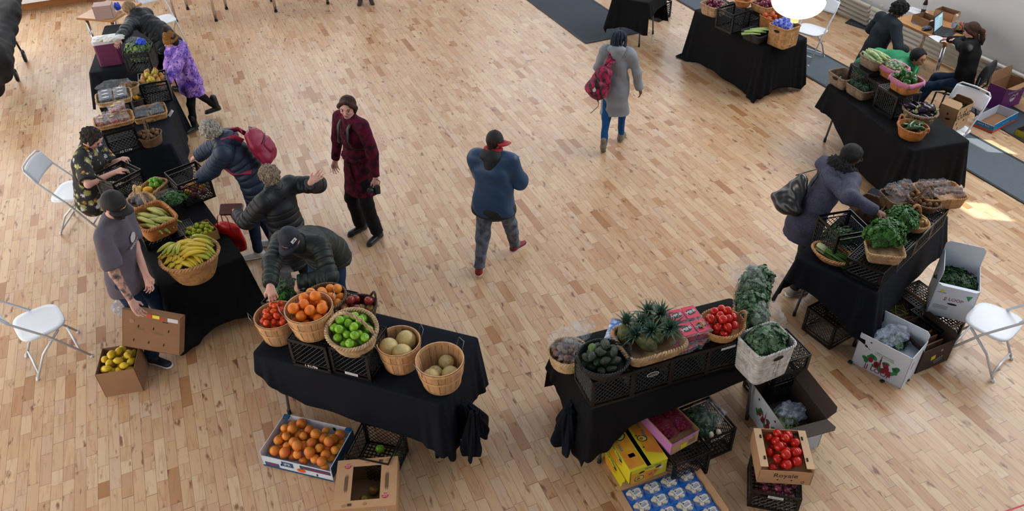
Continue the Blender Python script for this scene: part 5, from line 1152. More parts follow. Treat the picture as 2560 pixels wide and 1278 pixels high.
def deposit(n, samp, r, z0, rr, tries=14, lim=None):
    P = []
    for i in range(n):
        best = None
        for _ in range(tries):
            x, y = samp(rr); z = z0+r
            for q in P:
                d2 = (q[0]-x)**2+(q[1]-y)**2
                if d2 < 4*r*r: z = max(z, q[2]+math.sqrt(4*r*r-d2))
            if best is None or z < best[2]: best = (x, y, z)
        if lim and best[2] > lim(best[0], best[1]): continue
        P.append(best)
    return P
def fill(cont, kind, n, r, label, group=None, cat=None, name=None, seed=0, zf=None, a=None, b=None, off=(0, 0), lie=False, kinds=None, parts=True, sq=.97, scale=1, dome=None):
    rr = random.Random(seed*77+n); A = (a or cont.a*cont.k)-r*.9; Bb = (b or cont.b*cont.k)-r*.9; e = cont.e
    grow = (1-cont.k)/max(.01, (cont.ztop-cont.zf)) if a is None else 0
    def samp(q):
        if e > .8:
            t, u = q.uniform(0, 2*PI), math.sqrt(q.random()); return off[0]+A*u*math.cos(t), off[1]+Bb*u*math.sin(t)
        return off[0]+q.uniform(-A, A), off[1]+q.uniform(-Bb, Bb)
    dm = r*dome if dome is not None else r*1.9
    lim = lambda x, y: max(cont.ztop-r*.2, (cont.zf if zf is None else zf)+r*1.1)+dm*(1-((x-off[0])/(A+r))**2-((y-off[1])/(Bb+r))**2)
    P = deposit(n*2 if n > 12 else n, samp, r*sq, cont.zf if zf is None else zf, rr, lim=lim); out = []
    for i, p in enumerate(P):
        kd = kind if not kinds else rr.choices([k for k, w in kinds], [w for k, w in kinds])[0]
        me, st = fruit_mesh(kd); lb = label[kd] if isinstance(label, dict) else label
        o = bpy.data.objects.new(name or kd, me); COL.objects.link(o); tag(o, lb, cat or (name or kd).split('_')[-1], group)
        o.location = cont.w(p)
        if lie: o.rotation_euler = (PI/2+rr.uniform(-.25, .25), rr.uniform(-.3, .3), rr.uniform(0, 6.28))
        else: o.rotation_euler = (rr.uniform(-.9, .9), rr.uniform(-.9, .9), rr.uniform(0, 6.28))
        sc = rr.uniform(.94, 1.06)*scale; o.scale = (sc, sc, sc)
        if st and parts: link(st[0], st[1], o)
        out.append(o)
    return out
# leafy things
def leafmass(name, c, R, n, ls, mats, seed=0, curl=.5, up=.25, core=None, lobes=3, M_=None, half=True):
    rr = random.Random(seed); mb = MB()
    for i in range(n):
        t = rr.uniform(0, 2*PI); ph = math.acos(rr.uniform(-.15 if half else -1, 1)); k = rr.uniform(.78, 1.06)*(1+.16*math.sin(5*t+seed)*math.sin(4*ph+seed)+.08*math.sin(11*t+seed*2)*math.cos(9*ph))
        d = V((math.sin(ph)*math.cos(t), math.sin(ph)*math.sin(t), math.cos(ph))); p = V((d.x*R[0], d.y*R[1], d.z*R[2]))*k
        u = (d.orthogonal()@Matrix.Rotation(rr.uniform(0, 6.28), 3, d)).normalized(); v = d.cross(u); tl = rr.uniform(-curl, curl)
        s = ls*rr.uniform(.6, 1.3); nrm = (d+u*tl+V((0, 0, up))).normalized(); u = (u-nrm*u.dot(nrm)).normalized(); v = nrm.cross(u)
        pts = [p-u*s*.5]; 
        for a, b_ in ((-.15, .42), (.25, .5), (.5, .18)): pts.append(p+u*s*a+v*s*b_+nrm*s*rr.uniform(-.15, .2))
        pts.append(p+u*s*.62+nrm*s*.15)
        for a, b_ in ((.5, -.18), (.25, -.5), (-.15, -.42)): pts.append(p+u*s*a+v*s*b_+nrm*s*rr.uniform(-.15, .2))
        pts.append(p+nrm*s*.1); mb.add(pts, [(8, j, (j+1) % 8) for j in range(8)], rr.randrange(len(mats)), rr.random())
    cm = MB(); mb.ell((0, 0, 0), tuple(x*.82 for x in R), 18, 12, mi=0, tint=0)  # core tinted darkest, painted shade between the leaves
    o = mb.obj(name, mats, None, False); o.location = c; return o
leaf = {k: M('leaf_'+k, c, .5, nz=.3, nscale=30, tint=.25, spec=.35) for k, c in dict(parsley='#234f18', bright='#33701f', kale='#3a5c3a', dark='#16331a', broc='#2c4f2a', grey='#5d7a5a', pale='#8ba05a').items()}
cling = thin_plastic('clear_film', '#dfe6f0', .06, .12); cling2 = thin_plastic('frosted_bag', '#cfdcf2', .2, .22); shell_p = thin_plastic('clear_clamshell', '#e8eef5', .06, .08)
def plastic(name, label, c, R, seed=0, mat=None, sc=9, am=.16, cat='bag', parent=None, group=None, rot=None):
    mb = MB(); rr = random.Random(seed); f = [rr.uniform(0, 6) for _ in range(6)]
    def fn(q):
        k = 1+am*(math.sin(q.x*sc*.5+f[0]+2*math.sin(q.y*3+f[1]))*math.sin(q.z*sc*.45+f[2])+.6*math.sin(q.y*sc+f[3]+q.z*4)*math.sin(q.x*sc*1.3+f[4])); return q*k
    mb.ell((0, 0, 0), R, 40, 26, fn=fn, rot=rot); o = mb.obj(name, mat or cling, parent, False); o.location = c
    if parent is None: tag(o, label, cat, group)
    return o
ban_m = M('banana_peel', '#c9a521', .45, nscale=7, col2='#d2b83a', spec=.4, bump=.1); ban_g = M('green_banana_peel', '#8ea02e', .45, nscale=7, col2='#b4aa3c', spec=.4); plant_m = M('plantain_peel', '#7d8f38', .5, nscale=14, col2='#a39c4e'); tip_m = M('banana_tip', '#33261a', .8)
_bn = {}
def banana_mesh(m_, L=.19, bend=.9, r=.0175):
    k = (m_.name, L, bend)
    if k in _bn: return _bn[k]
    mb = MB(); R = L/bend; path = []; rs = []; n = 12
    for i in range(n+1):
        t = i/n; a = -bend/2+bend*t; path.append((R*math.sin(a), 0, R*(1-math.cos(a)))); rs.append(r*(min(1, (.28+2.6*t))*min(1, .35+2.4*(1-t)))**.8)
    mb.tube(path, rs, 5+1, 0); mb.tube([path[0], (path[0][0]-.022, 0, path[0][2]+.014)], [r*.36, r*.30], 6, 0); mb.tube([path[-1], (path[-1][0]+.006, 0, path[-1][2]+.004)], [r*.4, r*.3], 6, 1)
    _bn[k] = mb.mesh('banana', [m_, tip_m], True); return _bn[k]
def hand_of_bananas(label, Mx, n, m_, group, L=.19, bend=.9, fan=.17, seed=0):
    root = bpy.data.objects.new('banana_bunch', None); COL.objects.link(root); root.matrix_world = Mx; tag(root, label, 'bananas', group); rr = random.Random(seed)
    for i in range(n):
        a = (i-(n-1)/2)*fan; row = i % 2
        link('banana', banana_mesh(m_, L, bend), root, loc=(L*.45*(math.cos(a)-1)+.0, (i-(n-1)/2)*.030, .012*row-.004*abs(i-(n-1)/2)), rot=(-a*.9+rr.uniform(-.1, .1), rr.uniform(-.08, .08), a*.8))
    mb = MB(); mb.ell((-L*.52, 0, L*.13), (.016, .012*n*.6+.01, .012), 8, 6); mb.obj('bunch_stem', M('banana_stem', '#6b6a2c', .7), root, True); return root
# ================================================================ goods on the tables
TZ = TOP+.004; CZ = TZ+.28
def R_(k): # angle of a table's long edge
    d = TABLES[k][1]; return math.atan2(d.y, d.x)
# ---- T4: tomatoes, oranges, apples, melons
for (A, B, lab, kw) in (((717, 848), (812, 870), 'black crate with white marker writing under the basket of oranges', dict(text='46/16 I', side=2)), ((822, 868), (912, 890), 'black crate with a paper label under the green apple basket', dict(mark=1, side=2))):
    c, rz = edge(A, B, CZ, .33, .33, 1); crate(lab, c, TZ, rz, flip=True, **kw)
c, rz = edge((742, 800), (830, 822), CZ, .33, .33, 1); crate('black crate standing behind the oranges under the citrus basket', (c[0]+.06, c[1]+.10), TZ, rz, flip=True)
k = bushel('slatted wooden basket full of small tomatoes', (688, 787), TZ, .165, .235, fill=.62); fill(k, 'tomato', 60, .036, 'tomato in the slatted basket the man reaches into', 'small tomatoes in the slatted basket', seed=1, scale=.76, sq=.78)
k = bushel('slatted wooden basket holding large oranges on a crate', (771, 768), CZ, .178, .24, fill=.42); fill(k, 'orange', 18, .041, 'orange in the slatted basket on the crate', 'oranges in the slatted basket', seed=2)
k = wicker('oval honey wicker basket with looped rim full of green apples', (880, 812), CZ, .185, .175, .17, math.radians(-35), mat='pale', fill=.42, handle='arch_x', tilt=(math.radians(14), math.radians(4)), rim=.012); fill(k, 'green_apple', 34, .037, 'green apple in the looped wicker basket', 'green apples in the looped basket', name='apple', seed=3, scale=.92, sq=.9)
k = wicker('wooden basket of pale citrus behind the oranges', (812, 742), CZ-.04, .16, .16, .18, 0, mat='brown', fill=.6); fill(k, 'clementine', 14, .036, 'pale orange citrus in the basket behind the oranges', 'citrus behind the oranges', name='citrus_fruit', seed=4, scale=1.1)
k = wicker('dark wicker basket of red and green apples behind the green ones', (892, 768), CZ-.06, .15, .14, .15, .3, mat='dark', fill=.5, handle='ears'); fill(k, None, 16, .037, {'red_apple': 'dark red apple in the dark basket behind', 'mixed_apple': 'blushed apple in the dark basket behind'}, 'mixed apples in the dark basket', name='apple', seed=5, kinds=[('red_apple', 3), ('mixed_apple', 2)])
k = bushel('slatted wooden basket with three large pale melons', (996, 852), TZ, .165, .25, fill=.42)
for i, p in enumerate(((-.075, .03), (.07, .055), (.0, -.075))):
    o = link('melon', fruit_mesh('melon')[0], None, k.w((p[0], p[1], .42*.25+.075)), (.4*i, .3, i)); tag(o, 'smooth pale melon in the basket of three melons', 'melon', 'melons in the middle basket')
k = bushel('slatted wooden basket nearest the table corner with netted melons', (1099, 898), TZ, .178, .25, rz=.3, fill=.22)
for i, (x, y, z, kd) in enumerate(((-.09, .0, 0, 'melon'), (-.035, .03, -.02, 'netted_melon'), (.035, -.07, 0, 'melon'), (.085, .05, 0, 'netted_melon'))):
    o = link('melon', fruit_mesh(kd)[0], None, k.w((x, y, .22*.25+.065+z)), (.5*i, .3, i)); tag(o, 'melon lying low in the basket nearest the table corner', 'melon', 'melons in the corner basket'); o.scale = (.85,)*3
c, rz = edge((690, 745), (760, 728), TZ+.2, .3, .3, 1)
gb = at(716, 728, .88); bg = link('lettuce', leafmass('lettuce', gb, (.13, .10, .09), 420, .05, [leaf['dark'], leaf['bright']], 3).data, None, gb); bpy.data.objects.remove([o for o in bpy.data.objects if o.name.startswith('lettuce') and o is not bg][0]); tag(bg, 'dark leafy greens by the sleeve of the man in the green jacket', 'greens')
plastic('produce_bag', 'clear bag of greens under the arm of the man in the green jacket', at(712, 700, .98), (.10, .09, .11), 4, cling)
crate('open black crate under the greens beside the tomato basket', at(722, 735, .9), TZ, R_('T4'), h=.14)
# ---- T5
row = [((1488, 957), (1582, 931)), ((1587, 929), (1683, 900)), ((1684, 899), (1778, 873)), ((1780, 872), (1866, 848))]
labs = ['black crate at the table end under the avocado bowl', 'black crate with a white oval badge under the pineapples', 'black crate between the pineapple and tomato crates', 'black crate with a white tape strip under the round tomato basket']
for i, ((A, B), lb) in enumerate(zip(row, labs)):
    c, rz = edge(A, B, CZ, .33, .33, 1); k = crate(lb, c, TZ, rz, flip=True, s=.325)
    if i == 1:
        mb = MB(); F = Face((0, .1625, .14), (-1, 0, 0), (0, 0, 1), .002); F.oval(mb, 0, -.05, .10, .045); F.oval(mb, 0, -.05, .088, .034, mi=1, h=.001); F.text(mb, 'DAIRY', 0, -.05, .022, h=.003); mb.obj('oval_badge', [ink, crate_m], k.root)
    if i == 3:
        mb = MB(); Face((0, .1625, .14), (-1, 0, 0), (0, 0, 1), .002).rect(mb, 0, -.10, .12, .022, .03); mb.obj('tape_strip', sticker, k.root)
r5 = R_('T5')
k = wicker('round black wicker bowl heaped with avocados', (1508, 893), CZ, .185, .175, .11, r5, mat='black', fill=.3, handle='ears', taper=.75)
fill(k, None, 46, .037, {'avocado': 'dark avocado in the round black bowl', 'green_avocado': 'bright green avocado in the round black bowl'}, 'avocados in the black bowl', name='avocado', seed=6, kinds=[('avocado', 5), ('green_avocado', 1)], lie=True, sq=.9, dome=3.0, scale=.9)
k = wicker('shallow rectangular wicker tray holding the pineapples', (1622, 845), CZ, .235, .185, .10, r5+.04, e=.35, mat='tan', fill=.2, taper=.86, rim=.013)
pine_b = M('pineapple_rind', '#3f4a2c', .6, nscale=30, col2='#6d6a38', bump=.3); pine_l = M('pineapple_leaf', '#3b5d4a', .5, nz=.3, nscale=20, tint=.3); tag_m = M('orange_tag', '#c75f1c', .6)
_pb = MB(); _pb.lathe([(.004, -.085), (.032, -.082), (.050, -.055), (.057, -.01), (.054, .04), (.040, .075), (.018, .088), (.002, .09)], 40, fn=lambda a, z: 1+.055*abs(math.sin(a*4+z*62))*abs(math.sin(a*4-z*62))); pb_me = _pb.mesh('fruit_body', pine_b, True)
def crown_mesh(seed):
    rr = random.Random(seed); mb = MB()
    for i in range(46):
        a = i*2.4; el = .25+1.15*(i/46)**.7; L_ = rr.uniform(.075, .115)*(1 if i < 34 else .9); d = V((math.cos(a)*math.cos(el), math.sin(a)*math.cos(el), math.sin(el))); s = V((-math.sin(a), math.cos(a), 0)); P = []
        for j in range(5):
            t = j/4; w = .011*(1-t)**.7+.0005; p = d*L_*t+V((d.x, d.y, 0))*L_*.35*t*t*(1 if el < 1 else .2)+V((0, 0, .05*t*(1-t))); P += [p-s*w, p+V((0, 0, -.003*(1-t))), p+s*w]
        mb.add(P, [(j*3+q, j*3+q+1, j*3+q+4, j*3+q+3) for j in range(4) for q in (0, 1)], 0, rr.random())
    return mb.mesh('crown', pine_l)
cm_ = [crown_mesh(i) for i in range(3)]
pps = [((-.15, .08), -.2, .1), ((-.06, .09), .25, -.2), ((.06, .12), .1, .1), ((-.05, -.05), .75, .3), ((.04, -.02), .5, -.1), ((.14, .0), .55, -.3), ((.13, .10), .0, -.15), ((-.14, -.06), .3, .5)]
for i, ((x, y), tx, ty) in enumerate(pps[:7]):
    p = k.w((x, y, .115 if i not in (3, 4, 5) else .12)); root = thing('pineapple', 'green pineapple '+['standing at the back corner beside the blue packet', 'standing at the back between two others', 'with the tallest crown at the back', 'lying low at the front near the avocados', 'with an orange paper tag at the tray front', 'at the tray side beside the grape tomatoes, with a tag', 'at the back corner beside the grape tomatoes', 'x'][i], 'pineapple', p, 0, 'pineapples in the tray'); root.rotation_euler = (tx, ty, i*1.3)
    link('fruit_body', pb_me, root); link('crown', cm_[i % 3], root, (0, 0, .082))
    if i in (4, 5): mb = MB(); Face((0, -.058, .02), (1, 0, 0), (0, 0, 1), .004).poly(mb, [(-.03, -.02), (.03, -.015), (.01, .03)]); mb.obj('paper_tag', tag_m, root)
# grape tomatoes in clamshells
gt_red = M('grape_tomato', '#b52018', .2); pink_lab = M('magenta_label', '#c21846', .4); lab_blk = M('label_black', '#1c1418', .5)
def berry_fill(parent, a, b, h, r, mat, seed, n=60, nm='berries', mats2=None):
    mb = MB(); rr = random.Random(seed)
    for i in range(n): mb.ell((rr.uniform(-a+r, a-r), rr.uniform(-b+r, b-r), r+rr.random()**.6*(h-2*r)), (r, r, r*1.05), 8, 6, tint=rr.random(), mi=rr.randrange(2) if mats2 else 0)
    return tag(mb.obj(nm, [mat, mats2] if mats2 else mat, parent, True), kind='stuff')
def clamshell(label, p, rz, a, b, h, berr, seed, text=None, lab=None, tmat=None, group=None, r=.012, n=60, tilt=(0, 0), lid=None, mats2=None, bn='berries', disc=None):
    t = thing('clamshell_punnet', label, 'punnet', p, rz, group); t.rotation_euler = (tilt[0], tilt[1], rz)
    berry_fill(t, a-.004, b-.004, h-.004, r, berr, seed, n, bn, mats2)
    mb = MB(); mb.box((0, 0, h/2), (2*a*.94, 2*b*.94, h), taper=1.06); mb.box((0, 0, h+.003), (2*a+.01, 2*b+.01, .006)); mb.obj('clear_shell', lid or shell_p, t)
    if lab:
        mb = MB(); F = Face((0, 0, h+.0065), (1, 0, 0), (0, 1, 0), .001)
        if disc: F.oval(mb, disc[0], disc[1], disc[2], disc[3], 0)
        else: F.rect(mb, 0, 0, 2*a*.96, 2*b*.9); F.oval(mb, 0, -.0, 2*a*.8, 2*b*.42, .25, 1, h=.0008)
        if text: F.text(mb, text, 0, 0, a*.75, .25, 2, .02, h=.0022)
        mb.obj('printed_label', [lab, lab_blk, tmat or ink], t)
    return t
for i in range(8):
    u, v, z = (i % 2), (i//2) % 2, i//4
    c = at(1722, 812, CZ+.1); d, n = TABLES['T5'][1], TABLES['T5'][2]; p = c+d*((u-.5)*.115)+n*((v-.5)*.155+.01); p.z = CZ+.004+z*.068
    clamshell('stacked clear punnet of grape tomatoes with magenta %s label between the pineapples and tomato basket' % 'MINI', p, r5+.05*((i % 3)-1), .055, .07, .055, gt_red, i, 'MINI', pink_lab, None, 'grape tomato punnets', n=46)
for i in range(3):
    c = at(1700+i*22, 868-i*8, CZ+.03); clamshell('lower clear punnet of loose grape tomatoes at the crate edge', V((c.x, c.y, CZ+.004)), r5+.3*i, .045, .055, .045, gt_red, i+20, None, None, None, 'punnets at the crate edge', n=40)
k = wicker('round honey wicker basket with a loop handle heaped with ripe red tomatoes', (1805, 808), CZ, .165, .155, .10, r5, mat='honey', fill=.4, taper=.72, handle='arch_y' if 0 else 'ears')
fill(k, 'red_tomato', 60, .036, 'large ripe red tomato heaped in the round honey basket', 'ripe tomatoes in the round basket', name='tomato', seed=8, sq=.86, scale=.9, dome=3.2)
d5, n5 = TABLES['T5'][1], TABLES['T5'][2]
k = wicker('white rectangular wicker basket with curly green vegetables', (1917, 850), TZ+.05, .17, .14, .30, r5+.12, e=.3, mat='white', fill=.75, taper=.9, handle='hole')
lm = leafmass('curly_kale', k.w((.0, 0, .26)), (.145, .115, .14), 1500, .038, [leaf['kale'], leaf['grey']], 5, core=1); tag(lm, 'blue green curly kale filling the white wicker basket', 'kale')
k2 = wicker('long rectangular basket with film-wrapped greens at the table corner', (1880, 770), CZ-.15, .28, .13, .13, r5+1.0, e=.35, mat='tan', fill=.5, rim=.012)
for i, (x, y, z, s) in enumerate(((-.18, 0, .16, 5), (-.05, .02, .2, 6), (.08, .0, .22, 7), (.2, -.02, .24, 8))):
    lm = leafmass('leafy_greens', k2.w((x, y, z)), (.12, .11, .12), 700, .034, [leaf['kale'], leaf['broc'], leaf['grey']], s); tag(lm, 'bunch of bluish leafy greens in the long basket at the table corner', 'greens', 'leafy bunches in the long basket')
for i, (x, y, z) in enumerate(((-.24, -.10, .26), (.24, .10, .28), (.30, -.08, .16), (.1, .05, .33))):
    plastic('film_wrap', 'crumpled clear film '+['in front of', 'beyond', 'on the outer side of', 'on top of'][i]+' the leafy greens at the table corner', k2.w((x, y, z)), (.11, .10, .13), i+3, cling, 11, .22, 'film', group='films around the greens')
k = wicker('shallow straw basket of film-wrapped mushrooms at the table end', (1420, 878), TZ, .15, .15, .12, 0, mat='straw', fill=.5, taper=.85)
fill(k, 'brown_mushroom', 60, .022, 'brown mushroom inside the film-wrapped packs at the table end', 'wrapped brown mushrooms', name='mushroom', seed=9)
for i, (px, s) in enumerate((((1408, 850), .11), ((1440, 835), .10), ((1462, 818), .08), ((1425, 875), .10))): plastic('film_pack', 'crinkled clear film pack of mushrooms at the pineapple table end', at(*px, TZ+.17), (s, s*.9, s*.7), 20+i, cling, 12, .2, 'pack', group='film packs of mushrooms')
b = Box('blue and white printed packet between the avocados and pineapples', at(1535, 838, CZ).xy, CZ, r5+.9, .22, .10, .05, M('blue_white_print', '#2b62b4', .4, nscale=25, col2='#d4dbe6'), closed=True, name='printed_packet', cat='packet')
# ---- T3: bananas and plantains
k = wicker('large round honey wicker basket heaped with bananas', (474, 636), TZ, .245, .225, .24, .2, mat='honey', fill=.62, taper=.62, dip=0, step=.018, amp=.005, rim=.012)
hb = []
r3 = R_('T3')
specs = [(-.15, .06, .16, 2.2, .5, 'b'), (-.09, -.02, .17, 1.9, .4, 'b'), (.0, .05, .19, 1.6, .3, 'b'), (.06, -.04, .2, 1.2, .5, 'b'), (.13, .02, .18, .9, .4, 'b'), (.14, -.10, .16, .5, .3, 'g'), (-.02, -.13, .15, .3, .2, 'b'), (-.14, .13, .2, 2.4, .6, 'g'), (.17, .12, .17, 1.1, .5, 'g'), (.03, .14, .16, 1.5, .2, 'b'), (-.16, -.08, .14, 2.0, .3, 'b')]
for i, (x, y, z, a, tl, c_) in enumerate(specs):
    Mx = k.M@Matrix.Translation((x*.76, y*.76, z+.105))@Matrix.Rotation(a+PI/2, 4, 'Z')@Matrix.Rotation(PI, 4, 'X')@Matrix.Rotation(tl*.25, 4, 'Y')
    hand_of_bananas('ripe yellow banana bunch in the big round basket' if c_ == 'b' else 'greenish banana bunch in the big round basket', Mx, 5 if i % 3 else 6, ban_m if c_ == 'b' else ban_g, 'yellow banana bunches' if c_ == 'b' else 'greenish banana bunches', seed=i)
k = wicker('rectangular brown wicker basket of green plantains', (381, 540), TZ+.12, .215, .165, .15, r3+.15, e=.4, mat='orange', fill=.5, taper=.85, rim=.012)
rr = random.Random(5); lay = deposit(16, lambda q: (q.uniform(-.13, .13), q.uniform(-.09, .09)), .028, k.zf, rr)
for i, p in enumerate(lay):
    o = link('plantain', banana_mesh(plant_m, .24, .5, .023), None); o.matrix_world = k.M@Matrix.Translation((p[0], p[1], p[2]-.005))@Matrix.Rotation(.5+rr.uniform(-.35, .35), 4, 'Z')@Matrix.Rotation(PI+rr.uniform(-.2, .2), 4, 'X'); tag(o, 'green plantain in the rectangular brown basket', 'plantain', 'plantains in the brown basket')
crate('black crate under the plantain basket', at(392, 575, TZ+.1).xy, TZ, r3, flip=True, h=.12, s=.30)
k = wicker('small arched-handle wicker basket with bagged cherries', (352, 502), TZ+.16, .13, .11, .10, r3+.2, e=.6, mat='tan', fill=.4, handle='arch_x', rim=.010); cherry = M('dark_cherry', '#1c0c1c', .2)
for i, (x, y) in enumerate(((-.05, .0), (.055, .02))):
    t = thing('cherry_bag', 'small clear bag of dark cherries in the arched-handle basket', 'bag', k.w((x, y, .05)), 0, 'cherry bags'); berry_fill(t, .05, .045, .07, .012, cherry, i, 36, 'cherries'); plastic('clear_bag', '', (0, 0, .055), (.055, .05, .07), i, cling, parent=t)
crate('black crate under the arched-handle cherry basket', at(355, 512, TZ+.1).xy, TZ, r3, flip=True, h=.15, s=.28)
k = wicker('long wicker basket of mangoes and limes behind the cherries', (372, 472), TZ+.10, .19, .10, .11, r3-.95, e=.35, mat='honey', fill=.45, rim=.010)
fill(k, 'mango', 10, .04, 'yellow mango in the long wicker basket', 'mangoes in the long basket', seed=11, a=.10, b=.08, off=(-.08, 0), lie=True); fill(k, 'lime', 14, .027, 'green lime at the end of the long wicker basket', 'limes in the long basket', seed=12, a=.07, b=.085, off=(.11, 0))
crate('black crate under the mango and lime basket', at(375, 488, TZ+.05).xy, TZ, r3+.1, flip=True, h=.095, s=.30)
crate('black crate held open by the man in the floral shirt', at(296, 440, CZ-.05).xy, TZ, r3+.35, h=.28)
k = crate('black crate with white writing that the older woman reaches into', at(466, 432, CZ).xy, TZ, r3+.1, text='CE/11/2', side=0, fill=.12); fill(k, None, 12, .037, {'red_apple': 'red apple at the bottom of the crate by the older woman', 'mango': 'yellow fruit at the bottom of the crate by the older woman'}, 'fruit low in the open crate', name='fruit', seed=13, kinds=[('red_apple', 2), ('mango', 1)], scale=.9)
b = Box('shallow wood-edged box of small yellow green peppers', at(497, 575, TZ+.1).xy, TZ, r3+.1, .24, .27, .10, M('pale_wood_box', '#b08a4a', .6), fill=.4, name='pepper_box'); fill(b.c, 'hot_pepper', 70, .02, 'small yellow green pepper in the wood-edged box', 'small peppers in the wood-edged box', name='pepper', seed=14)
crate('low black crate beside the box of small peppers', at(452, 572, TZ+.1).xy, TZ, r3, flip=True, h=.10, s=.24)
lm = leafmass('dill_bunch', at(432, 500, TZ+.16), (.12, .07, .08), 700, .022, [leaf['grey'], leaf['bright']], 8); tag(lm, 'feathery dill bunch lying behind the plantains', 'herb')
plastic('herb_bag', 'clear bag around the dill bunch', at(415, 490, TZ+.17), (.12, .07, .06), 9, cling)
k = wicker('small pale box standing behind the box of peppers', (505, 545), TZ, .06, .05, .05, r3, e=.3, mat='tan', fill=.3) if 0 else None
pt_m = M('price_card', '#c5cad6', .6)
def price_card(label, p, rz, tx=.9):
    t = thing('price_card', label, 'card', p, rz, 'white price cards'); mb = MB(); mb.box((0, 0, 0), (.06, .002, .085)); o = mb.obj('card', pt_m, t); mb = MB(); F = Face((0, -.001, .0), (1, 0, 0), (0, 0, 1), .0008); F.text(mb, '2.50', 0, .01, .024); mb.obj('handwriting', lab_blk, t); t.rotation_euler = (tx, 0, rz)
price_card('white price card beside the box of small yellow green peppers', at(525, 572, TZ+.06), r3+2.6)
price_card('white price card hanging by the tray of wrapped grapes', at(427, 283, TZ+.03), 2.0)
price_card('white price card hanging between the strawberries and the grape tray', at(330, 300, TZ+.2), 1.2)
# ---- T2: berries, kiwis, pears
r2 = R_('T2')-PI/2
CE = [((262, 336), (331, 318), 'black crate with white marker writing under the strawberry tray', dict(text='4612 SV', side=2)), ((256, 268), (318, 256), 'black crate under the blueberry tray', {})]
for A, B, lb, kw in CE: c, rz = edge(A, B, CZ, .33, .33, 1); crate(lb, c, TZ, rz, flip=True, **kw)
tray_m = wick['honey']
k = wicker('rectangular wicker tray stacked with strawberry punnets', (284, 297), CZ, .20, .15, .045, r2+.12, e=.3, mat='honey', fill=.15, taper=.95, rim=.008)
straw = M('strawberry', '#a01c1c', .35, nz=.2, nscale=60, tint=.2); straw2 = M('strawberry_pale', '#8f6a58', .4); yl = M('yellow_label', '#d3b410', .5)
for i in range(7):
    x, y, z = ((-.12, -.04, 0), (-.12, .06, 0), (.0, -.07, 0), (.0, .06, 0), (.1, -.06, 0), (.04, .0, 1), (.10, .06, 1))[i]
    clamshell('clear punnet of strawberries with a yellow label', k.w((x, y, .012+z*.085)), r2+.12+.1*(i % 3), .055, .065, .075, straw, i+40, None, yl, None, 'strawberry punnets', r=.015, n=40, mats2=straw2, bn='strawberries', disc=(0, .04, .05, .025))
k = wicker('rectangular wicker tray of clear blueberry punnets', (284, 240), CZ, .19, .16, .05, r2+.1, e=.3, mat='tan', fill=.15, taper=.95)
blueb = M('blueberry', '#222c48', .5, tint=.2); wl = M('white_label', '#c9ced8', .5)
for i in range(6):
    clamshell('clear punnet of blueberries with a white label', k.w(((i % 2-.5)*.16, (i//2-1)*.095, .012)), r2+.1, .07, .042, .075, blueb, i+60, None, wl, None, 'blueberry punnets', r=.0085, n=130, bn='blueberries', disc=(0, .005, .07, .022))
plastic('film_wrap', 'sheet of clear film behind the blueberry punnets', at(288, 212, CZ+.03), (.2, .07, .06), 7, cling, cat='film')
k = wicker('small oval wicker basket of potatoes behind the blueberries', (322, 215), CZ-.1, .11, .10, .10, 0, mat='tan', fill=.5); fill(k, 'kiwi', 16, .028, 'small brown potato in the oval basket behind the blueberries', 'small potatoes', name='potato', seed=15)
k = wicker('small round wicker basket with yellow fruit beside the crate of pears', (336, 246), TZ, .11, .10, .10, 0, mat='dark', fill=.4); fill(k, 'mango', 7, .04, 'yellow fruit in the small round basket beside the pear crate', 'yellow fruit in the small basket', name='mango', seed=16)
c, rz = edge((346, 212), (416, 200), CZ, .33, .33, 1); k = crate('black crate heaped with brown and yellow pears', c, TZ, rz, fill=.82); fill(k, None, 34, .038, {'pear': 'brown skinned pear on top of the black crate', 'yellow_pear': 'yellow pear on top of the black crate'}, 'pears in the black crate', name='pear', seed=17, kinds=[('pear', 3), ('yellow_pear', 1)], zf=.225)
k = wicker('rectangular wooden tray of film-wrapped dark grapes', (372, 278), TZ, .19, .165, .07, r2+.12, e=.25, mat='honey', fill=.3, taper=.94)
grape = M('dark_grape', '#16141c', .25)
for i in range(4): t = clamshell('clear pack of dark grapes on the wooden tray', k.w(((i % 2-.5)*.17, (i//2-.5)*.14, .03)), r2+.2*i, .075, .06, .06, grape, 80+i, None, None, None, 'grape packs', r=.011, n=60, bn='grapes')
k = wicker('round brown basket with tall arched handle full of kiwis', (371, 334), TZ, .135, .12, .13, r2, mat='brown', fill=.6, handle='arch_y', dip=.2); fill(k, 'kiwi', 44, .026, 'brown kiwi in the arched-handle basket', 'kiwis in the arched-handle basket', seed=18, dome=1.5)
# ---- T1: cool box, crate of greens
r1 = R_('T1'); m_cool = M('purple_cooler', '#5d1c48', .45); grey_pl = M('grey_plastic', '#9a98a6', .45)
p = at(272, 128, TZ+.16); t = thing('cool_box', 'purple cool box with a grey hinged handle', 'cool box', (p.x, p.y, TZ), r1+PI/2+.05)
mb = MB(); mb.rbox((0, 0, .15), (.30, .22, .30), .03); mb.obj('cooler_body', m_cool, t, False)
mb = MB(); mb.rbox((0, 0, .325), (.31, .23, .05), .03); mb.obj('lid', M('white_lid', '#c7c9d2', .45), t)
mb = MB(); mb.tube([(-.065, -.122, .25), (-.065, -.128, .13), (.065, -.128, .13), (.065, -.122, .25)], .010, 8, closed=True); mb.obj('handle', grey_pl, t, True)
mb = MB(); mb.ell((.08, -.112, .04), (.016, .01, .016), 12, 8); mb.obj('drain_plug', grey_pl, t, True)
c, rz = edge((304, 136), (370, 130), CZ, .33, .33, 1); k = crate('black crate of leafy greens and white radishes beside the cool box', c, TZ, rz, fill=.5)
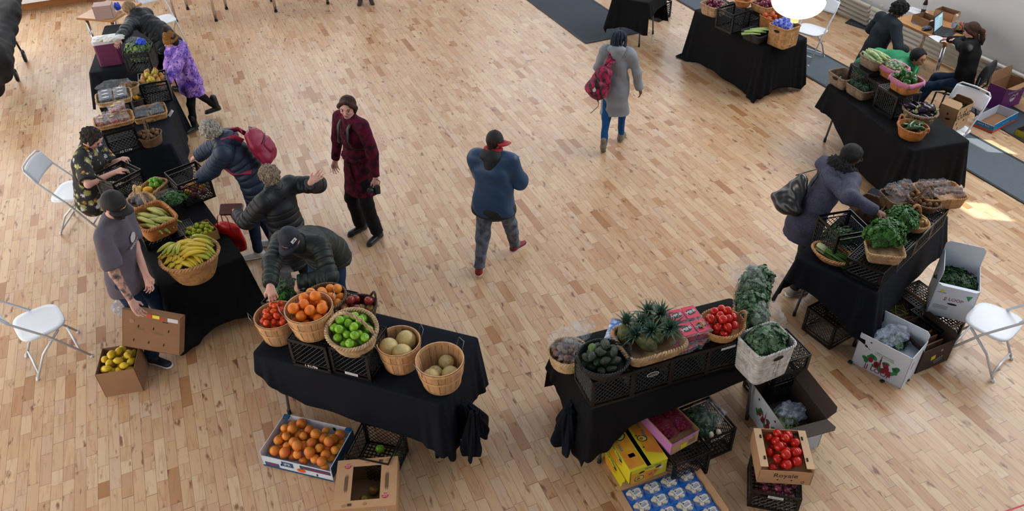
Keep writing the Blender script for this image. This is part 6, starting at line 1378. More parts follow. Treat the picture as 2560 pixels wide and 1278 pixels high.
lm = leafmass('leafy_greens', k.w((0, .03, .27)), (.15, .13, .08), 700, .045, [leaf['grey'], leaf['kale'], leaf['pale']], 9); tag(lm, 'leafy greens on top of the crate beside the cool box', 'greens')
plastic('blue_bag', 'bright blue plastic bag on the crate of greens', k.w((.07, .0, .36)), (.06, .05, .05), 5, M('blue_film', '#1c48c4', .3)); plastic('clear_bag', 'clear bag on the crate of greens beside the cool box', k.w((-.02, .06, .35)), (.09, .07, .06), 6, cling)
fill(k, 'sprout', 12, .02, 'white radish low in the crate beside the cool box', 'radishes in the crate', name='radish', seed=19, zf=.14, b=.1, off=(0, -.06)); 
for i, (px, z) in enumerate((((262, 96), CZ+.12), ((285, 96), CZ+.13))): plastic('paper_bag', 'crumpled white bag the blonde woman holds over the cool box', at(*px, z), (.13, .07, .035), 30+i, M('white_bag_plastic', '#c9cac6', .5), 8, .15, group='white bags over the cool box')
b = Box('two-layer pink grey cardboard box on the small wooden table', at(258, 20, .78+.12).xy, .762, math.radians(-10), .26, .2, .10, M('pinkish_card', '#a58a84', .7), closed=True); b2 = Box('upper pink grey cardboard box of the stack on the wooden table', at(258, 20, .78+.12).xy, .868, math.radians(-8), .26, .2, .09, M('pinkish_card'), closed=True)
plastic('blue_bag', 'dark blue bag beside the cardboard boxes on the wooden table', at(293, 16, .83), (.05, .05, .06), 8, M('blue_film'))
# ---- T6: herbs and mushrooms
r6 = R_('T6'); LZ = TZ+.19
a0, a1 = at(2212, 686, LZ), at(2376, 524, LZ); u6 = (a1-a0).normalized(); n6 = V((-u6.y, u6.x, 0)); L6 = (a1-a0).length/4
for i, lb in enumerate(('low black tray crate at the near end under the parsley basket', 'low black tray crate second along under the parsley', 'low black tray crate third along under the loop-handled baskets', 'low black tray crate at the far end under the packed mushrooms')):
    c = a0+u6*L6*(i+.5)+n6*.17; crate(lb, (c.x, c.y), TZ, math.atan2(u6.y, u6.x), flip=True, h=.19, s=min(.34, L6-.004))
k = wicker('rectangular pale wicker basket overflowing with parsley', (2212, 622), LZ, .15, .11, .10, r6-1.0, e=.35, mat='tan', fill=.6)
for i, (px, z, R, n, m_) in enumerate((((2212, 588), LZ+.14, (.165, .14, .13), 2100, ('parsley', 'bright')), ((2252, 552), LZ+.15, (.15, .13, .12), 1700, ('bright', 'parsley')))):
    lm = leafmass('parsley_bunch', at(*px, z), R, n, .030, [leaf[q] for q in m_], 30+i); tag(lm, 'bushy green parsley bunch %s' % ('spilling over the near wicker basket' if i == 0 else 'under the hand of the woman in the mauve coat'), 'parsley')
k = wicker('oval wicker basket of spring onions at the table end', (2082, 632), TZ, .185, .125, .07, math.radians(heading((2040, 610), (2130, 655))), mat='honey', fill=.3, taper=.7, rim=.010)
on_g = M('spring_onion_green', '#3f6b22', .5, tint=.3); on_w = M('spring_onion_white', '#b9c39a', .5)
for i in range(34):
    rr = random.Random(i); y = rr.uniform(-.05, .05); z = .035+rr.uniform(0, .045)-abs(y)*.3; y2 = y*1.6+rr.uniform(-.02, .02); mb = MB(); mb.tube([(-.15, y*.5, z+.02), (-.06, y*.8, z+.015)], [.006, .0045], 6, 1); mb.tube([(-.06, y*.8, z+.015), (.05, y, z+.01), (.16+rr.uniform(-.02, .02), y2, z)], [.0045, .0045, .003], 6, 0, tint=rr.random())
    o = mb.obj('spring_onion', [on_g, on_w], None, True); o.matrix_world = k.M; tag(o, 'spring onion lying in the oval basket', 'spring onion', 'spring onions in the oval basket')
c, rz = edge((2052, 560), (2128, 580), CZ, .33, .33, 1); k = crate('open black crate with leftover herbs in front of the woman in the mauve coat', at(2112, 556, CZ).xy, TZ, r6-.55, fill=.35); lm = leafmass('loose_herbs', k.w((0, 0, .14)), (.12, .12, .06), 500, .035, [leaf['parsley'], leaf['dark']], 40); tag(lm, 'loose green herbs at the bottom of the open crate', 'herb')
k = wicker('dark rectangular wicker basket under the coat sleeve', (2178, 508), TZ, .13, .12, .15, r6, e=.35, mat='brown', fill=.3)
k = wicker('oval loop-handled wicker basket of pale ginger roots', (2278, 548), LZ, .12, .16, .07, r6-.3, mat='honey', fill=.3, handle='arch_x', rim=.009); gin = M('ginger_root', '#b89a68', .8, nz=.2, nscale=40)
for i in range(16):
    rr = random.Random(i+9); S = MB(); p = (rr.uniform(-.06, .06), rr.uniform(-.10, .10), .05+rr.uniform(0, .05)); a = rr.uniform(0, 6); l = .045
    S.tube([(-l*math.cos(a), -l*math.sin(a), 0), (0, 0, .008), (l*math.cos(a+.4), l*math.sin(a+.4), .004)], [.009, .013, .008], 8); S.tube([(0, 0, 0), (-.01, .02, .02)], [.011, .007], 7); o = S.obj('ginger_root', gin, None, True); o.matrix_world = k.M@Matrix.Translation(p); tag(o, 'pale knobbly ginger root in the loop-handled basket', 'ginger', 'ginger roots')
k = wicker('tall loop-handled basket of dark beans behind the ginger', (2310, 500), LZ, .12, .15, .08, r6-.3, mat='brown', fill=.4, handle='arch_x', rim=.009); fill(k, 'kiwi', 30, .022, 'dark round chestnut in the tall loop-handled basket', 'chestnuts', name='chestnut', seed=21, scale=.8)
k = wicker('rectangular honey wicker basket of film-packed chestnut mushrooms', (2350, 478), LZ, .20, .15, .11, r6-.75, e=.3, mat='honey', fill=.45, taper=.9)
for i in range(7):
    p = k.w((((i % 4)-1.5)*.09, ((i//4)-.5)*.13, .12)); t = thing('mushroom_pack', 'clear film pack of chestnut mushrooms in the rectangular honey basket', 'pack', p, i*.8, 'film packs in the honey basket'); berry_fill(t, .045, .05, .05, .017, M('mushroom_brown', '#6f4f3c'), i, 16, 'mushrooms'); plastic('film', '', (0, 0, .025), (.062, .062, .045), i, cling, 13, .15, parent=t)
for i, (px, z) in enumerate((((2232, 478), .11), ((2262, 470), .13), ((2250, 492), .10), ((2285, 478), .08))):
    t = thing('mushroom_pack', 'clear film pack of dark mushrooms beside the reaching arm', 'pack', at(*px, LZ+z-.04), i, 'film packs beside the arm'); berry_fill(t, .05, .05, .05, .017, M('mushroom_brown', '#6f4f3c'), i+50, 18, 'mushrooms'); plastic('film', '', (0, 0, .025), (.075, .07, .05), i+9, cling, 13, .18, parent=t)
k = wicker('brown wicker basket holding the dark mushroom packs', (2255, 488), TZ+.1, .17, .13, .14, r6-.6, e=.35, mat='brown', fill=.5)
# ---- T7: aubergines and peppers
r7 = R_('T7'); d7, n7 = TABLES['T7'][1], TABLES['T7'][2]
def cr7(lb, px, **kw): c = at(*px, CZ); return crate(lb, (c.x, c.y), TZ, r7+.1, flip=True, **kw)
cr7('black crate with white writing under the green pepper basket', (2250, 222), text='L WHI Z', side=3 if 0 else 1)
cr7('black crate under the basket of long pale squash', (2178, 166)); cr7('black crate beneath the sprouts basket', (2222, 192), h=.24)
k = wicker('tall honey basket lined with pink cloth holding green peppers', (2268, 197), CZ, .15, .13, .14, r7+.12, e=.4, mat='orange', fill=.72); pinkc = M('pink_liner', '#b06a8c', .8, bump=.3, bscale=60)
def liner(k, parent_lab, h, a, b):
    mb = MB(); n = 64; rings = []
    for (s, z, wob) in ((.93, h-.05, 0), (.96, h+.004, .0), (1.05, h+.012, .004), (1.10, h-.012, .008), (1.11, h-.035, .012)):
        ring = []
        for i in range(n):
            t = 2*PI*i/n; c, q = math.cos(t), math.sin(t); x = abs(c)**.4*(1 if c > 0 else -1)*a*s; y = abs(q)**.4*(1 if q > 0 else -1)*b*s; ring.append((x, y, z+wob*math.sin(9*t)))
        rings.append(ring)
    vs, fs = gridmesh(rings); mb.add(vs, fs); o = mb.obj('cloth_liner', pinkc, k.root, True); m_ = o.modifiers.new('t', 'SOLIDIFY'); m_.thickness = .003
liner(k, '', .14, .15, .13); fill(k, 'green_pepper', 10, .042, 'dark green bell pepper in the pink-lined basket', 'green peppers', name='pepper', seed=22)
k = wicker('honey basket lined with pink cloth full of sprouts', (2236, 165), CZ-.04, .14, .12, .13, r7+.12, e=.4, mat='orange', fill=.72); liner(k, '', .13, .14, .12); fill(k, 'sprout', 60, .02, 'pale green sprout in the pink-lined basket', 'sprouts in the pink-lined basket', seed=23); plastic('film_wrap', 'clear film over the sprouts', k.w((0, 0, .15)), (.11, .09, .045), 12, cling, cat='film')
k = wicker('brown wicker basket of long pale squash', (2189, 142), CZ, .16, .13, .12, r7+.1, e=.5, mat='grey', fill=.8); rr = random.Random(8)
for i, p in enumerate(deposit(14, lambda q: (q.uniform(-.04, .04), q.uniform(-.09, .09)), .021, .095, rr)):
    o = link('squash', fruit_mesh('long_squash')[0], None); o.matrix_world = k.M@Matrix.Translation(p)@Matrix.Rotation(rr.uniform(-.15, .15), 4, 'Z')@Matrix.Rotation(rr.uniform(0, 6), 4, 'X'); tag(o, 'long pale green squash in the brown basket behind the sprouts', 'squash', 'long squash in the brown basket')
k = wicker('empty-looking rectangular grey wicker basket at the table corner', (2112, 186), TZ, .16, .13, .14, r7+.1, e=.3, mat='grey', fill=.12, handle='hole'); fill(k, 'sprout', 2, .03, 'single white cauliflower floret left in the grey basket', 'florets left in the grey basket', name='floret', seed=3)
k = wicker('rectangular grey wicker basket of broccoli', (2158, 214), TZ, .17, .14, .12, r7+.12, e=.3, mat='grey', fill=.6)
for i, (x, y) in enumerate(((-.10, -.06), (.0, -.07), (.10, -.05), (-.08, .05), (.03, .05), (.11, .06))):
    o = leafmass('broccoli', k.w((x, y, .125)), (.055, .055, .045), 420, .012, [leaf['broc'], leaf['dark']], i+60); tag(o, 'broccoli head in the grey wicker basket', 'broccoli', 'broccoli heads in the grey basket')
k = wicker('deep round tan wicker basket of aubergines', (2301, 276), TZ, .185, .165, .17, r7+.2, mat='grey', fill=.68, taper=.7, rim=.011); fill(k, 'aubergine', 15, .045, 'glossy dark aubergine in the deep round basket', 'aubergines in the round basket', seed=24, lie=True, sq=.8)
k = wicker('round honey wicker basket of courgettes nearest the table front', (2283, 316), TZ, .165, .145, .13, r7+.2, mat='orange', fill=.6, taper=.72, handle='ears')
rr = random.Random(12)
for i, p in enumerate(deposit(18, lambda q: (q.uniform(-.07, .07), q.uniform(-.08, .08)), .023, .08, rr)):
    o = link('courgette', fruit_mesh('courgette')[0], None); s_ = rr.uniform(.6, .9); o.matrix_world = k.M@Matrix.Translation((p[0]*.8, p[1]*.8, p[2]))@Matrix.Rotation(rr.uniform(-1.2, 1.2)+1.2, 4, 'Z')@Matrix.Rotation(rr.uniform(-.35, .2), 4, 'Y')@Matrix.Scale(s_, 4); tag(o, 'dark green courgette in the round honey basket', 'courgette', 'courgettes in the honey basket')
# ---- T8
r8 = R_('T8')
def W8(label, px, zb, a, b, h, **k): return wicker(label, px, zb, a, b, h, r8+k.pop('dr', .15), **k)
k = W8('tan rectangular wicker basket with a dangling clip at the table corner', (1785, 10), TZ, .17, .14, .15, e=.4, mat='tan', fill=.6, handle='ears'); fill(k, 'onion', 16, .037, 'shallot in the tan basket at the far table corner', 'shallots in the tan basket', name='shallot', seed=30)
k = W8('black crate-like plastic basket of celery', (1892, 80), TZ, .17, .14, .11, e=.3, mat='black', fill=.5)
cel = M('celery_green', '#8ea35c', .5, tint=.25)
for i in range(5):
    mb = MB(); rr = random.Random(i)
    for j in range(8): y = (j-3.5)*.008; mb.tube([(-.13, y*.6, .0), (0, y, .012), (.12, y*1.8+rr.uniform(-.01, .01), .01)], [.010, .008, .005], 6, tint=rr.random())
    o = mb.obj('celery', cel, None, True); o.matrix_world = k.M@Matrix.Translation((.0, (i-2)*.055, .11+.02*(i % 2)))@Matrix.Rotation(.9, 4, 'Z'); tag(o, 'pale green celery bunch on the black plastic basket', 'celery', 'celery bunches')
k = W8('wicker basket of red onions beside the lamp', (1910, 10), CZ-.05, .16, .12, .10, e=.35, mat='honey', fill=.55); fill(k, 'onion', 22, .036, 'red onion in the honey wicker basket by the pendant lamp', 'red onions by the lamp', seed=31)
crate('black crate beneath the red onion basket', at(1905, 26, CZ-.06).xy, TZ, r8, flip=True, h=.225)
k = W8('tall wicker basket of peaches between the red onions and the square hamper', (1932, 40), TZ, .14, .13, .24, e=.35, mat='orange', fill=.75); fill(k, 'peach', 12, .036, 'blushed peach in the tall wicker basket', 'peaches in the tall basket', seed=32, a=.08, off=(-.04, 0))
k = W8('large square wicker hamper with blue printed bags at the table front', (1963, 62), TZ, .15, .15, .27, e=.22, mat='honey', fill=.7, taper=.96, handle='hole')
for i in range(5): plastic('printed_bag', 'blue and violet printed snack bag in the square hamper', k.w(((i % 3-1)*.08, (i//3-.5)*.1, .26)), (.07, .06, .07), 50+i, M('violet_blue_film', '#3a4fb8', .3, nscale=16, col2='#8f9ad0'), 10, .2, group='blue snack bags')
crate('black crate between the tan basket and the celery', at(1836, 22, CZ).xy, TZ, r8+.1, text='Z WHI', side=3)
k = W8('round wicker basket beside the black crate at the far table', (1858, 0), CZ, .11, .11, .08, mat='orange', fill=.5)
crate('black crate tucked under the table beyond the dark floor mat', at(1645, 14, .2).xy, 0, .4)
# ================================================================ boxes on the floor
blue_print = M('blue_print', '#16486f', .5); navy_ink = M('navy_ink', '#1a3f66', .6); red_ink = M('red_ink', '#b3262c', .6); orange_ink = M('orange_ink', '#d2521c', .6); brown_ink = M('brown_ink', '#4a3426', .8); pale_ink = M('pale_ink', '#c9beb0', .7); green_ink = M('green_ink', '#2c8a52', .6); yellow_s = M('yellow_sticker', '#d8c81a', .5); beet_ink = M('beet_ink', '#8a1838', .6); gold_ink = M('gold_ink', '#c9901c', .6); black_ink = M('black_ink', '#14141a', .7)
def center(*pts, z=0): 
    q = [at(*p, z) for p in pts]; return sum(q, V((0, 0, 0)))/len(q)
def boxpx(label, A, B, z, d, h, zb=0, side=1, **k):
    """A,B: pixels of the nearer top edge, at height z; d depth away from the viewer"""
    a, b_ = at(*A, z), at(*B, z); u = (b_-a); w = u.length; u.normalize(); n = V((-u.y, u.x, 0))*side; c = (a+b_)/2+n*d/2
    return Box(label, (c.x, c.y), zb, math.atan2(u.y, u.x), w, d, h, **k)
# citrus tray
b = boxpx('blue and white tray box of oranges on the floor', (648, 1130), (826, 1172), .17, .40, .17, mo=white_c, mi_=white_c, fill=.25, cut={0: .045})
mb = MB(); F = b.F(0); w = b.w
F.rect(mb, 0, -.075, w*.99, .018, mi=0); F.rect(mb, -w*.36, -.045, w*.2, .045, mi=0); F.text(mb, 'ORANGES', -w*.36, -.038, .022, mi=1, bold=.01); F.text(mb, 'CITRUS', -w*.36, -.056, .018, mi=1, bold=.01)
F.rect(mb, -w*.13, .0, .10, .055, mi=0, h=.0006); F.text(mb, 'IPR', -w*.13, .0, .045, mi=2, bold=.01, h=.002); F.poly(mb, [(w*.05, -.01), (w*.48, -.01), (w*.48, .032), (w*.05, .03)], 0); F.text(mb, 'EL MOUGHRABI', w*.27, .010, .030, mi=1, bold=.012, h=.002); F.oval(mb, w*.06, -.032, .075, .045, 0, 3, h=.0016); F.oval(mb, -w*.22, -.02, .014, .03, 0, 4); F.oval(mb, w*.28, -.045, .014, .03, 0, 4)
mb.obj('printed_side', [blue_print, red_ink, ink, orange_ink, hole_shade], b.root)
mb = MB(); 
for sd in (1, 3): F = b.F(sd); F.rect(mb, 0, .02, b.d*.98, .12, mi=0); F.oval(mb, 0, .03, .06, .022, 0, 1, h=.001)
F = b.F(2); F.rect(mb, 0, .06, b.w*.98, .04, mi=0)
mb.obj('printed_ends', [blue_print, hole_shade], b.root)
mb = MB(); Fi = Face((0, b.d/2-.005, .12), (1, 0, 0), (0, 0, 1), .001)
for x in (-.12, .14): Fi.oval(mb, x, .0, .028, .04, 0, 0)
for o_ in (-1, 1): mb.rbox((o_*(b.w/2-.03), b.d/2-.02, .168), (.055, .04, .012), .01, mi=1)
mb.obj('tray_corners', [hole_shade, blue_print], b.root)
fill(b.c, None, 64, .042, {'grapefruit': 'orange citrus in the blue and white tray box', 'clementine': 'bright orange citrus in the blue and white tray box'}, 'oranges in the blue tray box', name='orange_fruit', cat='orange', seed=33, kinds=[('grapefruit', 3), ('clementine', 2)], sq=.86, zf=.05)
k = crate('open black crate on the floor under the melon table with a few green apples', center((895, 1058), (988, 1078), (990, 1150), (880, 1130), z=.28).xy, 0, math.radians(-38), text='CFI', side=3, fill=.1, s=.36); fill(k, 'green_apple', 3, .037, 'green apple in the black crate beneath the melon table', 'apples in the floor crate', name='apple', seed=34)
# banana carton with window
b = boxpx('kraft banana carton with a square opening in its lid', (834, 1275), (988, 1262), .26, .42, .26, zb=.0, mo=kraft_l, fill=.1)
mb = MB(); t_ = .006; W_, D_ = b.w+.01, b.d+.01; hw_, hd__ = .105, .15
for cx, cy, sx, sy in ((0, -(D_/2+hd__)/2, W_, D_/2-hd__), (0, (D_/2+hd__)/2, W_, D_/2-hd__), (-(W_/2+hw_)/2, 0, W_/2-hw_, hd__*2), ((W_/2+hw_)/2, 0, W_/2-hw_, hd__*2)): mb.box((cx, cy, b.h+t_/2), (sx-.0006, sy-.0006, t_))
for sx, sy, cx, cy in ((W_, .004, 0, -D_/2), (W_, .004, 0, D_/2), (.004, D_, -W_/2, 0), (.004, D_, W_/2, 0)): mb.box((cx, cy, b.h-.05), (sx, sy, .11))
lo = mb.obj('carton_lid', kraft_l, b.root); mb = MB(); F = Face((0, 0, b.h+t_), (1, 0, 0), (0, 1, 0), .0012)
for x, y in ((-.145, .155), (.145, -.13)): F.oval(mb, x, y, .05, .045, 0, 0); F.text(mb, 'DOLE' if 0 else 'FRESH', x, y+.008, .016, 0, 1, .01, .002); F.text(mb, 'FRUIT', x, y-.008, .013, 0, 1, .01, .002)
for x, y in ((0, .185), (.15, .19), (.0, -.185), (-.15, -.19)): F.oval(mb, x, y, .03, .022, 0, 2); F.oval(mb, x, y, .025, .018, 0, 3, h=.0008); F.text(mb, 'H', x, y, .016, 0, 2, .01, .002)
for x, y in ((.10, .185), (-.11, -.185)): F.rect(mb, x, y, .03, .022, 0, 2)
for x in (-.15, .15): 
    for j in range(7): F.rect(mb, x-.01+.004*j*(1 if x > 0 else 1), -.0, .0012, .12+.02*(j % 3), 0, 2)
mb.obj('lid_print', [red_ink, ink, brown_ink, kraft_l], lo)
mb = MB(); F = b.F(0); F.off = .008; F.text(mb, 'QUALITY BANANAS', 0, .085, .036, 0, 0, .012); F.text(mb, 'premium fruit', .03, .045, .03, 0, 1, .01); F.rect(mb, 0, .015, b.w*.8, .012, 0, 1); mb.obj('front_print', [pale_ink, red_ink], b.root)
fill(b.c, 'mixed_apple', 5, .037, 'blushed apple seen through the opening of the banana carton', 'apples in the banana carton', name='apple', seed=35)
# lemon box and the lid the seller holds
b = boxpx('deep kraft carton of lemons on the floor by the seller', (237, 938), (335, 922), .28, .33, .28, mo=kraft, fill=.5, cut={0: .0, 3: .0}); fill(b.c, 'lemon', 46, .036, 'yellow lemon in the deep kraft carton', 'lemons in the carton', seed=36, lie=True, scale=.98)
# held lid: corners in the picture at real heights
q = [at(283, 862, .38), at(437, 885, .36), at(472, 800, .62), at(332, 768, .78)]
u = ((q[1]-q[0])+(q[2]-q[3])).normalized(); v = ((q[3]-q[0])+(q[2]-q[1])); v = (v-u*v.dot(u)).normalized(); n = u.cross(v); cc = sum(q, V((0, 0, 0)))/4
Mh = Matrix(((u.x, v.x, n.x, cc.x), (u.y, v.y, n.y, cc.y), (u.z, v.z, n.z, cc.z), (0, 0, 0, 1)))
bl = Box('tilted kraft carton lid with a yellow sticker held by the seller', (0, 0), 0, 0, .50, .36, .09, mo=kraft, M_=Mh@Matrix.Translation((0, 0, .02))@Matrix.Rotation(PI, 4, 'X'), fill=0)
mb = MB(); F = Face((0, 0, 0), (1, 0, 0), (0, -1, 0), .0012)
for i in range(3):
    for j in (-1, 1): F.oval(mb, -.13+.13*i+.02*j, .07*j-.03, .010, .03, -.2, 0)
F.text(mb, 'Fresh', -.10, .02, .04, 0, 1, .005); F.text(mb, 'FARMS', .05, .0, .035, 0, 1, .005); F.oval(mb, -.17, .08, .05, .05, 0, 1); F.oval(mb, -.17, .08, .042, .042, 0, 4, h=.0008); F.rect(mb, .07, -.15, .16, .006, 0, 1)
F.oval(mb, -.01, .155, .07, .04, 0, 2); F.oval(mb, .09, .145, .05, .035, 0, 2); F.rect(mb, .04, .157, .06, .03, 0, 3, h=.001); F.rect(mb, .185, .15, .09, .035, 0, 5, h=.001); F.rect(mb, -.08, .165, .05, .006, 0, 0); F.rect(mb, .12, .12, .05, .006, 0, 0)
mb.obj('lid_print', [hole_shade, M('faded_print', '#7d6a44', .8), M('peach_print', '#a8351c', .6), yellow_s, kraft, sticker], bl.root)
plastic('plastic_bag', 'crumpled pale plastic bag hanging behind the seller by the table', at(385, 735, .45), (.10, .07, .22), 60, cling2, 8, .2); plastic('plastic_bag', 'crumpled clear plastic bag on the floor behind the seller', at(318, 765, .12), (.13, .11, .10), 61, cling2, 8, .22)
# yellow avocado cartons
yb = M('yellow_print', '#cfc01c', .45); yo = M('orange_yellow_print', '#d39a1e', .5, nscale=6, col2='#cf7a26'); avg = M('avocado_print', '#2c4a22', .5); avl = M('avocado_flesh_print', '#b9b65a', .5); avp = M('avocado_pit_print', '#a8501e', .5); teal_ink = M('teal_ink', '#1c6f7c', .6)
def avo_art(F, mb, x, y, s, r=0): F.oval(mb, x, y, .10*s, .075*s, r, 2); F.oval(mb, x, y, .082*s, .060*s, r, 3, h=.0008); F.oval(mb, x-.008*s, y, .036*s, .032*s, r, 4, h=.0016)
for z1, z0, lb in ((1, 0, 'lower yellow avocado carton of the stack of two'), (0, .158, 'upper yellow avocado carton with black gap on top')):
    b = boxpx(lb, (1577+z1*-14, 1182+z1*18), (1670-z1*14, 1148+z1*18),   .305-z1*.15, .60, .15, zb=z0, closed=False, mo=yb, mi_=hole_shade, fill=0)  # inside coloured near-black for the shade within the gap
    b.w
    mb = MB()
    for sx in (-1, 1): mb.box((sx*(b.w/4+.009), 0, b.h), (b.w/2-.018, b.d, .006), mi=0)
    b_ = mb.obj('lid_flap', yb, b.root)
    mb = MB(); F = Face((0, 0, b.h+.003), (1, 0, 0), (0, 1, 0), .0012); g = .018
    F.poly(mb, [(-b.w/2+.005, -b.d*.46), (-g-.01, -b.d*.46), (-g-.01, b.d*.40), (-b.w/2+.005, b.d*.42)], 1); F.poly(mb, [(g+.02, -b.d*.3), (b.w/2-.005, -b.d*.4), (b.w/2-.005, b.d*.2), (g+.02, b.d*.2)], 1)
    avo_art(F, mb, -.075, .02, .9, .6); avo_art(F, mb, .07, -.06, .8, -.5); F.oval(mb, -.09, .14, .05, .035, .4, 2); F.oval(mb, .10, .1, .05, .035, .4, 2)
    F.text(mb, 'Señor Hass', .105, .03, .04, -PI/2, 5, .015, .002); F.text(mb, 'Señor Hass', -.125, -.03, .035, -PI/2, 5, .012, .002); F.rect(mb, .06, .165, .05, .05, 0, 6); F.rect(mb, -.08, -.17, .05, .035, 0, 6)
    for x, y in ((.035, .1), (.04, -.02), (.04, -.14), (-.05, .09)): F.oval(mb, x, y, .014, .014, 0, 7, h=.001)
    mb.obj('lid_print', [yb, yo, avg, avl, avp, teal_ink, ink, hole_shade], b_)
    for sd in (0, 3, 1):
        F = b.F(sd); mb = MB(); L_ = b.w if sd == 0 else b.d; F.poly(mb, [(-L_*.48, -.08), (L_*.1, -.085), (L_*.3, .0), (-L_*.48, .04)], 1); avo_art(F, mb, -L_*.25 if sd == 0 else -.06, -.035, .85); F.text(mb, 'Señor Hass', L_*.1, .055, .045 if sd else .03, 0, 5, .015, .002)
        for x in (-L_*.2, L_*.25): F.oval(mb, x, .03, .05, .018, .2, 7, h=.002)
        for i in range(3 if sd == 0 else 0): F.rect(mb, L_*(.05+.14*i), -.03+.02*i, .03, .028, 0, 6)
        mb.obj('side_print', [yb, yo, avg, avl, avp, teal_ink, ink, hole_shade], b.root)
# crate and pink grape box
c = center((1625, 1060), (1715, 1035), (1745, 1135), (1660, 1165), z=.28); rzp = math.radians(heading((1662, 1160), (1748, 1125), .3)); crate('black crate on the floor under the pink printed grape carton', c.xy+V((.03, -.05)), 0, rzp, flip=True, text='CRATE', side=2)
pinkp = M('pink_print', '#b878b4', .6); b = boxpx('pink and kraft carton of red grapes with a yellow sticker', (1680, 1111), (1749, 1073), .42, .42, .135, zb=.285, mo=kraft_l, fill=.55, cut={0: .02})
mb = MB(); F = b.F(0); F.poly(mb, [(-b.w*.5, .03), (-b.w*.1, .045), (b.w*.1, .02), (b.w*.5, .055), (b.w*.5, .062), (-b.w*.5, .062)], 0); F.rect(mb, -.01, -.03, .06, .05, .05, 1, h=.001); F.text(mb, 'L.', b.w*.32, .03, .03, 0, 2, .01, .002)
for j in range(4): F.rect(mb, .07, -.0-.012*j, .07, .003, 0, 2)
F = b.F(3); F.poly(mb, [(-b.d*.5, -.05), (b.d*.5, -.06), (b.d*.5, .06), (-b.d*.5, .06)], 0); mb.obj('printed_side', [pinkp, yellow_s, brown_ink], b.root)
for i in range(4): clamshell('magenta bag of red grapes in the pink carton', b.c.w(((i % 2-.5)*.13, (i//2-.5)*.15, .065)), rzp, .055, .065, .06, M('red_grape', '#5c0f1e', .25), 90+i, None, None, None, 'grape bags in the pink carton', r=.013, n=44, lid=thin_plastic('magenta_film', '#9c1248', .13, .2), bn='grapes')
rzq = rzp+.02; c = center((1708, 1020), (1770, 1010), (1818, 1068), (1745, 1100), z=.28); k = crate('black crate of fennel and herbs under film on the floor', c.xy, 0, rzq, text='CO-OP', side=0, fill=.6, s=.36)
lm = leafmass('fennel_greens', k.w((-.04, .03, .22)), (.15, .13, .10), 900, .03, [leaf['dark'], leaf['kale']], 41); tag(lm, 'dark fennel greens in the floor crate under film', 'greens'); fill(k, 'mushroom', 8, .03, 'white fennel bulb at the edge of the floor crate', 'fennel bulbs', name='fennel', seed=37, zf=.18, scale=1.2); plastic('film_wrap', 'shiny clear film heaped over the floor crate of herbs', k.w((.05, .02, .30)), (.13, .12, .08), 62, cling, 10, .22, 'film')
# blue punnets of mushrooms
g0, gu, gv = at(1714, 1195, .06), at(1672, 1210, .06), at(1734, 1225, .06); su, sv = g0-gu, g0-gv; su_, sv_ = su.length, sv.length; gc = g0-su*1.5-sv*1.5; sv.normalize(); su.normalize()
print('GRID', su_, sv_, su.dot(sv)); b = Box('open kraft tray of blue mushroom punnets at the near edge', (gc.x, gc.y), 0, math.atan2(su.y, su.x), su_*4+.02, sv_*4+.02, .085, mo=kraft_l, mi_=kraft_l, flaps=((1, 165, .05), (3, 165, .06), (2, 140, .05)), fill=.05)
bluep = M('blue_punnet_plastic', '#1b64b8', .3)
PN = None
for r_ in range(4):
    for c_ in range(4):
        px_, py_ = (c_-1.5)*su_, (r_-1.5)*sv_
        w_ = b.c.w((px_, py_, .012))
        if PN is None:
            t = thing('mushroom_punnet', 'blue punnet of white mushrooms with a white label in the kraft tray', 'punnet', w_, 0, 'blue mushroom punnets'); PN = t
            mb = MB(); mb.box((0, 0, .03), (.125, .095, .06), taper=1.14); mb.obj('punnet_tray', bluep, t); mb = MB(); mb.tube([(-.074, -.055, .062), (.074, -.055, .062), (.074, .055, .062), (-.074, .055, .062)], .005, 6, closed=True); mb.obj('punnet_rim', bluep, t)
            mb = MB(); rr = random.Random(3); fm = M('mushroom_cream')if 0 else M('mushroom_cream', '#cfc2a8', .7)
            mu = MB()
            for i in range(24): mu.ell((rr.uniform(-.046, .046), rr.uniform(-.030, .030), .066+rr.uniform(0, .012)), (.017, .017, .013), 12, 7)
            tag(mu.obj('mushrooms', fm, t, True), kind='stuff'); mb = MB(); F = Face((.01, 0, .092), (1, .25, 0), (-.25, 1, 0), .001); F.rect(mb, 0, 0, .065, .05); F.rect(mb, 0, -.004, .05, .02, 0, 1, h=.001); F.text(mb, 'MUSHROOMS', 0, .012, .008, 0, 2, .01, .002); F.rect(mb, -.015, .018, .012, .008, 0, 2, h=.001); mb.obj('paper_label', [ink, M('label_grey', '#8e9096', .6), black_ink], t); plastic('film', '', (0, 0, .078), (.072, .054, .013), 3, shell_p, 6, .05, parent=t)
        else: t = copy_tree(PN); t.location = w_
        t.rotation_euler = b.root.rotation_euler
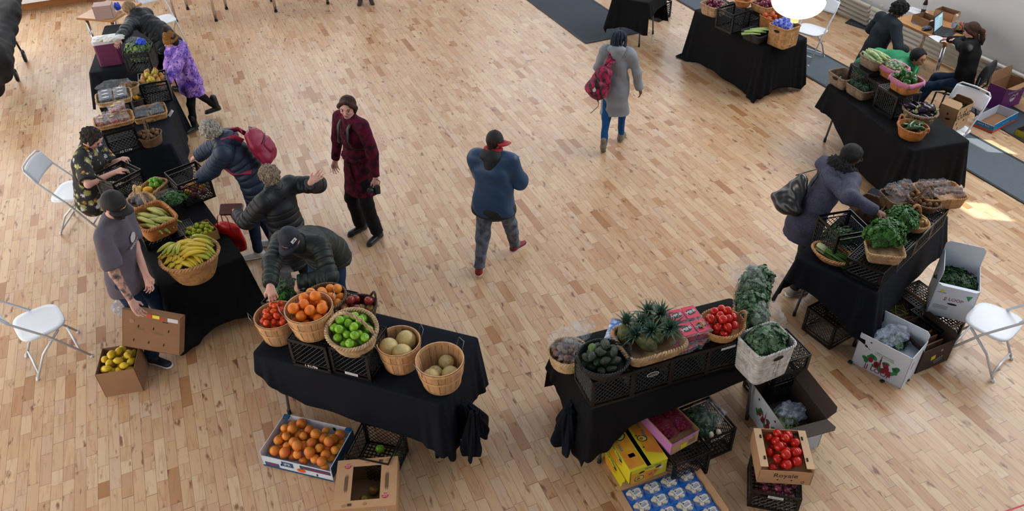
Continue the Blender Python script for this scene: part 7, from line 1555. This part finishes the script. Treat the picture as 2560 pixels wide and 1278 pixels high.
# Royale tomatoes on a black crate
cb = center((1885, 1165), (1998, 1190), z=.1); rzr = math.radians(heading((1898, 1190), (2030, 1205), .3)); k = crate('low black crate with a paper label under the open kraft tomato carton', at(1938, 1195, .16).xy, 0, rzr-.08, h=.20, mark=1, side=0, s=.36, fill=.4); fill(k, 'onion', 18, .036, 'dark red fruit in the low crate under the open kraft tomato carton', 'dark red fruit in the low crate', name='plum', seed=38, scale=.7)
b = boxpx('open kraft carton full of red tomatoes on a black crate', (1902, 1168), (2038, 1176), .385, .36, .18, zb=.205, mo=kraft_l, mi_=kraft_l, fill=.45, cut={0: .035, 2: .0})
mb = MB(); F = b.F(0); F.text(mb, 'Royale', 0, .005, .065, 0, 0, .004); F.text(mb, 'Q', .13, -.06, .035, 0, 0, .01)
for x in (-.05, .05): F.oval(mb, x, -.045, .014, .010, 0, 1)
mb.obj('printed_side', [brown_ink, hole_shade], b.root); mb = MB()
for sx in (-1, 1): mb.box((sx*(b.w/2-.028), 0, b.h+.002), (.055, b.d-.01, .006)); 
for sx in (-1, 1):
    for sy in (-1, 1): mb.box((sx*(b.w/2-.04), sy*b.d*.27, b.h+.006), (.012, .03, .008), mi=1)
mb.obj('tray_shoulders', [M('pale_kraft', '#cba883', .8), hole_shade], b.root); fill(b.c, 'red_tomato', 30, .036, 'red tomato in the open kraft carton', 'tomatoes in the open kraft carton', name='tomato', seed=39, a=b.w/2-.055)
# open white beet carton
def beet_art(F, mb, x, y, s, g=0, r=1, text=None, tm=2):
    rr = random.Random(5)
    for i in range(16): F.oval(mb, x+s*rr.uniform(-.10, .11), y+s*rr.uniform(-.035, .045), s*.045, s*.03, rr.uniform(0, 3), g)
    for i in range(7): F.oval(mb, x+s*rr.uniform(-.06, .07), y+s*rr.uniform(-.03, .03), s*.034, s*.045, 0, r, h=.001)
    F.poly(mb, [(x-s*.008, y+s*.0), (x+s*.008, y), (x, y+s*.09)], r, h=.001)
    if text: F.text(mb, text, x+s*.0, y-s*.055, s*.05, 0, tm, .004, .002)
b = boxpx('open brown lined carton with a white beet-printed flap and loose greens', (1880, 957), (1965, 1076), .33, .36, .33, mo=white_c, mi_=dark_c, fill=.25, flaps=((1, 165, .14), (2, 140, .12), (3, 150, .16)))
mb = MB(); F = b.F(0); beet_art(F, mb, 0, -.02, 1.2); F.off = .0015
for x in (-.12, .12): F.oval(mb, x, .11, .02, .02, 0, 2)
mb.obj('printed_side', [green_ink, beet_ink, black_ink], b.root); lm = leafmass('beet_greens', b.c.w((.02, -.04, .10)), (.12, .12, .06), 500, .05, [leaf['pale'], leaf['dark']], 44); tag(lm, 'leftover greens at the bottom of the open beet carton', 'greens'); plastic('film_wrap', 'cloudy bag inside the open beet carton', b.c.w((0, .05, .16)), (.13, .10, .07), 63, cling2, 8, .2, 'film')
for i, zz in enumerate((0, .285)): crate(('lower' if i == 0 else 'upper')+' black crate of the pair behind the open beet carton', at(1952, 880, .5).xy, zz, r5+.05, flip=True)
# JJ LOOP cartons
b = boxpx('white beet-printed carton with red beets print and film inside', (2150, 876-40), (2268, 905-26), .42, .30, .42, mo=white_c, mi_=white_c, fill=.72, cut={0: -.0}, flaps=((2, 95, .10),)) if 0 else None
a, b2_ = at(2128, 905, 0), at(2252, 972, 0); u = (b2_-a); w_ = u.length; rzj = math.atan2(u.y, u.x); n = V((-u.y, u.x, 0)).normalized(); cj = (a+b2_)/2+n*.15
b = Box('white beet-printed carton with red beets print and film inside', (cj.x, cj.y), 0, rzj, w_, .30, .36, mo=white_c, mi_=white_c, fill=.7, flaps=((2, 92, .09),))
def jj(F, mb, s=1): beet_art(F, mb, 0, -.06, 1.35*s, 0, 1, 'JJ LOOP', 1); F.text(mb, 'FRESH VEGETABLES', .02, .06, .018*s, 0, 0, .004); F.text(mb, 'PRODUCE OF CANADA', .02, .04, .016*s, 0, 0, .004); F.oval(mb, -.15, .07, .03, .02, -.5, 2); F.rect(mb, -.15, .07, .09, .004, -.5, 2); F.oval(mb, .0, .0, .016, .012, 0, 2, h=.002); F.oval(mb, .15, -.02, .018, .013, 0, 2); F.oval(mb, -.12, .13, .018, .013, 0, 2)
mb = MB(); jj(b.F(0), mb); mb.obj('printed_side', [green_ink, beet_ink, black_ink], b.root); mb = MB(); F = b.F(1)
for j in range(3): F.rect(mb, -.08, .08-.03*j, .04, .008, 0, 0)
mb.obj('end_print', [beet_ink], b.root)
lm = leafmass('bagged_greens', b.c.w((0, .01, .28)), (.13, .085, .06), 500, .04, [leaf['grey'], leaf['dark']], 45); tag(lm, 'greens inside the film in the white beet-printed carton', 'greens'); plastic('film_wrap', 'glossy frosted film bulging out of the white beet-printed carton', b.c.w((-.02, .01, .36)), (.16, .10, .07), 64, cling2, 9, .16, 'film')
# tall white carton of curly kale
a, b2_ = at(2198, 770, 0), at(2300, 800, 0); a, b2_ = at(2318, 770, .30), at(2420, 795, .30); u = b2_-a; u.normalize(); n = V((-u.y, u.x, 0)); cj = (a+b2_)/2+n*.16
for lb, p in (('black crate on the floor under the tall white carton', (2345, 790)), ('black crate on the floor beside the box of green beans', (2300, 740))): crate(lb, at(*p, .25).xy, 0, r6-.35, flip=True, h=.26)
b = Box('tall white printed carton of curly kale on the black crate behind the herb table', (cj.x, cj.y), .265, math.atan2(u.y, u.x), (at(2420, 795, .3)-at(2318, 770, .3)).length, .38, .36, mo=white_c, mi_=white_c, fill=.7, flaps=((2, 92, .20), (3, 85, .12), (0, 178, .04)))
mb = MB(); F = b.F(0); F.text(mb, 'JJ LOOP', 0, .03, .045, 0, 1, .006); F.oval(mb, 0, -.02, .08, .02, 0, 3); F.oval(mb, -.11, .10, .03, .03, 0, 4, h=.001); F.rect(mb, -.11, .085, .07, .004, 0, 2)
for j in range(4): F.rect(mb, -.08, -.055-.012*j, .12, .002, 0, 2)
F.poly(mb, [(.08, .10), (.13, .11), (.11, .05)], 0, h=.001); mb.obj('printed_side', [green_ink, beet_ink, black_ink, hole_shade, yellow_s], b.root)
lm = leafmass('curly_kale', b.c.w((0, .0, .29)), (.15, .16, .07), 1100, .026, [leaf['dark'], leaf['parsley']], 46); tag(lm, 'dark curly kale filling the tall white carton', 'kale')
# beneath the herb table
k = crate('black crate under the herb table beside the grey table leg', at(2085, 778, .27).xy, 0, r6-.25, flip=True)
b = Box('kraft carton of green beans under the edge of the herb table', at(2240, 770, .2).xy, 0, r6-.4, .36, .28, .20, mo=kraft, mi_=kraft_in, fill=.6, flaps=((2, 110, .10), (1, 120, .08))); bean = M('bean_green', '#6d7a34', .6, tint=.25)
for i in range(46):
    rr = random.Random(i+70); a = rr.uniform(0, 6.28); x, y = rr.uniform(-.13, .13), rr.uniform(-.09, .09); z = .135+rr.uniform(0, .05); l = .05; mb = MB(); mb.tube([(x-l*math.cos(a), y-l*math.sin(a), z), (x, y, z+.012), (x+l*math.cos(a), y+l*math.sin(a), z+rr.uniform(-.01, .03))], [.003, .005, .003], 5, tint=rr.random()); o = mb.obj('green_bean', bean, None, True); o.matrix_world = b.M; tag(o, 'green bean in the kraft carton under the herb table', 'bean', 'green beans in the kraft carton')
a, b2_ = at(2295, 935, 0), at(2365, 905, 0); u = b2_-a; w_ = u.length; u.normalize(); n = V((-u.y, u.x, 0)); cj = (a+b2_)/2+n*.19
b = Box('dark brown printed carton behind the white beet-printed carton', (cj.x, cj.y), 0, math.atan2(u.y, u.x), w_+.05, .36, .26, mo=dark_c, mi_=dark_c, fill=.4, flaps=((1, 100, .06), (3, 120, .12)))
mb = MB(); F = b.F(0); F.rect(mb, -.03, .0, .05, .05, .2, 0); F.text(mb, 'GREENS', .04, -.04, .03, .3, 1, .01); F.text(mb, 'ORGANIC', .05, -.07, .02, .3, 1, .01); F.oval(mb, .05, .06, .02, .03, 0, 1); mb.obj('printed_side', [yellow_s, M('print_grey', '#b9b4b0', .7)], b.root)
for i in range(3): mb = MB(); mb.box((0, -.1+.06*i, .14), (w_*.8, .012, .16)); o = mb.obj('folded_card', kraft_in, None); o.matrix_world = b.M; tag(o, 'folded piece of card standing in the dark brown carton', 'card', 'folded card in the dark carton')
for i, p in enumerate(((2126, 906), (2205, 952), (2270, 950), (2295, 900))): lm = leafmass('leaf_scrap', at(*p, .012), (.02, .016, .006), 14, .018, [leaf['dark']], 80+i); tag(lm, 'small green leaf scrap fallen on the floor by the white carton', 'leaf', 'fallen leaf scraps')
# ECONO carton on the chair
ce = CH_ECO; a, b2_ = at(2192+0, 0, 0), None
rze = math.radians(heading((2322, 318), (2400, 305), .5)); b = Box('upright kraft carton of cucumbers standing on the white chair', (ce.x, ce.y), .458, rze+.35, .30, .22, .30, mo=M('econo_card', '#b3916a', .8), mi_=kraft_in, fill=.7, flaps=((3, 30, .10), (1, 60, .06)))
mb = MB(); F = b.F(0); F.text(mb, 'ECONO', .0, .03, .085, 0, 0, .012)
for x, y in ((-.09, .09), (.03, .10), (-.09, -.05), (.05, -.04), (-.04, -.12)): F.oval(mb, x, y, .016, .035, 0, 1)
F = b.F(3); F.oval(mb, 0, .06, .02, .03, 0, 1); F.oval(mb, .02, -.0, .06, .02, .2, 1); mb.obj('printed_side', [M('dark_green_ink', '#23342c', .7), hole_shade], b.root); fill(b.c, 'courgette', 5, .022, 'dark cucumber in the upright carton on the chair', 'cucumbers in the upright carton on the chair', name='cucumber', seed=41, scale=.8, a=.1, b=.06)
# blue tray and purple sweet potato carton by the wall
bluec = M('sky_blue_print', '#1684c4', .5); b = boxpx('empty blue and orange fruit tray with white inside on the floor', (2438, 262+30), (2488, 312), .13, .56, .13, mo=bluec, mi_=white_c, fill=.06, cut={0: .03}, side=1)
mb = MB()
for sd in (0, 1, 3): F = b.F(sd); L_ = b.w if sd == 0 else b.d; F.rect(mb, 0, -.045, L_*.98, .03, 0, 0); F.text(mb, 'sunny fruit', 0, .012, .035, 0, 1, .01)
mb.box((0, 0, .012), (b.w-.02, b.d-.02, .004), mi=2); mb.obj('printed_side', [orange_ink, ink, kraft_in], b.root)
purp = M('purple_print', '#6a1c74', .5); p0 = at(2475, 225, .0); rzv_ = math.radians(heading((2475, 240), (2560, 205), 0))
b = Box('purple SWEET POTATOES carton standing on edge behind the blue tray', at(2500, 262, .0).xy, 0, rzv_, .46, .24, .34, mo=purp, mi_=kraft, fill=.2, flaps=((2, 100, .14), (0, 170, .10)))
mb = MB(); F = b.F(0); F.text(mb, 'SWEET POTATOES', 0, .075, .035, 0, 0, .012); F.oval(mb, .0, -.02, .12, .10, 0, 0); F.oval(mb, .0, -.012, .10, .06, 0, 1, h=.001); F.oval(mb, .0, -.03, .09, .03, 0, 0, h=.002); F.poly(mb, [(.05, .02), (.10, .04), (.09, .0)], 0); mb.obj('printed_side', [ink, purp], b.root)
b = boxpx('low yellow and black produce tray at the edge beside the wall runner', (2540, 322), (2590, 345), .10, .3, .10, mo=M('lime_yellow_print', '#9a9a1c', .6), mi_=dark_c, fill=.3)
# ================================================================ things people hold
def PW(key, p): return PERSON[key]['M']@V(p)
def handpos(key, s, off=.08): P = PERSON[key]; wr, d, n = P['hd'][s]; return wr+d*off*P['k']+n*.03, d, n
# camera in the burgundy woman's left hand
P = PERSON['burg']; h_, d_, n_ = handpos('burg', -1, .085); w = P['M']@(h_+V((-.02, .02, -.05)))
t = thing('camera', 'black camera held low in the hand of the woman in the burgundy coat', 'camera', w, 0); t.rotation_euler = (P['M'].to_euler().x+.3, .25, P['M'].to_euler().z)
mb = MB(); mb.rbox((0, 0, 0), (.125, .055, .085), .015); mb.obj('camera_body', M('black_camera', '#14161a', .4), t); mb = MB(); mb.lathe([(.030, 0), (.032, .02), (.033, .055), (.028, .06), (.002, .052)], 24); o = mb.obj('lens', M('black_camera', ''), t, True); o.rotation_euler = (-PI/2, 0, 0); o.location = (0, .025, -.005)
mb = MB(); mb.rbox((0, 0, .052), (.045, .045, .03), .01); mb.obj('viewfinder', M('black_camera', ''), t); mb = MB(); mb.tube([(-.06, 0, .03), (-.09, 0, .09), (-.02, .02, .13), (.07, .01, .10), (.062, 0, .03)], .006, 6, flat=.4); mb.obj('hand_strap', M('strap_black', '#1b1c20', .7), t, True)
mb = MB(); F = Face((0, -.0275, 0), (1, 0, 0), (0, 0, 1), .0008); F.rect(mb, 0, -.005, .075, .05); mb.obj('screen', M('dark_screen', '#27313b', .15), t)
# backpacks
def backpack(label, key, mat, w, h, d, zoff=0, strap=True, str_m=None):
    P = PERSON[key]; c = P['shc']-P['up']*(h*.42+zoff)-P['fwd']*(.145*P['k']+d*.5+.045); t = thing('backpack', label, 'backpack', P['M']@c, 0)
    R3 = Matrix(((P['rt'].x, P['fwd'].x, P['up'].x), (P['rt'].y, P['fwd'].y, P['up'].y), (P['rt'].z, P['fwd'].z, P['up'].z))).to_4x4(); t.matrix_world = P['M']@Matrix.Translation(c)@R3
    S = Sdf(); S.cap((0, 0, -h*.30), (0, 0, h*.24), d*.5, d*.42, w=(1, 0, 0), fl=w/d, k=.03); S.cap((0, 0, -h*.3), (0, 0, h*.1), d*.5, k=.02, w=(1, 0, 0), fl=w/d*1.05); S.obj('bag_body', mat, t, vox=.010, fold=.006, fscale=14)
    S = Sdf(); S.cap((0, -d*.42, -h*.22), (0, -d*.42, -h*.02), d*.24, w=(1, 0, 0), fl=w/d*1.35, k=.02); S.obj('front_pocket', mat, t, vox=.010, fold=.004, fscale=16)
    mb = MB(); mb.tube([(-w*.36, -d*.42, .06*h), (0, -d*.60, .10*h), (w*.36, -d*.42, .06*h)], .004, 6); mb.tube([(-w*.42, -d*.1, -.1*h), (-w*.40, -d*.12, .25*h), (0, -d*.2, .47*h), (w*.40, -d*.12, .25*h), (w*.42, -d*.1, -.1*h)], .004, 6); mb.obj('zip', blk_shoe, t, True)
    mb = MB(); mb.tube([(-.03, d*.3, h*.42), (0, d*.3, h*.52), (.03, d*.3, h*.42)], .007, 6); mb.obj('grab_loop', mat, t, True)
    if strap:
        for s in (-1, 1):
            mb = MB(); x = s*.075*P['k']; r = .155*P['k']; pts = [(x, d*.45, h*.30), (x, d*.5+.02, h*.40+.035), (x*1.1, d*.5+r*.95, h*.42+.055), (x*1.25, d*.5+r*1.75, h*.36), (x*1.5, d*.5+r*2.05, h*.10), (x*2.1, d*.5+r*1.7, -h*.18), (x*2.4, d*.5+r*.6, -h*.35)]
            mb.tube(pts, .026, 8, flat=.28); mb.obj('shoulder_strap', str_m or mat, t, True)
    return t
backpack('magenta backpack on the back of the older woman in navy', 'navy', M('magenta_nylon', '#8c0f38', .5, bump=.2, bscale=60), .30, .42, .17, -.02)
# sling bag on the grey-coated woman
P = PERSON['grey']; c = P['shc']-P['up']*.27-P['fwd']*.225-P['rt']*.14; t = thing('sling_bag', 'pink and black plaid bag hanging on the back of the grey-coated woman', 'bag', (0, 0, 0)); t.matrix_world = P['M']@Matrix.Translation(c)@Matrix.Rotation(.32, 4, 'Y')@Matrix.Scale(1.3, 4)
S = Sdf(); S.cap((0, 0, -.11), (0, 0, .09), .085, .055, w=(1, 0, 0), fl=1.35, k=.03); S.obj('bag_body', plaid, t, vox=.009, fold=.005, fscale=18); S = Sdf(); S.cap((-.02, -.06, -.10), (-.02, -.06, -.02), .045, w=(1, 0, 0), fl=1.6, k=.02); po_ = S.obj('front_pocket', M('bag_black', '#17131a', .6, nscale=20, col2='#a81850'), t, vox=.008); mb = MB(); F = Face((-.02, -.112, -.06), (1, 0, 0), (0, 0, 1), .002); F.oval(mb, 0, 0, .03, .04); F.oval(mb, .0, .015, .012, .03, .6); mb.obj('emblem', ink, po_)
mb = MB(); mb.tube([(-.07, -.07, .07), (.0, -.095, .0), (.08, -.07, -.13)], .012, 6, flat=.4); mb.tube([(-.09, -.05, -.02), (.0, -.1, -.08), (.05, -.08, -.17)], .010, 6, flat=.4); mb.obj('webbing', blk_shoe, t, True); mb = MB(); mb.tube([(.05, 0, -.19), (.07, 0, -.26), (.03, 0, -.36)], .007, 6, flat=.4); mb.obj('loose_strap', blk_shoe, t, True)
mb = MB(); mb.tube([(0, 0, .11), (.02, .02, .16), (.035, .07, .20)], .024, 8, flat=.3); mb.obj('shoulder_strap', plaid, t, True)
# black shoulder bag on the mauve coat
P = PERSON['mauve']; c = P['waist']-P['fwd']*.17-P['rt']*.12+P['up']*.06; t = thing('shoulder_bag', 'black leather bag hanging behind the woman in the mauve coat', 'bag', (0, 0, 0)); t.matrix_world = P['M']@Matrix.Translation(c)@Matrix.Rotation(-.3, 4, 'X')
S = Sdf(); S.cap((0, -.08, -.16), (0, -.01, .10), .095, .03, w=(1, 0, 0), fl=1.9, k=.02); S.obj('bag_body', M('black_leather', '#121317', .32, spec=.6), t, vox=.009, fold=.010, fscale=15); mb = MB(); mb.tube([(-.1, 0, .08), (-.03, .06, .16), (.0, .12, .20), (.06, .08, .15), (.1, 0, .08)], .010, 8, flat=.5); mb.obj('bag_strap', M('black_leather', ''), t, True)
# wallet and red shopping bag
h_, d_, n_ = handpos('black', -1, .07); P = PERSON['black']; w = P['M']@h_
t = thing('wallet', 'brown leather wallet in the hand of the woman in the black coat', 'wallet', (w.x, w.y, w.z+.02), math.radians(heading((540, 530), (600, 528), 1.0))); mb = MB(); mb.rbox((-.05, 0, .0), (.21, .11, .028), .015); o = mb.obj('wallet_body', M('brown_wallet', '#4a241a', .45, bump=.2, bscale=80), t); t.rotation_euler.x = .5
mb = MB(); mb.tube([(.055, .04, .016), (.055, -.04, .016), (.0, -.055, .005)], .003, 6); mb.obj('zip', wire_m, t, True)
redb = M('red_bag_film', '#c41a1c', .35, nz=.2, nscale=5, bump=.5, bscale=9); wp = M('white_print', '#d5c3be', .6)
t = thing('shopping_bag', 'red shopping bag with white blossom print hanging by the bananas', 'bag', at(575, 590, .70), 0); fx = math.radians(heading((540, 600), (620, 610), .7)); t.rotation_euler = (0, 0, fx)
S = Sdf(); S.cap((0, 0, -.13), (0, 0, .11), .050, .042, w=(1, 0, 0), fl=3.1, k=.02); S.obj('bag_body', redb, t, vox=.010, fold=.007, fscale=11)
mb = MB(); F = Face((-.0, -.062, -.02), (1, 0, 0), (0, 0, 1), .004)
rr = random.Random(3)
def branch(x, y, a, l, n): 
    x2, y2 = x+l*math.cos(a), y+l*math.sin(a); dx, dy = -math.sin(a)*.0022, math.cos(a)*.0022; F.poly(mb, [(x-dx, y-dy), (x2-dx, y2-dy), (x2+dx, y2+dy), (x+dx, y+dy)])
    if n: branch(x2, y2, a+.5, l*.75, n-1); branch(x2, y2, a-.45, l*.7, n-1)
    else: F.oval(mb, x2, y2, .012, .012)
branch(-.06, -.12, 1.3, .06, 3); F.text(mb, 'ASIA', .08, -.06, .035, 0, 0, .01); F.text(mb, 'MARKET', .08, -.085, .02, 0, 0, .01); F.oval(mb, -.02, -.11, .05, .02, .7); mb.obj('blossom_print', wp, t)
mb = MB()
for y in (-.05, .05): mb.tube([(-.07, y, .12), (-.05, y*.6, .24), (.0, y*.3, .29), (.05, y*.6, .24), (.07, y, .12)], .008, 6, flat=.4)
mb.obj('bag_handle', redb, t, True)
# blue tray of food held by the man in blue
h1, _, _ = handpos('blue', 1); h2, _, _ = handpos('blue', -1); w = PERSON['blue']['M']@((h1+h2)/2+V((.0, .04, .05))); t = thing('food_tray', 'small blue tray of mushrooms held by the man in the blue jacket', 'tray', w, .4); mb = MB(); mb.box((0, 0, 0), (.17, .12, .035), taper=1.12); mb.obj('tray_body', bluep, t); mu = MB(); rr = random.Random(2)
for i in range(8): mu.ell((rr.uniform(-.06, .06), rr.uniform(-.04, .04), .025), (.018, .018, .014), 10, 6)
tag(mu.obj('mushrooms', M('mushroom_cream'), t, True), kind='stuff')
# ================================================================ desk things
du = DD; dn = DN
def desk(x, y): p = DC+du*x+dn*y; return (p.x, p.y)
az = math.atan2(du.y, du.x); DZ = .76
p = at(2362, 82, DZ); t = thing('laptop', 'open dark laptop with lit screen on the desk by the wall', 'laptop', (p.x, p.y, DZ+.001), math.radians(heading((2428, 100), (2345, 80), DZ)-90))
mb = MB(); mb.rbox((0, 0, .009), (.33, .23, .018), .012); mb.obj('laptop_base', M('dark_laptop', '#2a2b30', .4), t); mb = MB(); mb.box((0, .02, .0185), (.29, .10, .002)); mb.obj('keyboard', M('black_keys', '#101114', .6), t); mb = MB(); mb.box((0, .125, .125), (.33, .008, .22), Matrix.Rotation(-.25, 3, 'X')); lo = mb.obj('laptop_screen', M('dark_laptop', ''), t)
mb = MB(); F = Face((0, .1205, .125), (1, 0, 0), (0, .2474, .969), .001); F.rect(mb, 0, 0, .30, .185); F.rect(mb, .06, .06, .13, .03, 0, 1, h=.001)
for j in range(4): F.rect(mb, -.05, .03-.03*j, .16, .008, 0, 1, h=.001)
mb.obj('display', [M('lit_screen', '#7fa6b4', .3, emit=.7), M('screen_text', '#a9c0c6', .3, emit=.7)], lo)
b = Box('kraft carton lying open among papers on the desk', at(2318, 42, DZ+.1).xy, DZ+.001, az, .30, .22, .10, mo=kraft, fill=.2); b = Box('second brown carton behind the laptop on the desk', at(2370, 28, DZ+.1).xy, DZ+.001, az+.2, .28, .18, .11, mo=kraft_l, fill=.2)
for i, (px, c_) in enumerate((((2312, 15), 'bottle of dark drink standing near the standing person'), ((2386, 60), 'clear bottle standing behind the laptop'))):
    q = at(*px, DZ+.1); t = thing('bottle', 'plastic '+c_, 'bottle', (q.x, q.y, DZ+.001)); mb = MB(); mb.lathe([(.030, 0), (.033, .01), (.033, .10), (.031, .14), (.016, .19), (.014, .205)], 18, capt=True); mb.obj('bottle_body', M('dark_drink', '#2a1614', .15) if i == 0 else shell_p, t, True); mb = MB(); mb.lathe([(.016, .205), (.016, .228)], 14, capt=True); mb.obj('bottle_cap', ink, t); mb = MB(); mb.lathe([(.0338, .06), (.0338, .12)], 18, capb=False); mb.obj('bottle_label', M('bottle_label_print', '#b9bcc9', .5), t, True)
def plate(nm, lb, cat, px, sx, sy, sz, m_, rz=0, z=DZ): q = at(*px, z); o = MB().box((0, 0, sz/2+.001), (sx, sy, sz)).obj(nm, m_, None); o.location = (q.x, q.y, z); o.rotation_euler = (0, 0, rz); return tag(o, lb, cat)
plate('phone', 'blue and white phone lying on the desk', 'phone', (2296, 60), .14, .07, .009, M('phone_blue', '#4f86b8', .2), az+.3); plate('paper_sheet', 'white sheet of paper on the desk corner', 'paper', (2290, 28), .28, .2, .002, ink, az+.1); plate('paper_sheet', 'white sheet of paper under the typing hands', 'paper', (2345, 97), .22, .15, .002, ink, az-.2); plate('notebook', 'black notebook behind the laptop', 'notebook', (2400, 78), .2, .14, .014, M('black_camera', ''), az)
plastic('paper_bag', 'crumpled white paper on the desk between the phone and laptop', at(2332, 58, DZ+.035), (.06, .05, .035), 70, M('white_bag_plastic', ''), 8, .2, 'paper'); plastic('cable_heap', 'bundle of grey cloth on the desk in front of the laptop', at(2318, 70, DZ+.025), (.08, .04, .025), 71, M('grey_cloth', '#5c6672', .8), 8, .2, 'cloth')
lm = leafmass('orange_flowers', at(2402, 68, DZ+.06), (.09, .06, .06), 260, .025, [M('orange_petal', '#b8482a', .6), leaf['grey']], 47); tag(lm, 'small heap of orange produce behind the laptop on the desk', 'produce')
# dark bag on the floor near the heaters
S = Sdf(); S.cap((0, 0, .14), (0, 0, .26), .14, .08, w=(1, 0, 0), fl=1.3, k=.03); o = link('rucksack', S.mesh('rucksack', M('black_leather', ''), vox=.012, fold=.012, fscale=12), None, at(2084, 28, 0)); tag(o, 'black bag standing on the floor by the heaters', 'bag')
# ================================================================ stroller at the upper corner
sc_ = at(18, 160, 0); t = thing('stroller', 'black pushchair partly cut off at the upper corner', 'pushchair', (sc_.x, sc_.y, 0), math.radians(heading((10, 180), (20, 60), 0)-90)); st_f = M('stroller_fabric', '#0f1014', .8); st_m = M('stroller_frame', '#15161a', .35)
def wheel(px, z, r, w_=.035):
    q = at(*px, z); l = (Matrix.Translation(t.location)@Matrix.Rotation(t.rotation_euler.z, 4, 'Z')).inverted()@q; mb = MB(); n = 28; vs = []
    for i in range(n):
        a = 2*PI*i/n
        for x, rr_ in ((-w_/2, r*.78), (-w_/2, r*.95), (0, r), (w_/2, r*.95), (w_/2, r*.78)): vs.append((l.x+x, l.y+rr_*math.cos(a), r+rr_*math.sin(a)))
    mb.add(vs, [(i*5+j, ((i+1) % n)*5+j, ((i+1) % n)*5+(j+1) % 5, i*5+(j+1) % 5) for i in range(n) for j in range(5)]); wo = mb.obj('wheel', rubber, t, True); mb = MB()
    mb.tube([(l.x-.02, l.y, r), (l.x+.02, l.y, r)], r*.45, 16)
    for i in range(5): a = i*2*PI/5; mb.tube([(l.x, l.y, r), (l.x, l.y+r*.8*math.cos(a), r+r*.8*math.sin(a))], .008, 6)
    mb.obj('hub', M('hub_grey', '#4d4f52', .4), wo, True); return l, wo
L_ = []
for px in ((60, 140), (40, 188), (-40, 130), (-60, 185)): L_.append(wheel(px, .10, .10)[0])
mb = MB()
for a, b_ in ((0, 1), (2, 3)): mb.tube([(L_[a].x, L_[a].y, .10), (L_[a].x*.8, L_[a].y*.5+.1, .38), (L_[b_].x*.8, L_[b_].y, .62), (L_[b_].x*.8, L_[b_].y-.25, 1.0)], .015, 8); mb.tube([(L_[b_].x, L_[b_].y, .10), (L_[b_].x*.8, L_[b_].y+.15, .42)], .015, 8)
mb.tube([(L_[1].x*.8, L_[1].y-.25, 1.0), (L_[3].x*.8, L_[3].y-.25, 1.0)], .018, 8); mb.obj('stroller_frame', st_m, t, True)
li0 = (Matrix.Translation(t.location)@Matrix.Rotation(t.rotation_euler.z, 4, 'Z')).inverted(); mx = (L_[0]+L_[3])/2; S = Sdf(); S.cap((mx.x, mx.y, .5), (mx.x, mx.y+.12, .62), .2, .17, w=(1, 0, 0), fl=1.1, k=.05); S.obj('seat_fabric', st_f, t, vox=.014, fold=.01)
S = Sdf(); S.cap((mx.x, mx.y-.05, .85), (mx.x, mx.y+.2, .85), .22, .2, w=(1, 0, 0), fl=1.1, k=.05); S.chain([li0@at(px_, py_, zz) for px_, py_, zz in ((16, -20, 1.0), (20, 30, .95), (16, 75, .8), (6, 130, .7), (8, 190, .5))], [.2, .17, .13, .12, .10], k=.05); S.chain([li0@at(px_, py_, zz) for px_, py_, zz in ((-40, 60, .8), (-30, 150, .7), (-20, 220, .3))], [.3, .28, .15], k=.1); S.obj('canopy', st_f, t, vox=.014, fold=.012)
mb = MB(); qa, qb = at(44, 30, .55), at(32, 92, .35); li = (Matrix.Translation(t.location)@Matrix.Rotation(t.rotation_euler.z, 4, 'Z')).inverted(); mb.tube([li@qa, li@qb], .03, 6, flat=.25); mb.obj('red_strap', redp, t, True)
